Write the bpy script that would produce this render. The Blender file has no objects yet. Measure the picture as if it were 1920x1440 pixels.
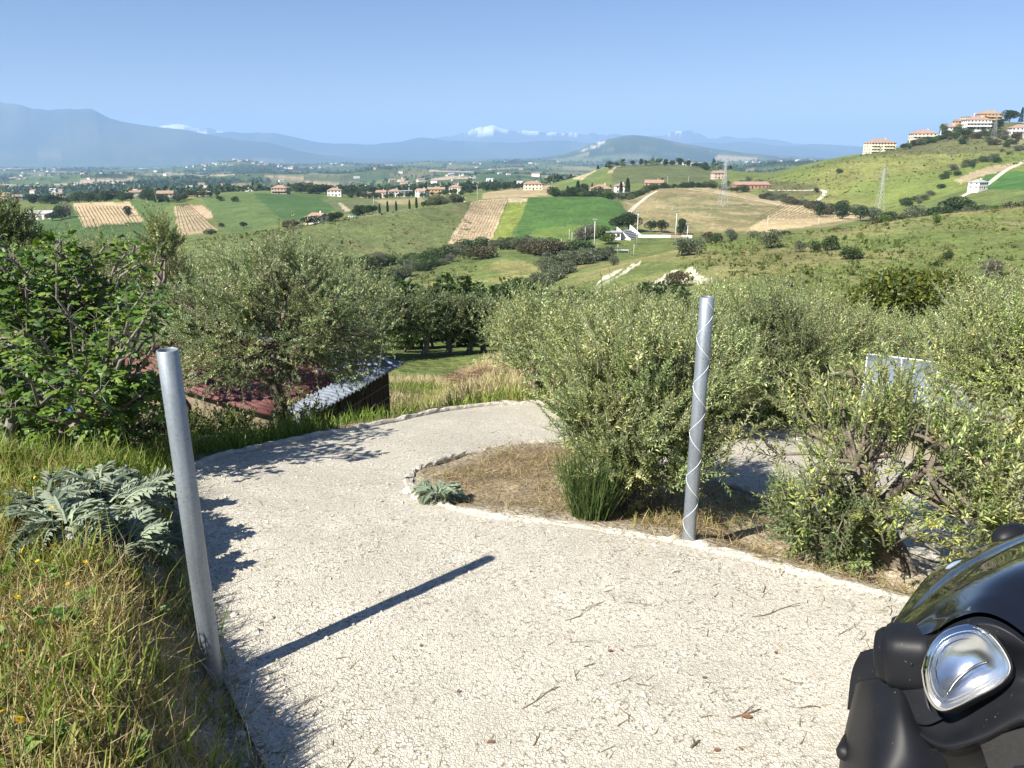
import bpy, math, random
import numpy as np
from mathutils import Vector, Matrix

random.seed(7)
RNG = np.random.default_rng(11)
SC = bpy.context.scene
COL = SC.collection

# ------------------------------------------------------------------ camera
EYE = 2.3
PITCH = math.radians(16.6)
F = 1443.0
SP, CP = math.sin(PITCH), math.cos(PITCH)
cam_d = bpy.data.cameras.new("camera")
cam_d.sensor_width = 36.0
cam_d.lens = 36.0 * F / 1920.0
cam_d.clip_start = 0.05
cam_d.clip_end = 200000.0
cam = bpy.data.objects.new("camera", cam_d)
COL.objects.link(cam)
cam.location = (0, 0, EYE)
cam.rotation_euler = (math.pi / 2 - PITCH, 0, 0)
SC.camera = cam

# ------------------------------------------------------------------ light
SUN_EL = math.radians(43.0)
SUN_H = Vector((-0.85, -0.82)).normalized()
SUN_DIR = Vector((SUN_H.x * math.cos(SUN_EL), SUN_H.y * math.cos(SUN_EL), math.sin(SUN_EL)))
world = bpy.data.worlds.new("World")
SC.world = world
world.use_nodes = True
wn = world.node_tree
wn.nodes.clear()
w_out = wn.nodes.new("ShaderNodeOutputWorld")
w_bg = wn.nodes.new("ShaderNodeBackground")
w_sky = wn.nodes.new("ShaderNodeTexSky")
w_sky.sky_type = 'NISHITA'
w_sky.sun_disc = False
w_sky.sun_elevation = SUN_EL
w_sky.sun_rotation = math.atan2(SUN_H.x, SUN_H.y) % (2 * math.pi)
w_sky.altitude = 250.0
w_sky.air_density = 1.0
w_sky.dust_density = 0.1
w_sky.ozone_density = 3.0
w_bg.inputs[1].default_value = 0.043
w_tint = wn.nodes.new("ShaderNodeMix"); w_tint.data_type = 'RGBA'; w_tint.blend_type = 'MULTIPLY'
w_tint.inputs[0].default_value = 1.0; w_tint.inputs[7].default_value = (0.93, 0.94, 1.16, 1)
wn.links.new(w_sky.outputs[0], w_tint.inputs[6]); wn.links.new(w_tint.outputs[2], w_bg.inputs[0])
wn.links.new(w_bg.outputs[0], w_out.inputs[0])

sun_d = bpy.data.lights.new("sun", 'SUN')
sun_d.energy = 5.0
sun_d.angle = math.radians(0.53)
sun_d.color = (1.0, 0.945, 0.845)
sun = bpy.data.objects.new("sun", sun_d)
COL.objects.link(sun)
sun.rotation_euler = SUN_DIR.to_track_quat('Z', 'Y').to_euler()
sun.location = (-20, -20, 40)

SC.view_settings.view_transform = 'Standard'
SC.view_settings.look = 'None'
SC.view_settings.gamma = 1.0
SC.view_settings.use_curve_mapping = False
SC.view_settings.exposure = 1.14
SC.render.engine = 'CYCLES'
SC.cycles.use_denoising = True
SC.cycles.max_bounces = 8
SC.cycles.diffuse_bounces = 3
SC.cycles.glossy_bounces = 4
SC.cycles.transmission_bounces = 6
SC.cycles.transparent_max_bounces = 8
SC.cycles.volume_bounces = 1

# ------------------------------------------------------------------ geometry of the view
def tslope(v):
    "drop per metre of forward distance along image row v"
    return (F * SP + (v - 720.0) * CP) / (F * CP - (v - 720.0) * SP)

def sside(u, v):
    return (u - 960.0) / (F * CP - (v - 720.0) * SP)

def at(u, v, Y):
    return Vector((sside(u, v) * Y, Y, EYE - tslope(v) * Y))

def to_uv(x, y, z):
    "numpy friendly projection"
    dz = z - EYE
    depth = y * CP - dz * SP
    up = y * SP + dz * CP
    return 960.0 + F * x / depth, 720.0 - F * up / depth

# ------------------------------------------------------------------ noise
def _hash(ix, iy, seed):
    h = (ix.astype(np.int64) * 374761393 + iy.astype(np.int64) * 668265263 + seed * 1442695041) & 0x7fffffff
    h = ((h ^ (h >> 13)) * 1274126177) & 0x7fffffff
    return ((h ^ (h >> 16)) & 0xffff) / 65535.0

def vnoise(x, y, seed=0):
    x = np.asarray(x, float); y = np.asarray(y, float)
    ix = np.floor(x); iy = np.floor(y)
    fx = x - ix; fy = y - iy
    fx = fx * fx * (3 - 2 * fx); fy = fy * fy * (3 - 2 * fy)
    a = _hash(ix, iy, seed); b = _hash(ix + 1, iy, seed)
    c = _hash(ix, iy + 1, seed); d = _hash(ix + 1, iy + 1, seed)
    return (a + (b - a) * fx) * (1 - fy) + (c + (d - c) * fx) * fy

def fbm(x, y, seed=0, octv=4):
    s = 0.0; amp = 0.5; tot = 0.0
    for o in range(octv):
        s = s + amp * vnoise(x * 2 ** o, y * 2 ** o, seed + o * 17)
        tot += amp; amp *= 0.5
    return s / tot

def sstep(a, b, x):
    t = np.clip((x - a) / (b - a), 0, 1)
    return t * t * (3 - 2 * t)

# ------------------------------------------------------------------ mesh helpers
def np_mesh(name, verts, faces, mat=None, cols=None, smooth=False, mat_idx=None, extra=None):
    """verts (N,3); faces: one (M,k) array or a list of such arrays."""
    me = bpy.data.meshes.new(name)
    verts = np.asarray(verts, np.float32)
    if isinstance(faces, np.ndarray):
        faces = [faces]
    faces = [np.asarray(f, np.int32) for f in faces if len(f)]
    me.vertices.add(len(verts))
    me.vertices.foreach_set("co", verts.ravel())
    nl = sum(f.size for f in faces); npoly = sum(len(f) for f in faces)
    me.loops.add(nl); me.polygons.add(npoly)
    me.loops.foreach_set("vertex_index", np.concatenate([f.ravel() for f in faces]))
    starts = []; off = 0
    for f in faces:
        k = f.shape[1]
        starts.append(off + np.arange(len(f)) * k); off += f.size
    me.polygons.foreach_set("loop_start", np.concatenate(starts).astype(np.int32))
    me.polygons.foreach_set("use_smooth", np.full(npoly, bool(smooth)))
    if mat is not None:
        for m in (mat if isinstance(mat, (list, tuple)) else [mat]):
            me.materials.append(m)
    if mat_idx is not None:
        me.polygons.foreach_set("material_index", np.asarray(mat_idx, np.int32))
    me.update(calc_edges=True)
    if cols is not None:
        c = np.ones((len(verts), 4), np.float32); c[:, :3] = cols
        a = me.attributes.new("Col", 'FLOAT_COLOR', 'POINT')
        a.data.foreach_set("color", c.ravel())
    return me

def link(name, me, parent=None, **props):
    o = bpy.data.objects.new(name, me)
    COL.objects.link(o)
    if parent is not None:
        o.parent = parent
    for k, v in props.items():
        o[k] = v
    return o

def thing(name, label, cat, loc=(0, 0, 0), rotz=0.0, group=None):
    o = bpy.data.objects.new(name, None)
    o.empty_display_size = 0.2
    COL.objects.link(o)
    o.location = loc
    o.rotation_euler = (0, 0, rotz)
    o["label"] = label; o["category"] = cat
    if group: o["group"] = group
    return o

def copy_tree(o, parent=None):
    c = o.copy(); COL.objects.link(c)
    if parent is not None: c.parent = parent
    for ch in list(o.children):
        copy_tree(ch, c)
    return c

class MB:
    "collects simple shapes into one mesh"
    def __init__(s):
        s.v = []; s.f = {3: [], 4: []}; s.n = 0; s.c = []
        s.cur = (1, 1, 1)
    def add(s, verts, faces):
        verts = np.asarray(verts, float)
        s.v.append(verts); s.c.append(np.tile(np.asarray(s.cur, float), (len(verts), 1)))
        for f in faces:
            s.f.setdefault(len(f), []).append([i + s.n for i in f])
        s.n += len(verts)
    def addnp(s, verts, faces):
        s.v.append(np.asarray(verts, float)); s.c.append(np.tile(np.asarray(s.cur, float), (len(verts), 1)))
        s.f.setdefault(faces.shape[1], []).extend((np.asarray(faces) + s.n).tolist())
        s.n += len(verts)
    def box(s, x0, x1, y0, y1, z0, z1, M=None):
        v = [(x0, y0, z0), (x1, y0, z0), (x1, y1, z0), (x0, y1, z0), (x0, y0, z1), (x1, y0, z1), (x1, y1, z1), (x0, y1, z1)]
        if M is not None: v = [M @ Vector(p) for p in v]
        s.add(v, [(0, 3, 2, 1), (4, 5, 6, 7), (0, 1, 5, 4), (1, 2, 6, 5), (2, 3, 7, 6), (3, 0, 4, 7)])
    def tube(s, pts, rad, n=6, cap=True):
        pts = [Vector(p) for p in pts]
        if not hasattr(rad, '__len__'): rad = [rad] * len(pts)
        rings = []
        up = Vector((0, 0, 1))
        prev = None
        for i, p in enumerate(pts):
            a = pts[max(i - 1, 0)]; b = pts[min(i + 1, len(pts) - 1)]
            d = (b - a)
            d = d.normalized() if d.length > 1e-9 else Vector((0, 0, 1))
            if prev is None:
                ref = up if abs(d.z) < 0.9 else Vector((1, 0, 0))
                x = d.cross(ref).normalized()
            else:
                x = (prev - d * prev.dot(d))
                x = x.normalized() if x.length > 1e-6 else d.orthogonal().normalized()
            prev = x
            y = d.cross(x)
            rings.append([p + (x * math.cos(2 * math.pi * k / n) + y * math.sin(2 * math.pi * k / n)) * rad[i] for k in range(n)])
        v = [q for r in rings for q in r]
        f = []
        for i in range(len(pts) - 1):
            for k in range(n):
                k2 = (k + 1) % n
                f.append((i * n + k, i * n + k2, (i + 1) * n + k2, (i + 1) * n + k))
        if cap:
            f.append(tuple(range(n - 1, -1, -1)))
            f.append(tuple((len(pts) - 1) * n + k for k in range(n)))
        s.add(v, f)
    def prism(s, poly, z0, z1):
        n = len(poly)
        v = [(x, y, z0) for x, y in poly] + [(x, y, z1) for x, y in poly]
        f = [tuple(range(n - 1, -1, -1)), tuple(range(n, 2 * n))]
        f += [(i, (i + 1) % n, n + (i + 1) % n, n + i) for i in range(n)]
        s.add(v, f)
    def mesh(s, name, mat, smooth=False, col=False):
        V = np.concatenate(s.v)
        faces = [np.array(x) for k, x in sorted(s.f.items()) if x]
        return np_mesh(name, V, faces, mat, np.concatenate(s.c) if col else None, smooth)
    def build(s, name, mat, parent=None, smooth=False, col=False, **props):
        return link(name, s.mesh(name, mat, smooth, col), parent, **props)

# ------------------------------------------------------------------ materials
MATS = {}
def new_mat(name):
    m = bpy.data.materials.new(name); m.use_nodes = True
    nt = m.node_tree; nt.nodes.clear()
    out = nt.nodes.new("ShaderNodeOutputMaterial")
    MATS[name] = m
    return m, nt, out

def N(nt, t, **kw):
    n = nt.nodes.new(t)
    for k, v in kw.items(): setattr(n, k, v)
    return n

def ramp(nt, stops, interp='LINEAR'):
    r = N(nt, "ShaderNodeValToRGB")
    e = r.color_ramp.elements
    r.color_ramp.interpolation = interp
    while len(e) < len(stops): e.new(0.5)
    for i, (p, c) in enumerate(stops):
        e[i].position = p
        e[i].color = (c[0], c[1], c[2], 1) if hasattr(c, '__len__') else (c, c, c, 1)
    return r

def mixc(nt, a, b, fac, mode='MIX'):
    m = N(nt, "ShaderNodeMix", data_type='RGBA', blend_type=mode)
    for s, x in ((6, a), (7, b), (0, fac)):
        if hasattr(x, 'is_linked') or isinstance(x, bpy.types.NodeSocket): nt.links.new(x, m.inputs[s])
        elif hasattr(x, '__len__'): m.inputs[s].default_value = (x[0], x[1], x[2], 1)
        else: m.inputs[s].default_value = x
    return m.outputs[2]

def simple(name, color, rough=0.7, metal=0.0, var=0.15, scale=8.0, bump=0.0, bscale=40.0, coat=0.0, spec=0.5):
    m, nt, out = new_mat(name)
    b = N(nt, "ShaderNodeBsdfPrincipled")
    b.inputs['Roughness'].default_value = rough
    b.inputs['Metallic'].default_value = metal
    b.inputs['Specular IOR Level'].default_value = spec
    if coat: b.inputs['Coat Weight'].default_value = coat; b.inputs['Coat Roughness'].default_value = 0.03
    tc = N(nt, "ShaderNodeTexCoord")
    no = N(nt, "ShaderNodeTexNoise"); no.inputs['Scale'].default_value = scale; no.inputs['Detail'].default_value = 6
    nt.links.new(tc.outputs['Object'], no.inputs['Vector'])
    lo = tuple(c * (1 - var) for c in color); hi = tuple(min(c * (1 + var), 1) for c in color)
    r = ramp(nt, [(0.3, lo), (0.7, hi)])
    nt.links.new(no.outputs['Fac'], r.inputs[0]); nt.links.new(r.outputs[0], b.inputs['Base Color'])
    if bump:
        n2 = N(nt, "ShaderNodeTexNoise"); n2.inputs['Scale'].default_value = bscale; n2.inputs['Detail'].default_value = 5
        nt.links.new(tc.outputs['Object'], n2.inputs['Vector'])
        bp = N(nt, "ShaderNodeBump"); bp.inputs['Strength'].default_value = bump; bp.inputs['Distance'].default_value = 0.02
        nt.links.new(n2.outputs['Fac'], bp.inputs['Height']); nt.links.new(bp.outputs[0], b.inputs['Normal'])
    nt.links.new(b.outputs[0], out.inputs[0])
    return m

def leaf_mat(name, tint=(1, 1, 1), back=None, rough=0.5, transl=0.3, spec=0.3):
    "colour from the Col attribute of each leaf"
    m, nt, out = new_mat(name)
    at_ = N(nt, "ShaderNodeAttribute", attribute_name="Col")
    c = mixc(nt, at_.outputs['Color'], tint, 1.0, 'MULTIPLY')
    if back is not None:
        g = N(nt, "ShaderNodeNewGeometry")
        c = mixc(nt, c, mixc(nt, c, back, 0.6), g.outputs['Backfacing'])
    b = N(nt, "ShaderNodeBsdfPrincipled")
    b.inputs['Roughness'].default_value = rough
    b.inputs['Specular IOR Level'].default_value = spec
    nt.links.new(c, b.inputs['Base Color'])
    t = N(nt, "ShaderNodeBsdfTranslucent")
    tcx = mixc(nt, c, (1.0, 1.0, 0.35), 1.0, 'MULTIPLY')
    nt.links.new(tcx, t.inputs['Color'])
    mx = N(nt, "ShaderNodeMixShader"); mx.inputs[0].default_value = transl
    nt.links.new(b.outputs[0], mx.inputs[1]); nt.links.new(t.outputs[0], mx.inputs[2])
    nt.links.new(mx.outputs[0], out.inputs[0])
    return m
# ================================================================== TERRAIN
# profile lines across the view: (image column, image row, forward distance) of points on the ground
LINES = [
 # foot of the grassy field, just before the dark olives
 [(-300,620,38),(0,620,38),(300,640,40),(780,664,45),(960,660,46),(1300,640,48),(1600,600,52),(1920,560,56),(2200,540,56)],
 # valley side below
 [(-300,655,100),(0,655,100),(400,650,100),(700,622,105),(960,612,110),(1100,600,105),(1300,580,105),(1600,562,105),(1920,545,100),(2200,540,100)],
 # near right hill ridge / centre stream bed
 [(-300,585,190),(0,585,190),(400,580,190),(700,560,200),(800,556,205),(880,552,205),(1000,548,200),(1060,532,190),(1100,519,186),(1150,500,188),(1200,483,190),(1290,463,196),(1400,447,200),(1560,432,200),(1640,418,200),(1700,408,200),(1800,396,200),(1920,385,200),(2200,372,200)],
 # meadow top, and the dip behind the right ridge
 [(-300,545,245),(0,545,245),(400,530,245),(600,526,255),(720,520,260),(780,510,260),(850,493,262),(960,480,265),(1020,484,262),(1060,490,262),(1110,486,265),(1200,486,268),(1300,470,262),(1560,455,255),(1920,415,250),(2200,405,250)],
 # foot of the vineyard hill, pitch floor
 [(-300,505,290),(0,505,290),(200,505,290),(400,495,285),(560,493,300),(700,486,325),(800,478,340),(870,470,348),(930,468,346),(1000,467,336),(1080,466,318),(1150,460,315),(1250,449,330),(1350,440,350),(1430,433,365),(1540,428,372),(1640,424,372),(1760,412,370),(1920,392,350),(2200,380,350)],
 # crest of the vineyard hill and of the tan hill
 [(-300,495,305),(0,490,305),(200,484,305),(380,466,310),(440,455,318),(560,429,342),(690,407,375),(790,391,400),(860,380,425),(900,375,445),(950,371,455),(1050,367,455),(1130,367,452),(1165,380,445),(1190,372,500),(1230,353,575),(1330,353,590),(1440,372,560),(1560,395,515),(1640,406,470),(1700,390,470),(1800,368,450),(1920,352,430),(2200,340,430)],
 # behind the crest
 [(-300,452,430),(0,452,430),(140,444,440),(330,446,440),(420,438,440),(560,424,440),(640,404,500),(760,392,540),(860,384,560),(950,377,590),(1060,373,600),(1130,373,580),(1180,374,580),(1230,357,640),(1330,356,660),(1440,371,590),(1560,382,545),(1640,384,530),(1700,372,520),(1800,352,500),(1920,335,480),(2200,325,480)],
 # farther fields, foot of the village hill
 [(-300,385,700),(0,386,700),(140,381,690),(260,379,690),(330,376,680),(480,361,720),(600,366,720),(700,378,700),(800,372,740),(860,366,760),(950,359,780),(1060,353,720),(1130,356,690),(1230,346,740),(1330,341,760),(1440,336,720),(1480,330,700),(1560,312,680),(1640,298,650),(1700,293,640),(1760,291,640),(1900,290,620),(1920,291,620),(2200,291,620)],
 [(-300,375,1000),(0,375,1000),(150,374,1000),(400,360,960),(560,358,1000),(650,362,1000),(800,356,1100),(900,350,1100),(1000,349,1100),(1080,331,900),(1130,311,1000),(1180,306,1000),(1230,304,1000),(1290,306,1000),(1330,313,1000),(1440,324,900),(1500,308,860),(1560,296,800),(1620,287,760),(1680,276,760),(1720,266,760),(1760,252,770),(1800,236,780),(1830,226,785),(1900,224,790),(1920,226,790),(2200,240,800)],
 [(-300,380,1300),(0,380,1300),(400,372,1300),(700,372,1300),(900,368,1300),(1080,360,1250),(1330,350,1300),(1500,340,1200),(1700,330,1100),(2200,320,1100)],
 [(-300,357,1900),(0,356,1900),(200,352,1900),(300,353,1900),(400,346,1900),(520,350,1900),(600,346,2000),(700,348,2000),(800,341,2000),(960,342,2000),(1080,341,2000),(1330,340,2000),(1560,330,2000),(2200,330,2000)],
 [(-300,350,2600),(0,348,2600),(400,346,2600),(800,340,2600),(1080,336,2600),(1560,326,2600),(2200,326,2600)],
 [(-300,336,3600),(0,337,3600),(170,333,3600),(300,338,3600),(390,333,3600),(460,324,3700),(560,329,3700),(640,330,3700),(720,318,3700),(780,324,3700),(860,323,3700),(960,322,3700),(1100,322,3700),(1200,316,3700),(1300,317,3700),(1450,310,3700),(2200,310,3700)],
 [(-300,330,4800),(0,330,4800),(300,326,4800),(700,325,4800),(960,320,4800),(1300,314,4800),(2200,308,4800)],
 [(-300,318,6400),(0,319,6400),(250,319,6400),(330,316,6400),(380,309,6200),(420,301,6000),(450,297,6000),(480,302,6000),(540,308,6200),(600,309,6400),(650,305,6600),(740,311,6600),(800,304,6600),(860,305,6600),(960,302,6600),(1040,300,6600),(1090,302,6600),(1180,301,6600),(1300,303,6600),(1400,299,6600),(1560,303,6600),(2200,303,6600)],
 [(-300,320,8000),(0,320,8000),(400,318,8000),(700,316,8000),(1000,310,8000),(1300,306,8000),(2200,304,8000)],
 [(-300,312,9500),(0,313,9500),(300,312,9500),(640,306,9500),(700,305,9500),(800,301,9500),(900,302,9500),(960,299,9500),(1020,294,9500),(1060,287,9500),(1085,277,9500),(1110,267,9500),(1135,258,9500),(1165,251,9500),(1185,248,9500),(1205,250,9500),(1235,255,9500),(1290,268,9500),(1340,277,9500),(1400,286,9500),(1460,291,9500),(1560,297,9500),(2200,300,9500)],
 [(-300,314,11000),(0,314,11000),(600,309,11000),(1000,303,11000),(1560,300,11000),(2200,300,11000)],
 [(-300,190,13500),(-100,194,13500),(0,195,13500),(40,195,13500),(75,200,13500),(110,202,13500),(160,207,13500),(200,218,13500),(240,226,13500),(300,237,13500),(340,246,13500),(380,252,13500),(430,258,13500),(470,264,13500),(520,271,13500),(560,280,13500),(600,287,13500),(660,294,13500),(720,296,13500),(900,297,13500),(1560,296,13500),(2200,296,13500)],
 [(-300,300,15500),(0,300,15500),(1000,297,15500),(2200,297,15500)],
 [(-300,262,18000),(300,262,18000),(380,256,18000),(430,250,18000),(470,252,18000),(510,250,18000),(560,258,18000),(600,264,18000),(650,268,18000),(700,270,18000),(750,265,18000),(790,260,18000),(830,263,18000),(880,266,18000),(960,268,18000),(1040,262,18000),(1100,268,18000),(1200,270,18000),(1300,268,18000),(1400,266,18000),(1460,274,18000),(1530,271,18000),(1600,276,18000),(2200,275,18000)],
 [(-300,298,20500),(1000,296,20500),(2200,296,20500)],
 [(-300,250,23500),(0,250,23500),(280,246,23500),(312,235,23500),(326,231,23500),(345,234,23500),(368,237,23500),(392,239,23500),(420,249,23500),(480,262,23500),(600,272,23500),(720,269,23500),(790,264,23500),(850,256,23500),(875,248,23500),(893,240,23500),(908,237,23500),(922,236,23500),(940,240,23500),(965,244,23500),(990,247,23500),(1020,252,23500),(1045,249,23500),(1065,251,23500),(1100,254,23500),(1130,251,23500),(1150,249,23500),(1200,258,23500),(1240,257,23500),(1258,252,23500),(1275,245,23500),(1292,243,23500),(1308,247,23500),(1322,254,23500),(1340,258,23500),(1356,254,23500),(1385,261,23500),(1420,257,23500),(1460,264,23500),(1500,270,23500),(1560,272,23500),(1640,276,23500),(2200,276,23500)],
 [(-300,300,27000),(2200,300,27000)],
]
NROWS = [34, 26, 34, 30, 30, 34, 20, 26, 24, 10, 20, 8, 18, 8, 16, 8, 18, 6, 34, 6, 16, 6, 30, 6]

S_COLS = np.concatenate([np.linspace(-1.3, -0.66, 60, endpoint=False), np.linspace(-0.66, 0.66, 921), np.linspace(0.66, 1.3, 61)[1:]])

def _lines():
    ys, zs = [], []
    k = np.exp(-0.5 * (np.arange(-9, 10) / 3.5) ** 2); k /= k.sum()
    for i, L in enumerate(LINES):
        L = np.array(L, float)
        s = sside(L[:, 0], L[:, 1]); z = EYE - tslope(L[:, 1]) * L[:, 2]
        yy = np.interp(S_COLS, s, L[:, 2]); tt = np.interp(S_COLS, s, tslope(L[:, 1]))
        kk = k if i < 15 else k[6:13] / k[6:13].sum()
        h = len(kk) // 2
        yy = np.convolve(np.pad(yy, h, 'edge'), kk, 'valid'); tt = np.convolve(np.pad(tt, h, 'edge'), kk, 'valid')
        ys.append(yy); zs.append(EYE - tt * yy)
    return ys, zs

# ---- near ground, a plain function of x, y
EDGE_P = np.array([1.12, 4.40]); EDGE_N = np.array([0.56, 0.83])
def soft(x, k=0.5):
    return np.logaddexp(0, x / k) * k

def z_plane(x, y):
    d1 = y - 4.2
    d2 = (x - EDGE_P[0]) * EDGE_N[0] + (y - EDGE_P[1]) * EDGE_N[1]
    d2 = np.minimum(d2, d1 + 1.6 + 0.02 * np.abs(x))
    D = np.where(d1 > d2, d1, d2) + 0.12 * np.exp(-np.abs(d1 - d2))
    D = soft(D - 0.1, 0.35)
    z = -0.175 * np.minimum(D, 6.0) - 0.222 * np.clip(D - 6.0, 0, 18) - 0.27 * np.clip(D - 24.0, 0, None)
    return z

# left edge of the drive (x as a function of y)
LE_Y = np.array([-3.0, 1.0, 2.2, 2.95, 3.6, 4.5, 5.5, 6.5, 7.35, 8.6, 9.65, 10.3])
LE_X = np.array([-0.3, -0.62, -0.86, -1.30, -1.72, -2.20, -2.62, -2.87, -2.30, -1.52, -0.85, 0.15])
def z_near(x, y):
    x = np.asarray(x, float); y = np.asarray(y, float)
    z = z_plane(x, y)
    le = np.interp(y, LE_Y, LE_X)
    dl = le - x                                     # metres to the left of the drive
    # earth bank on the left of the gate
    fade = 1 - sstep(4.6, 6.6, y)
    bank = (0.40 + .16 * sstep(3.4, 2.2, y)) * sstep(0.02, 0.52, dl) + 0.16 * sstep(0.6, 2.4, dl)
    z = z + bank * fade
    # ground drops to the hut on the left
    drop = sstep(0.25, 3.0, dl) * sstep(5.4, 9.5, y)
    z = z - 1.05 * drop - 0.9 * sstep(9.0, 13.0, y) * sstep(0.8, 3.0, dl) * (1 - sstep(16, 26, y))
    # lower ground behind the right hand edge
    d2 = (x - EDGE_P[0]) * EDGE_N[0] + (y - EDGE_P[1]) * EDGE_N[1]
    z = z - 0.16 * sstep(0.03, 0.5, d2) * sstep(0.6, 2.0, x) * (1 - sstep(9, 14, y))
    return z

YS, ZS = _lines()
JOIN = 34.0
YS.insert(0, np.full(S_COLS.shape, JOIN)); ZS.insert(0, z_near(S_COLS * JOIN, np.full(S_COLS.shape, JOIN)))
NROWS.insert(0, 10)
ROW_Y, ROW_Z = [], []
for i in range(len(YS) - 1):
    n = NROWS[i]
    for j in range(n):
        t = j / n
        ty = t
        Y = YS[i] * (YS[i + 1] / YS[i]) ** ty
        tz = (Y - YS[i]) / (YS[i + 1] - YS[i])
        ROW_Y.append(Y); ROW_Z.append(ZS[i] + (ZS[i + 1] - ZS[i]) * tz)
ROW_Y.append(YS[-1]); ROW_Z.append(ZS[-1])
ROW_Y = np.array(ROW_Y); ROW_Z = np.array(ROW_Z)
for _ in range(3):
    zz = ROW_Z.copy()
    zz[1:-1] = ROW_Z[1:-1] * 0.5 + (ROW_Z[:-2] + ROW_Z[2:]) * 0.25
    far = (ROW_Y > 11500)
    ROW_Z = np.where(far, ROW_Z, zz)
# fractal relief, larger with distance
_X = S_COLS[None, :] * ROW_Y
amp = np.where(ROW_Y < 1200, 0.0034 * ROW_Y, np.where(ROW_Y < 11500, 4.0 + 38.0 * sstep(1200, 2600, ROW_Y) * (1 - sstep(6000, 8500, ROW_Y)), 24.0)) * np.clip((ROW_Y - 36) / 120, 0, 1)
wl = np.where(ROW_Y < 300, 26.0, np.where(ROW_Y < 900, 70.0, np.where(ROW_Y < 11500, 420.0, 1500.0)))
rel = np.zeros_like(ROW_Y)
for lo, hi in ((0, 300), (300, 900), (900, 11500), (11500, 1e9)):
    mk = (ROW_Y >= lo) & (ROW_Y < hi)
    w_ = {0: 26.0, 300: 70.0, 900: 560.0, 11500: 1500.0}[lo]
    rel[mk] = fbm(_X[mk] / w_, ROW_Y[mk] / w_, 3, 4 if lo < 900 else 5) - 0.5
ROW_Z = ROW_Z + amp * rel * 1.6
# ridged detail on the high mountains
mk = ROW_Y > 11500
rd = 1 - np.abs(2 * fbm(_X[mk] / 1500.0 + ROW_Y[mk] / 2600.0, ROW_Y[mk] / 4200.0, 41, 5) - 1)
hgt = np.clip((ROW_Z[mk] + 80) / 700.0, 0, 1)
ROW_Z[mk] += (rd - 0.74) * 210.0 * hgt
pk = fbm(_X[mk] / 260.0, ROW_Y[mk] / 900.0, 47, 4) - .5
ROW_Z[mk] += pk * 90.0 * hgt * (ROW_Y[mk] > 20500)
ROW_Z[0] = ZS[0] - 0.02

def ground(x, y):
    "height of the ground at one point"
    if y < JOIN:
        return float(z_near(x, y))
    s = min(max(x / y, -1.29), 1.29)
    j = int(np.searchsorted(S_COLS, s)); j = min(max(j, 1), len(S_COLS) - 1)
    f = (s - S_COLS[j - 1]) / (S_COLS[j] - S_COLS[j - 1])
    a = np.interp(y, ROW_Y[:, j - 1], ROW_Z[:, j - 1]); b = np.interp(y, ROW_Y[:, j], ROW_Z[:, j])
    return float(a + (b - a) * f)

def on_ground(u, v, ymin=1.5, ymax=30000.0):
    "first point of the ground seen along the image ray beyond ymin"
    s = sside(u, v); t = tslope(v)
    Y = ymin
    while Y < ymax:
        if EYE - t * Y <= ground(s * Y, Y):
            lo, hi = Y / 1.02, Y
            for _ in range(12):
                m = (lo + hi) / 2
                if EYE - t * m <= ground(s * m, m): hi = m
                else: lo = m
            return Vector((s * hi, hi, ground(s * hi, hi)))
        Y *= 1.02 if Y > 12 else 1.01
    return Vector((s * ymin, ymin, ground(s * ymin, ymin)))

def on_dist(u, Y):
    "point of the ground at forward distance Y below image column u (horizon column)"
    s = (u - 960.0) / (F / CP)
    for _ in range(4):
        z = ground(s * Y, Y)
        uu, vv = to_uv(s * Y, Y, z)
        s += (u - uu) / (F / CP)
    return Vector((s * Y, Y, ground(s * Y, Y)))
# ================================================================== GROUND SHEETS
def in_poly(px, py, poly):
    inside = np.zeros(px.shape, bool)
    n = len(poly); j = n - 1
    for i in range(n):
        xi, yi = poly[i]; xj, yj = poly[j]
        c = ((yi > py) != (yj > py)) & (px < (xj - xi) * (py - yi) / ((yj - yi) + 1e-12) + xi)
        inside ^= c; j = i
    return inside

def terrain_mat(name):
    m, nt, out = new_mat(name)
    b = N(nt, "ShaderNodeBsdfPrincipled"); b.inputs['Roughness'].default_value = 0.95
    b.inputs['Specular IOR Level'].default_value = 0.1
    a = N(nt, "ShaderNodeAttribute", attribute_name="Col")
    g = N(nt, "ShaderNodeNewGeometry")
    c = a.outputs['Color']
    for sc_, lo, hi, de in ((1.7, 0.55, 1.45, 4), (0.35, 0.66, 1.34, 6), (0.06, 0.74, 1.26, 5), (0.012, 0.85, 1.15, 4)):
        no = N(nt, "ShaderNodeTexNoise"); no.inputs['Scale'].default_value = sc_; no.inputs['Detail'].default_value = de
        no.inputs['Roughness'].default_value = 0.65
        nt.links.new(g.outputs['Position'], no.inputs['Vector'])
        r = ramp(nt, [(0.28, lo), (0.72, hi)])
        nt.links.new(no.outputs['Fac'], r.inputs[0])
        c = mixc(nt, c, r.outputs[0], 1.0, 'MULTIPLY')
    nt.links.new(c, b.inputs['Base Color'])
    nb = N(nt, "ShaderNodeTexNoise"); nb.inputs['Scale'].default_value = 1.3; nb.inputs['Detail'].default_value = 8
    nt.links.new(g.outputs['Position'], nb.inputs['Vector'])
    bp = N(nt, "ShaderNodeBump"); bp.inputs['Strength'].default_value = 0.9; bp.inputs['Distance'].default_value = 0.5
    nt.links.new(nb.outputs['Fac'], bp.inputs['Height']); nt.links.new(bp.outputs[0], b.inputs['Normal'])
    nt.links.new(b.outputs[0], out.inputs[0])
    return m

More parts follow.
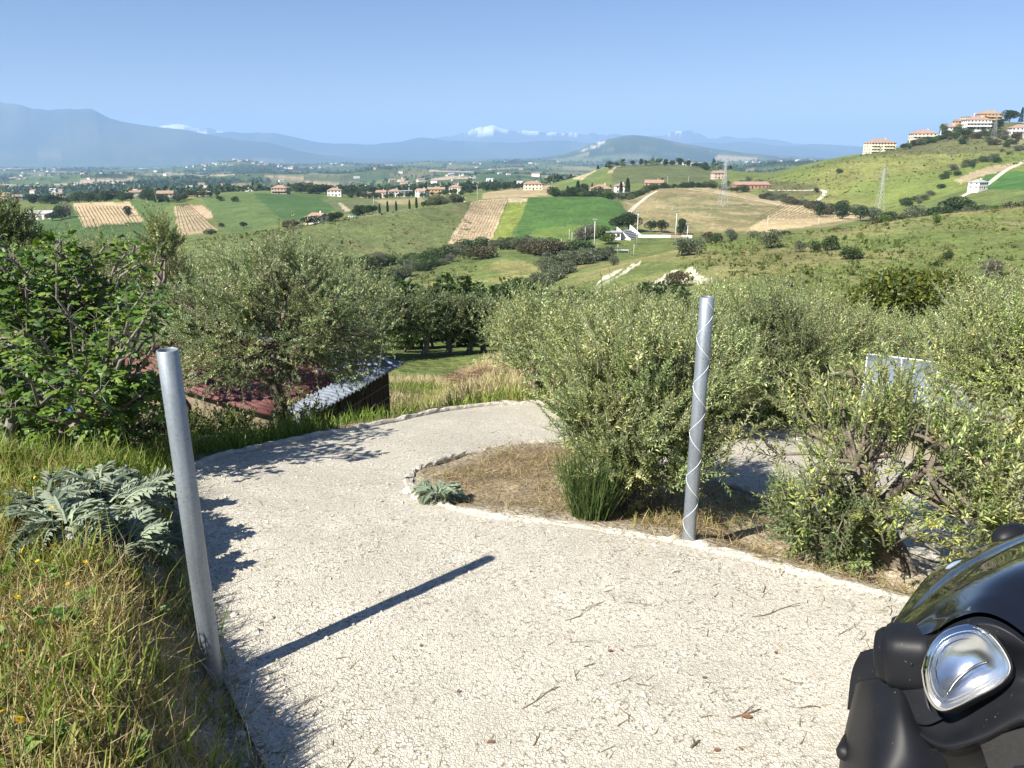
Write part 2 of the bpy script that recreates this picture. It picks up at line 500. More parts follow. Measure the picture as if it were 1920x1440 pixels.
GRASS = np.array([.125, .172, .042]); GRASS2 = np.array([.085, .135, .034]); DRYG = np.array([.25, .22, .095])
TAN = np.array([.40, .31, .185]); SAND = np.array([.50, .42, .28]); CROP = np.array([.058, .125, .030])
YEL = np.array([.17, .225, .035]); WOOD = np.array([.030, .055, .020]); SNOW = np.array([.85, .87, .9])

def colour_terrain():
    X = S_COLS[None, :] * ROW_Y; Y = ROW_Y; Z = ROW_Z
    U, V = to_uv(X, Y, Z)
    U = U + (fbm(X / 9, Y / 9, 201, 4) - .5) * 7; V = V + (fbm(X / 9, Y / 9, 203, 4) - .5) * 3
    C = np.zeros(X.shape + (3,))
    def put(mask, col, k=1.0):
        k = np.broadcast_to(np.asarray(k, float), X.shape)[mask][:, None]
        C[mask] = C[mask] * (1 - k) + np.asarray(col) * k
    n1 = fbm(X / 14, Y / 14, 5, 5); n2 = fbm(X / 55, Y / 55, 9, 4); n3 = fbm(X / 4, Y / 4, 21, 3)
    allm = np.ones(X.shape, bool)
    put(allm, GRASS)
    # ---- near: right hill with patchy grass, dry tops and bare clay scars
    near = Y < 400
    put(near, DRYG, sstep(.47, .68, n1) * .40)
    put(near, GRASS2, sstep(.42, .66, n2) * .75)
    put(near & (n3 > .66), [.055, .095, .03], .6)
    h = near & (Y < 235)
    hw = sstep(1000, 1130, U + (n2 - .5) * 120)
    put(h, [.15, .20, .048], .45 * hw)
    put(h, DRYG, .55 * sstep(.5, .62, n2) * hw)
    h2 = h & (Y < 175)
    put(h2, [.125, .185, .045], .50 * hw * sstep(.62, .42, n2))
    rg = h & (Y > 165)
    put(rg, DRYG * .95, .55 * hw * sstep(165, 200, Y) * sstep(.40, .60, n1))
    put(h & (U < 1420), DRYG, .5 * hw * sstep(1420, 1150, U) * sstep(.35, .6, n1))
    # scars
    for poly, a in (([(1105,548),(1128,520),(1190,492),(1205,490),(1175,512),(1140,536),(1112,556)], 1.0),
                    ([(1195,560),(1225,530),(1262,508),(1300,502),(1322,520),(1290,528),(1262,530),(1225,556)], 1.0),
                    ([(1300,520),(1335,522),(1340,532),(1300,530)], .7), ([(1075,566),(1100,545),(1120,540),(1090,570)], .7)):
        mk = in_poly(U, V, poly) & (Y < 235) & (Y > 90)
        rill = fbm((X - Y * .35) / 1.6, (X + Y) / 22, 77, 3)
        put(mk, [.60, .55, .42], a * sstep(.38, .50, rill))
    # meadow in the stream valley
    mk = in_poly(U, V, [(780,552),(812,525),(858,497),(962,480),(1024,508),(1012,545),(960,552)]) & (Y > 180) & (Y < 280)
    put(mk, [.135, .185, .045], .9); put(mk, DRYG, .7 * sstep(.5, .65, n1))
    mk = (Y > 180) & (Y < 285); put(mk, [.10, .13, .045], .6 * sstep(820, 760, U))
    # ---- vineyard hill
    def field(poly, col, y0=250, y1=1300, k=1.0, stripe=None):
        mk = in_poly(U, V, poly) & (Y > y0) & (Y < y1)
        put(mk, col, k)
        if stripe:
            ang, wl, c2, kk = stripe
            ph = (X * math.cos(ang) + Y * math.sin(ang)) / wl
            put(mk & (np.mod(ph, 1) > .55), c2, kk)
        return mk
    field([(-300,500),(200,488),(380,466),(440,455),(560,429),(690,407),(790,390),(868,376),(895,376),(842,474),(700,492),(560,500),(300,512),(-300,520)], [.105, .140, .050], 285, 440)
    mk = (Y > 285) & (Y < 440) & (U < 880)
    put(mk, [.125, .165, .05], .5 * sstep(.45, .62, n2)); put(mk, [.17, .15, .075], .35 * sstep(.55, .7, n1))
    field([(889,374),(952,371),(914,472),(828,476)], [.43, .34, .215], 330, 470)
    field([(952,381),(993,379),(960,440),(948,462),(916,468)], YEL, 320, 470)
    field([(952,371),(993,371),(993,379),(951,381)], [.42, .36, .24], 330, 480)
    field([(993,366),(1140,362),(1168,385),(1190,410),(1150,436),(1060,452),(1000,460),(958,462),(972,425)], [.062, .142, .030], 300, 470)
    field([(1000,432),(1090,420),(1090,445),(1040,455),(968,462)], [.13, .20, .035], 300, 440, .7)
    field([(1165,380),(1200,362),(1232,350),(1335,350),(1445,370),(1570,392),(1640,406),(1560,425),(1430,434),(1320,436),(1240,438),(1195,425)], [.24, .205, .10], 345, 700)
    mk = in_poly(U, V, [(1165,380),(1232,350),(1335,350),(1445,370),(1640,406),(1430,434),(1195,425)]) & (Y > 345) & (Y < 700)
    put(mk, [.13, .16, .06], .75 * sstep(.44, .60, n2)); put(mk, TAN, .5 * sstep(.5, .66, n1))
    tr = np.mod((X * .8 + Y * .45) / 21.0, 1); put(mk & (tr < .05), [.36, .29, .17], .6)
    field([(1295,350),(1320,352),(1460,376),(1478,384),(1470,388),(1430,378)], [.40, .32, .19], 400, 700, .9)
    field([(1484,381),(1530,384),(1624,405),(1560,417),(1432,436),(1402,428)], [.44, .35, .20], 345, 640)
    # ---- green hill of the village
    field([(1440,336),(1480,326),(1560,308),(1640,296),(1760,289),(2200,289),(2200,335),(1890,330),(1790,362),(1700,392),(1640,400),(1560,385),(1480,350)], [.150, .205, .040], 440, 760)
    mk = (Y > 440) & (Y < 700) & (U > 1440); put(mk, [.20, .19, .06], .45 * sstep(.48, .64, n2))
    field([(1850,322),(2200,318),(2200,352),(1840,356)], [.055, .15, .028], 400, 640)
    field([(1790,338),(1830,320),(1860,312),(1900,305),(1912,312),(1850,328),(1800,345)], [.36, .29, .18], 430, 680)
    field([(1440,338),(1530,345),(1545,362),(1500,372),(1430,364)], [.12, .13, .05], 520, 760)
    field([(1870,258),(1925,252),(1925,270),(1872,276)], [.52, .44, .30], 600, 800)
    field([(1690,262),(1760,248),(1830,226),(2000,222),(2000,290),(1640,290)], [.115, .125, .05], 640, 1100, .8)
    # ---- fields on the left
    field([(60,405),(140,398),(160,425),(262,416),(330,440),(330,455),(60,455)], [.070, .130, .034], 400, 720)
    field([(136,381),(242,378),(270,415),(158,426)], [.44, .34, .20], 420, 720)
    field([(241,376),(330,374),(300,400),(268,412)], [.085, .150, .038], 430, 720)
    field([(326,386),(352,388),(412,432),(335,444)], [.38, .30, .185], 420, 720)
    field([(345,384),(376,384),(416,408),(384,411)], [.42, .31, .20], 430, 720)
    field([(376,366),(470,360),(534,413),(440,442),(408,420)], [.095, .155, .044], 420, 760)
    field([(472,360),(600,364),(648,386),(560,420),(530,414)], [.058, .125, .034], 430, 760)
    field([(600,372),(700,378),(790,392),(690,406),(640,400)], [.115, .145, .055], 430, 800)
    field([(632,380),(640,380),(660,396),(650,398)], [.40, .34, .22], 430, 760)
    field([(700,375),(790,372),(805,380),(720,386)], [.27, .23, .12], 500, 900)
    field([(905,362),(1020,345),(1042,352),(1040,366),(905,374)], [.33, .265, .15], 500, 1100)
    # ---- hill behind the villa
    field([(1070,332),(1128,309),(1160,306),(1140,322),(1105,342),(1060,350)], [.105, .165, .045], 800, 1300)
    field([(1075,335),(1126,309),(1134,309),(1090,338)], [.36, .30, .17], 800, 1300)
    field([(1152,306),(1162,306),(1150,326),(1140,324)], [.36, .30, .17], 800, 1300)
    field([(1160,304),(1300,303),(1345,318),(1330,340),(1145,345),(1150,322)], [.100, .130, .048], 740, 1300)
    # ---- the wide valley: patchwork of fields, woods, hamlets
    vm = (Y > 960) & (Y < 11500)
    xs, ys = X[vm], Y[vm]
    cell = np.zeros(xs.shape); best = np.full(xs.shape, 1e9)
    size = np.where(ys < 3000, 150.0, np.where(ys < 6000, 230.0, 420.0))
    gx = np.floor(xs / size); gy = np.floor(ys / (size * 1.5))
    for dx in (-1, 0, 1):
        for dy in (-1, 0, 1):
            cx = gx + dx; cy = gy + dy
            px = (cx + _hash(cx, cy, 101)) * size; py = (cy + _hash(cx, cy, 103)) * size * 1.5
            d = (xs - px) ** 2 + ((ys - py) / 1.5) ** 2
            b = d < best
            best[b] = d[b]; cell[b] = _hash(cx, cy, 107)[b]
    pal = np.array([[.085, .145, .04], [.062, .12, .034], [.105, .15, .05], [.12, .15, .055], [.075, .125, .045], [.36, .29, .17], [.24, .21, .11],
                    [.05, .105, .034], [.13, .17, .05], [.09, .12, .05], [.10, .155, .04], [.42, .34, .22], [.07, .11, .04], [.16, .17, .07]])
    pc = pal[(cell * len(pal)).astype(int) % len(pal)]
    ph = np.mod((xs * np.cos(cell * 40) + ys * np.sin(cell * 40)) / (size * .06), 1)
    pc = pc * (1 - .16 * (ph > .5))[:, None]
    wd = sstep(.535, .56, fbm(xs / 330, ys / 330, 61, 5))
    hd = sstep(.482, .495, fbm(xs / 130, ys / 130, 67, 3)) * sstep(.518, .505, fbm(xs / 130, ys / 130, 67, 3))
    wd = np.clip(wd + hd * .8, 0, 1)
    pc = pc * (1 - wd[:, None]) + WOOD * wd[:, None]
    C[vm] = pc
    vm2 = (Y > 8600) & (Y < 11500)
    put(vm2, [.055, .08, .045], .75 * sstep(8600, 9300, Y))
    mk = in_poly(U, V, [(1072,284),(1092,272),(1118,264),(1140,266),(1150,272),(1110,280)]) & (Y > 8000) & (Y < 10000)
    put(mk, [.5, .46, .40], sstep(.46, .56, fbm(X / 120, Y / 300, 90, 4)))
    # ---- mountains
    mt = Y >= 11500
    put(mt, [.040, .058, .045])
    nm = fbm(X / 900, Y / 1800, 33, 5)
    put(mt, [.075, .085, .055], sstep(.45, .62, nm))
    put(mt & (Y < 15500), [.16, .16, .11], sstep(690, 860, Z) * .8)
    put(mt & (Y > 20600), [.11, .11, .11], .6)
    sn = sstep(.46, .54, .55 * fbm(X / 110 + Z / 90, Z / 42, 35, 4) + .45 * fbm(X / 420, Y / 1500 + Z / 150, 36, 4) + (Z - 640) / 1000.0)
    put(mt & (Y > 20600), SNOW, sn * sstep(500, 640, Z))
    lum = C.mean(-1, keepdims=True)
    mute = ((Y < 11500) & (C[..., 1] > C[..., 0]))[..., None]
    C = np.where(mute, (C * .86 + lum * .14) * np.array([1.05, .98, .95]) * 1.0, C)
    return C

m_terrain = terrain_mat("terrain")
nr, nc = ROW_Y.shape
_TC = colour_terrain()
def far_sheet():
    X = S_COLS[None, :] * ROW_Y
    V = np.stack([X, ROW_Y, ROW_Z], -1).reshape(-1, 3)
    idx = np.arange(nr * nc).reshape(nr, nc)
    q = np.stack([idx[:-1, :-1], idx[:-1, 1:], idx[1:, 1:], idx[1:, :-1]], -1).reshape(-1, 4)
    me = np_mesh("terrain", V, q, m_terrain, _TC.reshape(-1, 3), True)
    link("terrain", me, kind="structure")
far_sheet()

# ---- drive outline (metres)
DRIVE_OUT = [(-0.3,-3.0),(-0.62,1.0),(-0.86,2.2),(-1.08,2.62),(-1.30,2.95),(-1.72,3.6),(-2.20,4.5),(-2.52,5.2),(-2.74,5.9),(-2.80,6.35),(-2.66,6.85),(-2.30,7.40),(-1.92,8.0),(-1.52,8.55),(-1.15,9.15),(-0.80,9.65),(-0.3,10.05),(0.25,10.2),(1.0,10.15),(1.9,9.8),(2.85,9.1),(4.3,8.2),(6.5,7.4),(11,6.8)]
DRIVE_IN = [(11,2.7),(5.2,3.3),(3.6,4.0),(2.75,4.9),(2.2,5.9),(1.7,6.7),(1.1,7.25),(0.4,7.42),(-.05,7.25),(-.48,6.85),(-.76,6.4),(-.86,5.98),(-.80,5.62),(-.62,5.3),(-.33,4.98),(.05,4.82),(.5,4.64),(1.12,4.34),(1.7,3.98),(2.2,3.64),(3.2,2.92),(5,1.65),(8,-.5),(8,-3)]

def resample(pts, step):
    pts = [Vector((p[0], p[1], 0)) for p in pts]
    out = []
    for i in range(len(pts) - 1):
        p0 = pts[max(i - 1, 0)]; p1 = pts[i]; p2 = pts[i + 1]; p3 = pts[min(i + 2, len(pts) - 1)]
        n = max(1, int((p2 - p1).length / step))
        for k in range(n):
            t = k / n
            out.append(0.5 * ((2 * p1) + (p2 - p0) * t + (2 * p0 - 5 * p1 + 4 * p2 - p3) * t * t + (3 * p1 - p0 - 3 * p2 + p3) * t ** 3))
    out.append(pts[-1])
    return [(p.x, p.y) for p in out]
D_OUT = resample(DRIVE_OUT, 0.16); D_IN = resample(DRIVE_IN, 0.16)
D_POLY = D_OUT + D_IN
DPX = np.array(D_POLY)
def in_drive(x, y):
    return in_poly(np.asarray(x, float), np.asarray(y, float), D_POLY)

def near_sheet():
    def axis(lo, hi, c, n, k):
        t = np.linspace(-1, 1, n)
        a = np.sinh(t * k) / math.sinh(k)
        return np.where(a < 0, c + a * (c - lo), c + a * (hi - c))
    xs = axis(-48, 48, -0.5, 330, 3.4); ys = axis(-30, JOIN + .15, 5.0, 330, 3.0)
    X, Y = np.meshgrid(xs, ys)
    Z = z_near(X, Y)
    dr = in_drive(X, Y)
    rough = (fbm(X / .5, Y / .5, 2, 4) - .5) * .10 + (fbm(X / 2.2, Y / 2.2, 4, 3) - .5) * .22 * sstep(8, 16, Y)
    le = np.interp(Y, LE_Y, LE_X)
    edge = sstep(0, .25, np.abs(le - X))
    dd = np.full(X.shape, 9.)
    for p in D_POLY[::2]: dd = np.minimum(dd, np.hypot(X - p[0], Y - p[1]))
    Z = Z + np.where(dr, -0.005 - .045 * sstep(.05, .30, dd), rough * edge)
    n1 = fbm(X / 1.1, Y / 1.1, 51, 5); n2 = fbm(X / 4, Y / 4, 53, 4)
    C = np.zeros(X.shape + (3,)) + np.array([.16, .125, .070])
    def put(k, c):
        nonlocal C
        k = np.clip(k, 0, 1)[..., None]; C = C * (1 - k) + np.array(c) * k
    put(sstep(.40, .62, n1) * .8, [.10, .115, .040])
    put(sstep(.5, .7, n2) * .5, [.085, .12, .035])
    fld = (Y > 10.4) & (X > -3)                     # dry field beyond the bend
    put(fld * 0.9, [.22, .20, .085]); put(fld * sstep(.45, .6, n2), [.33, .275, .155])
    put(fld * sstep(.52, .62, n1) * .7, [.09, .14, .035])
    isl = (Y > 4) & (Y < 7.6) & (X > -1) & (X < 2.2)   # straw on the island
    put(isl * .9, [.235, .18, .115]); put(isl * sstep(.52, .64, n1) * .8, [.33, .27, .18])
    low = (X > 1.6) & (Y < 10) & ((X - EDGE_P[0]) * EDGE_N[0] + (Y - EDGE_P[1]) * EDGE_N[1] > 0)
    put(low * .9, [.50, .43, .31]); put(low * sstep(.54, .66, n1) * .6, [.17, .15, .06])
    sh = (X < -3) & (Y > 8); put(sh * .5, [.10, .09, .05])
    put(sstep(.34, .06, dd + (n1 - .5) * .3) * .85 * (Y < 9), [.40, .365, .29])
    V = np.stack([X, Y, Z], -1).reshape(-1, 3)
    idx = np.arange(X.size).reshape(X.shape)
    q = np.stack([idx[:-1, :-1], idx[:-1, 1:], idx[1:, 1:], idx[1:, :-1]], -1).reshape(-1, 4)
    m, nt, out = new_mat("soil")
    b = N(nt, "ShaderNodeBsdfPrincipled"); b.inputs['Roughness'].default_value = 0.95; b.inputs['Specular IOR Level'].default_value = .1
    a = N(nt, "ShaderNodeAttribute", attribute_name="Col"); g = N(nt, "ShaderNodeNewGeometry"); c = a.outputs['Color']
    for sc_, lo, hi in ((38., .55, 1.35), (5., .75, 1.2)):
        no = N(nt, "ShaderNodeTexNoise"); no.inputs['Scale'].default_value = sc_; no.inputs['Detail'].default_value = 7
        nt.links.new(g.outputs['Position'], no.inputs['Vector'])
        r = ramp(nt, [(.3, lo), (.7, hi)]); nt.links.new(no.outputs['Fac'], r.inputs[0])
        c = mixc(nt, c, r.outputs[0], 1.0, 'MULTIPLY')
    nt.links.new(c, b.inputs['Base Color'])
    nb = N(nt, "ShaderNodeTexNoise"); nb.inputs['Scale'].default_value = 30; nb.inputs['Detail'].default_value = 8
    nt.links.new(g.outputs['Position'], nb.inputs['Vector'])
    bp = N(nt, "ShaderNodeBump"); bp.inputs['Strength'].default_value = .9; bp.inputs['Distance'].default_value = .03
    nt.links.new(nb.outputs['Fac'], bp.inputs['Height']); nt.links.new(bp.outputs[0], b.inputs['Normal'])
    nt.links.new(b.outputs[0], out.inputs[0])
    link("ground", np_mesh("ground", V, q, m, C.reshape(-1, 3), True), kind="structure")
near_sheet()
def hill_behind():
    xs = np.concatenate([np.linspace(-1500, -50, 30), np.linspace(-48, 48, 40), np.linspace(50, 1500, 30)]); ys = -29.8 - np.linspace(0, 1, 60) ** 2.2 * 1400
    X, Y = np.meshgrid(xs, ys[::-1])
    Z = z_near(np.clip(X, -48, 48), np.full(X.shape, -29.8)) - .05 + (-29.8 - Y) * .10 + (fbm(X / 60, Y / 60, 15, 4) - .5) * .08 * np.minimum(-29.8 - Y, 200)
    C = np.zeros(X.shape + (3,)) + GRASS * .9
    C[fbm(X / 30, Y / 30, 16, 4) > .55] = WOOD * 1.6
    idx = np.arange(X.size).reshape(X.shape)
    q = np.stack([idx[:-1, :-1], idx[:-1, 1:], idx[1:, 1:], idx[1:, :-1]], -1).reshape(-1, 4)
    link("hill", np_mesh("hill", np.stack([X, Y, Z], -1).reshape(-1, 3), q, m_terrain, C.reshape(-1, 3), True), kind="structure")
hill_behind()

# ---- gravel drive
def gravel_mat():
    m, nt, out = new_mat("gravel")
    b = N(nt, "ShaderNodeBsdfPrincipled"); b.inputs['Roughness'].default_value = .9; b.inputs['Specular IOR Level'].default_value = .2
    g = N(nt, "ShaderNodeNewGeometry")
    wp = N(nt, "ShaderNodeTexNoise"); wp.inputs['Scale'].default_value = 9.; wp.inputs['Detail'].default_value = 4
    nt.links.new(g.outputs['Position'], wp.inputs['Vector'])
    ad = N(nt, "ShaderNodeMix", data_type='VECTOR'); ad.inputs[0].default_value = .045
    nt.links.new(g.outputs['Position'], ad.inputs[4]); nt.links.new(wp.outputs['Color'], ad.inputs[5])
    pos = ad.outputs[1]
    def vor(scale, feat):
        v = N(nt, "ShaderNodeTexVoronoi", feature=feat); v.inputs['Scale'].default_value = scale
        nt.links.new(pos, v.inputs['Vector']); return v
    v1 = vor(62., 'DISTANCE_TO_EDGE'); v2 = vor(150., 'DISTANCE_TO_EDGE'); v3 = vor(62., 'F1')
    no = N(nt, "ShaderNodeTexNoise"); no.inputs['Scale'].default_value = 3.2; no.inputs['Detail'].default_value = 8; no.inputs['Roughness'].default_value = .7
    nt.links.new(g.outputs['Position'], no.inputs['Vector'])
    n2 = N(nt, "ShaderNodeTexNoise"); n2.inputs['Scale'].default_value = 46.; n2.inputs['Detail'].default_value = 6
    nt.links.new(g.outputs['Position'], n2.inputs['Vector'])
    n3 = N(nt, "ShaderNodeTexNoise"); n3.inputs['Scale'].default_value = .8; n3.inputs['Detail'].default_value = 5
    nt.links.new(g.outputs['Position'], n3.inputs['Vector'])
    base = ramp(nt, [(.25, (.53, .49, .405)), (.5, (.61, .57, .48)), (.75, (.67, .635, .55))])
    nt.links.new(no.outputs['Fac'], base.inputs[0])
    c = base.outputs[0]
    st = ramp(nt, [(0., .86), (1., 1.08)]); nt.links.new(v3.outputs['Color'], st.inputs[0])
    c = mixc(nt, c, st.outputs[0], 1., 'MULTIPLY')
    # open joints between the stones, only in patches
    j1 = ramp(nt, [(0., 1.), (.05, .85), (.13, 0.)]); nt.links.new(v1.outputs['Distance'], j1.inputs[0])
    pm = ramp(nt, [(.44, 0.), (.60, 1.)]); nt.links.new(n2.outputs['Fac'], pm.inputs[0])
    pm2 = ramp(nt, [(.34, .15), (.56, 1.)]); nt.links.new(no.outputs['Fac'], pm2.inputs[0])
    k = N(nt, "ShaderNodeMath", operation='MULTIPLY'); nt.links.new(j1.outputs[0], k.inputs[0]); nt.links.new(pm.outputs[0], k.inputs[1])
    k2 = N(nt, "ShaderNodeMath", operation='MULTIPLY'); nt.links.new(k.outputs[0], k2.inputs[0]); nt.links.new(pm2.outputs[0], k2.inputs[1])
    c = mixc(nt, c, (.15, .125, .085), k2.outputs[0])
    sp = ramp(nt, [(.62, 0.), (.70, 1.)]); nt.links.new(n2.outputs['Fac'], sp.inputs[0])
    c = mixc(nt, c, (.26, .22, .15), sp.outputs[0])
    bg = ramp(nt, [(.3, .84), (.7, 1.06)]); nt.links.new(n3.outputs['Fac'], bg.inputs[0])
    c = mixc(nt, c, bg.outputs[0], 1., 'MULTIPLY')
    nt.links.new(c, b.inputs['Base Color'])
    h1 = ramp(nt, [(0., 0.), (.16, 1.)]); nt.links.new(v1.outputs['Distance'], h1.inputs[0])
    h2 = ramp(nt, [(0., 0.), (.2, 1.)]); nt.links.new(v2.outputs['Distance'], h2.inputs[0])
    s1 = N(nt, "ShaderNodeMath", operation='MULTIPLY_ADD'); nt.links.new(h2.outputs[0], s1.inputs[0]); s1.inputs[1].default_value = .4; nt.links.new(h1.outputs[0], s1.inputs[2])
    s2 = N(nt, "ShaderNodeMath", operation='MULTIPLY_ADD'); nt.links.new(n2.outputs['Fac'], s2.inputs[0]); s2.inputs[1].default_value = 1.6; nt.links.new(s1.outputs[0], s2.inputs[2])
    bp = N(nt, "ShaderNodeBump"); bp.inputs['Strength'].default_value = .6; bp.inputs['Distance'].default_value = .007
    nt.links.new(s2.outputs[0], bp.inputs['Height']); nt.links.new(bp.outputs[0], b.inputs['Normal'])
    nt.links.new(b.outputs[0], out.inputs[0])
    return m
m_gravel = gravel_mat()

def drive_z(x, y):
    return z_near(x, y) + 0.006 + (fbm(np.asarray(x) / .7, np.asarray(y) / .7, 71, 4) - .5) * .035 + (fbm(np.asarray(x) / .09, np.asarray(y) / .09, 72, 3) - .5) * .018

def build_drive():
    from mathutils.geometry import delaunay_2d_cdt
    pts = [Vector(p) for p in D_POLY]; nb = len(pts)
    step = .07
    gx, gy = np.meshgrid(np.arange(-3, 8, step), np.arange(1, 10.2, step))
    gx = gx.ravel() + RNG.uniform(-.02, .02, gx.size); gy = gy.ravel() + RNG.uniform(-.02, .02, gy.size)
    d = np.full(gx.shape, 9.)
    for p in D_POLY: d = np.minimum(d, (gx - p[0]) ** 2 + (gy - p[1]) ** 2)
    ok = in_drive(gx, gy) & (d > .05 ** 2)
    pts += [Vector((a, b)) for a, b in zip(gx[ok], gy[ok])]
    vs, es, fs, *_ = delaunay_2d_cdt(pts, [], [list(range(nb))], 1, 1e-5)
    V = np.array([(v.x, v.y) for v in vs])
    z = drive_z(V[:, 0], V[:, 1])
    F_ = np.array([f for f in fs if len(f) == 3])
    me = np_mesh("driveway", np.column_stack([V, z]), F_, m_gravel, None, True)
    link("driveway", me, kind="structure")
build_drive()

def kerb(path, w, h, name, mat, seed, side=1):
    "rough cast kerb along a path"
    rs = np.random.default_rng(seed)
    n = len(path); P = np.array(path)
    T = np.gradient(P, axis=0); T /= np.linalg.norm(T, axis=1)[:, None]
    Nn = np.column_stack([-T[:, 1], T[:, 0]]) * side
    prof = [(-.5, -.12), (-.48, .55), (-.30, .95), (.0, 1.02), (.3, .93), (.5, .5), (.52, -.25)]
    V = []
    for i in range(n):
        z0 = float(z_near(P[i, 0], P[i, 1]))
        jw = 1 + (vnoise(i * .45, 3.1, seed) - .5) * .5; jh = 1 + (vnoise(i * .6, 7.7, seed) - .5) * .7
        for a, b in prof:
            V.append((P[i, 0] + Nn[i, 0] * (a * w * jw + rs.normal(0, .004)) , P[i, 1] + Nn[i, 1] * (a * w * jw + rs.normal(0, .004)), z0 + b * h * jh + rs.normal(0, .004)))
    m_ = len(prof)
    idx = np.arange(n * m_).reshape(n, m_)
    q = np.stack([idx[:-1, :-1], idx[1:, :-1], idx[1:, 1:], idx[:-1, 1:]], -1).reshape(-1, 4)
    link(name, np_mesh(name, np.array(V), q, mat, None, False), kind="structure")
m_kerb = simple("kerb_concrete", (.46, .43, .37), .95, var=.28, scale=14, bump=.8, bscale=70)
m_lip = simple("kerb_plaster", (.60, .565, .48), .95, var=.2, scale=16, bump=.9, bscale=80)
kerb([p for p in resample(DRIVE_OUT, .06) if p[1] > 5.0 and p[0] < 3.5], .085, .05, "kerb", m_kerb, 5)
_in = resample(DRIVE_IN, .05)
m_lip2 = m_gravel
kerb([p for p in _in if p[1] < 5.9 and p[0] < 2.9 and p[1] > 3.1 and not (p[0] > 1.5 and p[1] > 4.2)],   .075, .022, "kerb", m_lip2, 6)
kerb([p for p in _in if p[1] > 5.85 and p[0] < 2.3], .06, .03, "kerb", m_kerb, 8)
# ================================================================== PLANTS, generators
def unit(a):
    return a / (np.linalg.norm(a, axis=-1, keepdims=True) + 1e-9)

def leaf_quads(base, d, length, width, nrm, cols, fold=0.25):
    "pointed leaves, one bent quad each"
    d = unit(d); side = unit(np.cross(d, nrm)); up = np.cross(side, d)
    L = length[:, None]; W = width[:, None]
    mid = base + d * L * .45
    v = np.stack([base, mid + side * W + up * W * fold, base + d * L - up * L * .06, mid - side * W + up * W * fold], 1)
    f = np.arange(len(base) * 4).reshape(-1, 4)
    return v.reshape(-1, 3), f, np.repeat(cols, 4, 0)

def twig_prisms(a, b, r, col):
    d = unit(b - a)
    x = unit(np.cross(d, np.array([.31, .17, .94]))); y = np.cross(d, x)
    V = []
    for k in range(3):
        o = x * math.cos(2.094 * k) + y * math.sin(2.094 * k)
        V += [a + o * r[:, None], b + o * r[:, None] * .5]
    v = np.stack(V, 1)
    n = len(a); i = np.arange(n)[:, None] * 6
    f = np.concatenate([i + np.array([0, 2, 3, 1]), i + np.array([2, 4, 5, 3]), i + np.array([4, 0, 1, 5])])
    return v.reshape(-1, 3), f, np.tile(np.array(col), (n * 6, 1))

def merge(parts):
    V, Fs, C, off = [], [], [], 0
    for v, f, c in parts:
        V.append(v); Fs.append(f + off); C.append(c); off += len(v)
    return np.concatenate(V), np.concatenate(Fs), np.concatenate(C)

OL_PAL = 2.3 * np.array([[.085, .115, .045], [.125, .155, .065], [.165, .195, .085], [.20, .23, .105], [.24, .27, .12]])
def pick(rs, pal, n, jit=.16):
    c = pal[rs.integers(0, len(pal), n)]
    return np.clip(c * (1 + rs.normal(0, jit, (n, 1))), .01, .9)

def wobble(a, b, rs, n, amp):
    t = np.linspace(0, 1, n)[:, None]
    p = a + (b - a) * t
    w = np.cumsum(rs.normal(0, 1, (n, 3)), 0); w -= w[0] + (w[-1] - w[0]) * t
    return p + w * amp * np.linalg.norm(b - a) / math.sqrt(n)

